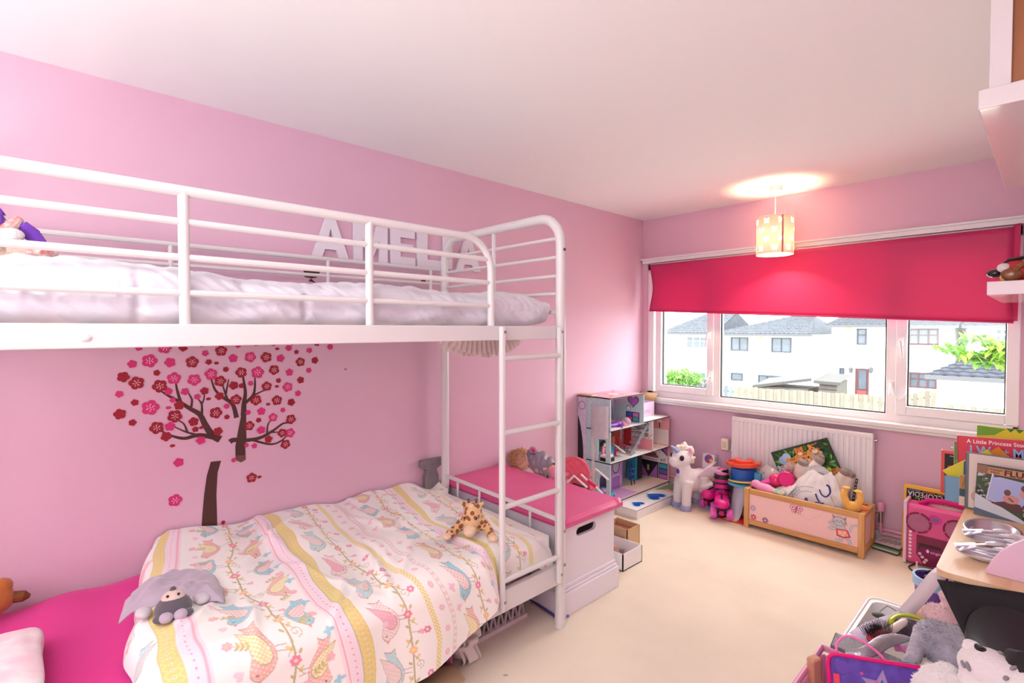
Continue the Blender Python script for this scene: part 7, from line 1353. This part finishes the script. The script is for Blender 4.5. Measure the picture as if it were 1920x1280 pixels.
# purple maned plush on the upper bunk, teddy on the lower one
t = thing('purple_maned_plush', 'beige soft toy with shaggy purple mane lying on the upper bunk', 'soft toy', (.45, -.05, 1.58)); PM = mat('purple_felt', (120, 60, 190), .9, sheen=.4); BG_ = mat('beige_plush', (206, 180, 164), .95, bump=.5, scale=90, sheen=.3); FLW = mat('floral_print', (236, 214, 206), .8, c2=(206, 96, 100), vscale=60)
m = M(); m.ell((.45, -.12, 1.62), (.08, .1, .055)); m.ell((.5, -.02, 1.605), (.07, .05, .035)); m.ell((.42, -.11, 1.7), (.06, .06, .055)); part('body', m, BG_, t, remesh=.008, disp=.006)
m = M(); q0 = at(20, 425, 'x', .5); m.tube([tuple(at(0, 440, 'x', .5)), tuple(at(22, 425, 'x', .5)), tuple(at(38, 408, 'x', .5))], [.02, .018, .01], 10); part('ear', m, FLW, t); m = M()
for k in range(9): m.tube([tuple(at(28+3*k, 428+2*k, 'x', .49)), tuple(at(48+4*k, 424+5*k, 'x', .5)), tuple(at(66+4*k, 436+6*k, 'x', .5)), tuple(at(78+3*k, 462+2*k, 'x', .5))], [.008, .014, .013, .006], 8)
for k in range(4): m.tube([tuple(at(-10, 410+6*k, 'x', .48)), tuple(at(2, 392+8*k, 'x', .48)), tuple(at(7, 404+9*k, 'x', .48))], [.012, .013, .006], 8)
part('mane', m, PM, t); part('muzzle', M().ell(tuple(at(22, 440, 'x', .52)), (.022, .028, .02)), WFUR, t); part('leg', M().tube([tuple(at(20, 468, 'x', .53)), tuple(at(60, 470, 'x', .55)), tuple(at(95, 474, 'x', .56))], [.022, .02, .018], 10), BG_, t); part('foot', M().ell(tuple(at(80, 474, 'x', .58)), (.03, .035, .012)), FLW, t)
t = thing('brown_teddy', 'small brown soft toy against the wall at the left edge of the lower bunk', 'soft toy', (.12, -.12, .43)); m = M(); m.ell((.12, -.13, .48), (.05, .06, .05)); m.ell((.11, -.105, .52), (.03, .03, .03)); part('body', m, mat('brown_plush', (176, 96, 40), .95, sheen=.3, bump=.4, scale=90), t, remesh=.007); part('paw', M().tube([(.12, -.09, .48), (.13, -.05, .475), (.13, -.035, .47)], [.02, .018, .006], 10), mat('dark_brown_plush', (120, 66, 34), .95), t)
# ================================================================== under the bed and by the chest
t = thing('lattice_basket', 'white plastic lattice basket under the bed', 'basket', (.6, 1.5, 0)); LAT = mat('lattice_plastic', (226, 214, 214), .5)
for k in range(10): part('slat', M().bar((.835, 1.27+.045*k, .02), (.835, 1.31+.045*k, .19), .003, .012, up=(1, 0, 0)), LAT, t); 
for k in range(10): part('slat', M().bar((.831, 1.31+.045*k, .02), (.831, 1.27+.045*k, .19), .003, .012, up=(1, 0, 0)), LAT, t)
part('rim', M().box(.45, .841, 1.25, 1.73, .185, .2), LAT, t); part('base', M().box(.45, .841, 1.25, 1.73, 0, .02), LAT, t); part('lining', M().box(.5, .818, 1.27, 1.71, .02, .18), mat('dark_lining', (96, 76, 80), .8), t)
t = thing('crumpled_cloth', 'crumpled off-white cloth on the carpet under the bed edge', 'cloth', (.86, 1.3, 0)); m = M()
for k in range(7): a = k*.9; m.grid(lambda p, q, k=k, a=a: (.87+.05*math.cos(a)+.035*(q-.5)*math.sin(a)+.02*math.sin(p*9+k), 1.315+.04*math.sin(a)+.05*(q-.5)*math.cos(a), .004+.15*p*(.7+.3*math.sin(k*2.1))), 10, 6)
part('folds', m, mat('muslin', (232, 220, 214), .9, bump=.2, scale=80), t, solid=.006, auto=3); part('core', M().ell((.865, 1.315, .07), (.05, .055, .068)), MATS['muslin'], t)
t = thing('pink_storage_box', 'pink cardboard storage box with dark open front under the bed', 'box', (.7, 1.12, 0)); PKB = mat('pink_board', (220, 120, 176), .6); y0, y1, xa, xb = 1.0, 1.24, .5, .86
part('side', M().box(xa, xb+.03, y1-.006, y1, 0, .17), PKB, t); part('side', M().box(xa, xb, y0, y0+.006, 0, .17), PKB, t); part('top', M().box(xa, xb, y0, y1, .165, .171), PKB, t); part('back', M().box(xa, xa+.006, y0, y1, 0, .17), mat('plum', (110, 50, 80), .7), t); part('base', M().box(xa, xb, y0, y1, 0, .006), MATS['plum'], t); part('inner_tray', M().box(xa+.05, xb-.02, y0+.02, y1-.03, .006, .11), MATS['plum'], t); m = M(frame((xb-.0195, y0+.1, .01), (0, 1, 0), (0, 0, 1))); m.line([(.03, 0), (.05, .05), (.07, .1)], .008, (236, 226, 226)); part('print', m, PRT, t, smooth=False)
m = M(); P = [at(752, 1285, 'z', .012), at(800, 1262, 'z', .015), at(848, 1244, 'z', .02), at(872, 1272, 'z', .012), at(850, 1300, 'z', .004), at(760, 1330, 'z', .004)]; m.add(P, [(0, 5, 4, 3, 2, 1)]); solo('cardboard_flap', m, CARD, 'brown cardboard sheet on the carpet beside the bed', 'cardboard', solid=.004)
A, B = at(745, 1281, 'z', .03), at(813, 1258, 'z', .034); t = thing('red_pen', 'red pen with black end lying on the cardboard', 'pen', A-Vector((0, 0, .008))); part('barrel', M().tube([A, A.lerp(B, .82)], .006, 10), REDP, t); part('cap', M().tube([A.lerp(B, .82), B], .0065, 10), BLACK, t)
A, B = at(993, 1122, 'z', .008), at(1041, 1155, 'z', .008); t = thing('purple_wand', 'dark purple stick on the carpet beside the chest', 'stick', A-Vector((0, 0, .007))); part('shaft', M().tube([A, B], .007, 10), mat('violet_plastic', (84, 66, 136), .35), t); part('tip', M().tube([B, B+(B-A)*.05], .008, 10), BLACK, t)
c = at(1063, 1153, 'z', .006); solo('blue_bead', M(TR(*c)).ell((0, 0, 0), (.014, .008, .005)), mat('blue_bead', (60, 110, 220), .3), 'small blue bead on the carpet by the bed post', 'bead')
for i, (u, v, lab) in enumerate(((890, 1238, 'small grey fluff speck on the carpet near the bed'), (948, 1265, 'larger grey fluff scrap on the carpet at the bottom'), (938, 1187, 'white paper scrap on the carpet beside the bed'), (997, 1131, 'tiny pink scrap under the bed by the stick'))):
    c = at(u, v, 'z', .003); solo('fluff', M(TR(*c) @ RZ(i)).ell((0, 0, 0), (.011 if i == 1 else .006, .005, .002)), [mat('fluff_grey', (190, 176, 166), .9), MATS['fluff_grey'], WF, PKB][i], lab, 'scrap', 'scraps on the carpet')
# open boxes beyond the chest
t = thing('white_toy_box', 'open white box with small toys on the floor right of the chest', 'box', (.79, 2.62, 0)); bx = (.58, .895, 2.46, 2.66)
for b_ in ((bx[0], bx[1], bx[2], bx[2]+.006), (bx[0], bx[1], bx[3]-.006, bx[3]), (bx[0], bx[0]+.006, bx[2], bx[3]), (bx[1]-.006, bx[1], bx[2], bx[3])): part('side', M().box(*b_, 0, .10), WD, t)
part('base', M().box(*bx, 0, .006), WD, t)
for i in range(6): solo('toy_brick', M(TR(.84-.05*(i % 3), 2.5+.05*(i//2), .05) @ RZ(i) @ RX(.4*i)).box(-.016, .016, -.012, .012, -.01, .012), [REDP, mat('grey_toy', (150, 146, 150), .4), mat('skin_toy', (240, 176, 140), .4)][i % 3], ['red toy brick nearest the front of the open white box', 'grey toy piece in the middle of the open white box', 'peach toy piece at the near end of the open white box', 'second red toy brick deeper in the open white box', 'second grey toy piece deeper in the open white box', 'peach toy piece at the far end of the open white box'][i], 'toy', 'toy pieces in the white box', bevel=.003)
t = thing('tan_card_box', 'small open tan cardboard box behind the white box by the chest', 'box', (.72, 2.76, 0)); bx = (.6, .775, 2.68, 2.82)
for b_ in ((bx[0], bx[1], bx[2], bx[2]+.005), (bx[0], bx[1], bx[3]-.005, bx[3]), (bx[0], bx[0]+.005, bx[2], bx[3]), (bx[1]-.005, bx[1], bx[2], bx[3])): part('side', M().box(*b_, 0, .15), CARD, t)
part('base', M().box(*bx, 0, .005), CARD, t); part('inner', M().box(bx[0]+.01, bx[1]-.01, bx[2]+.01, bx[3]-.01, .006, .11), mat('dusty_pink_card', (196, 130, 120), .8), t)
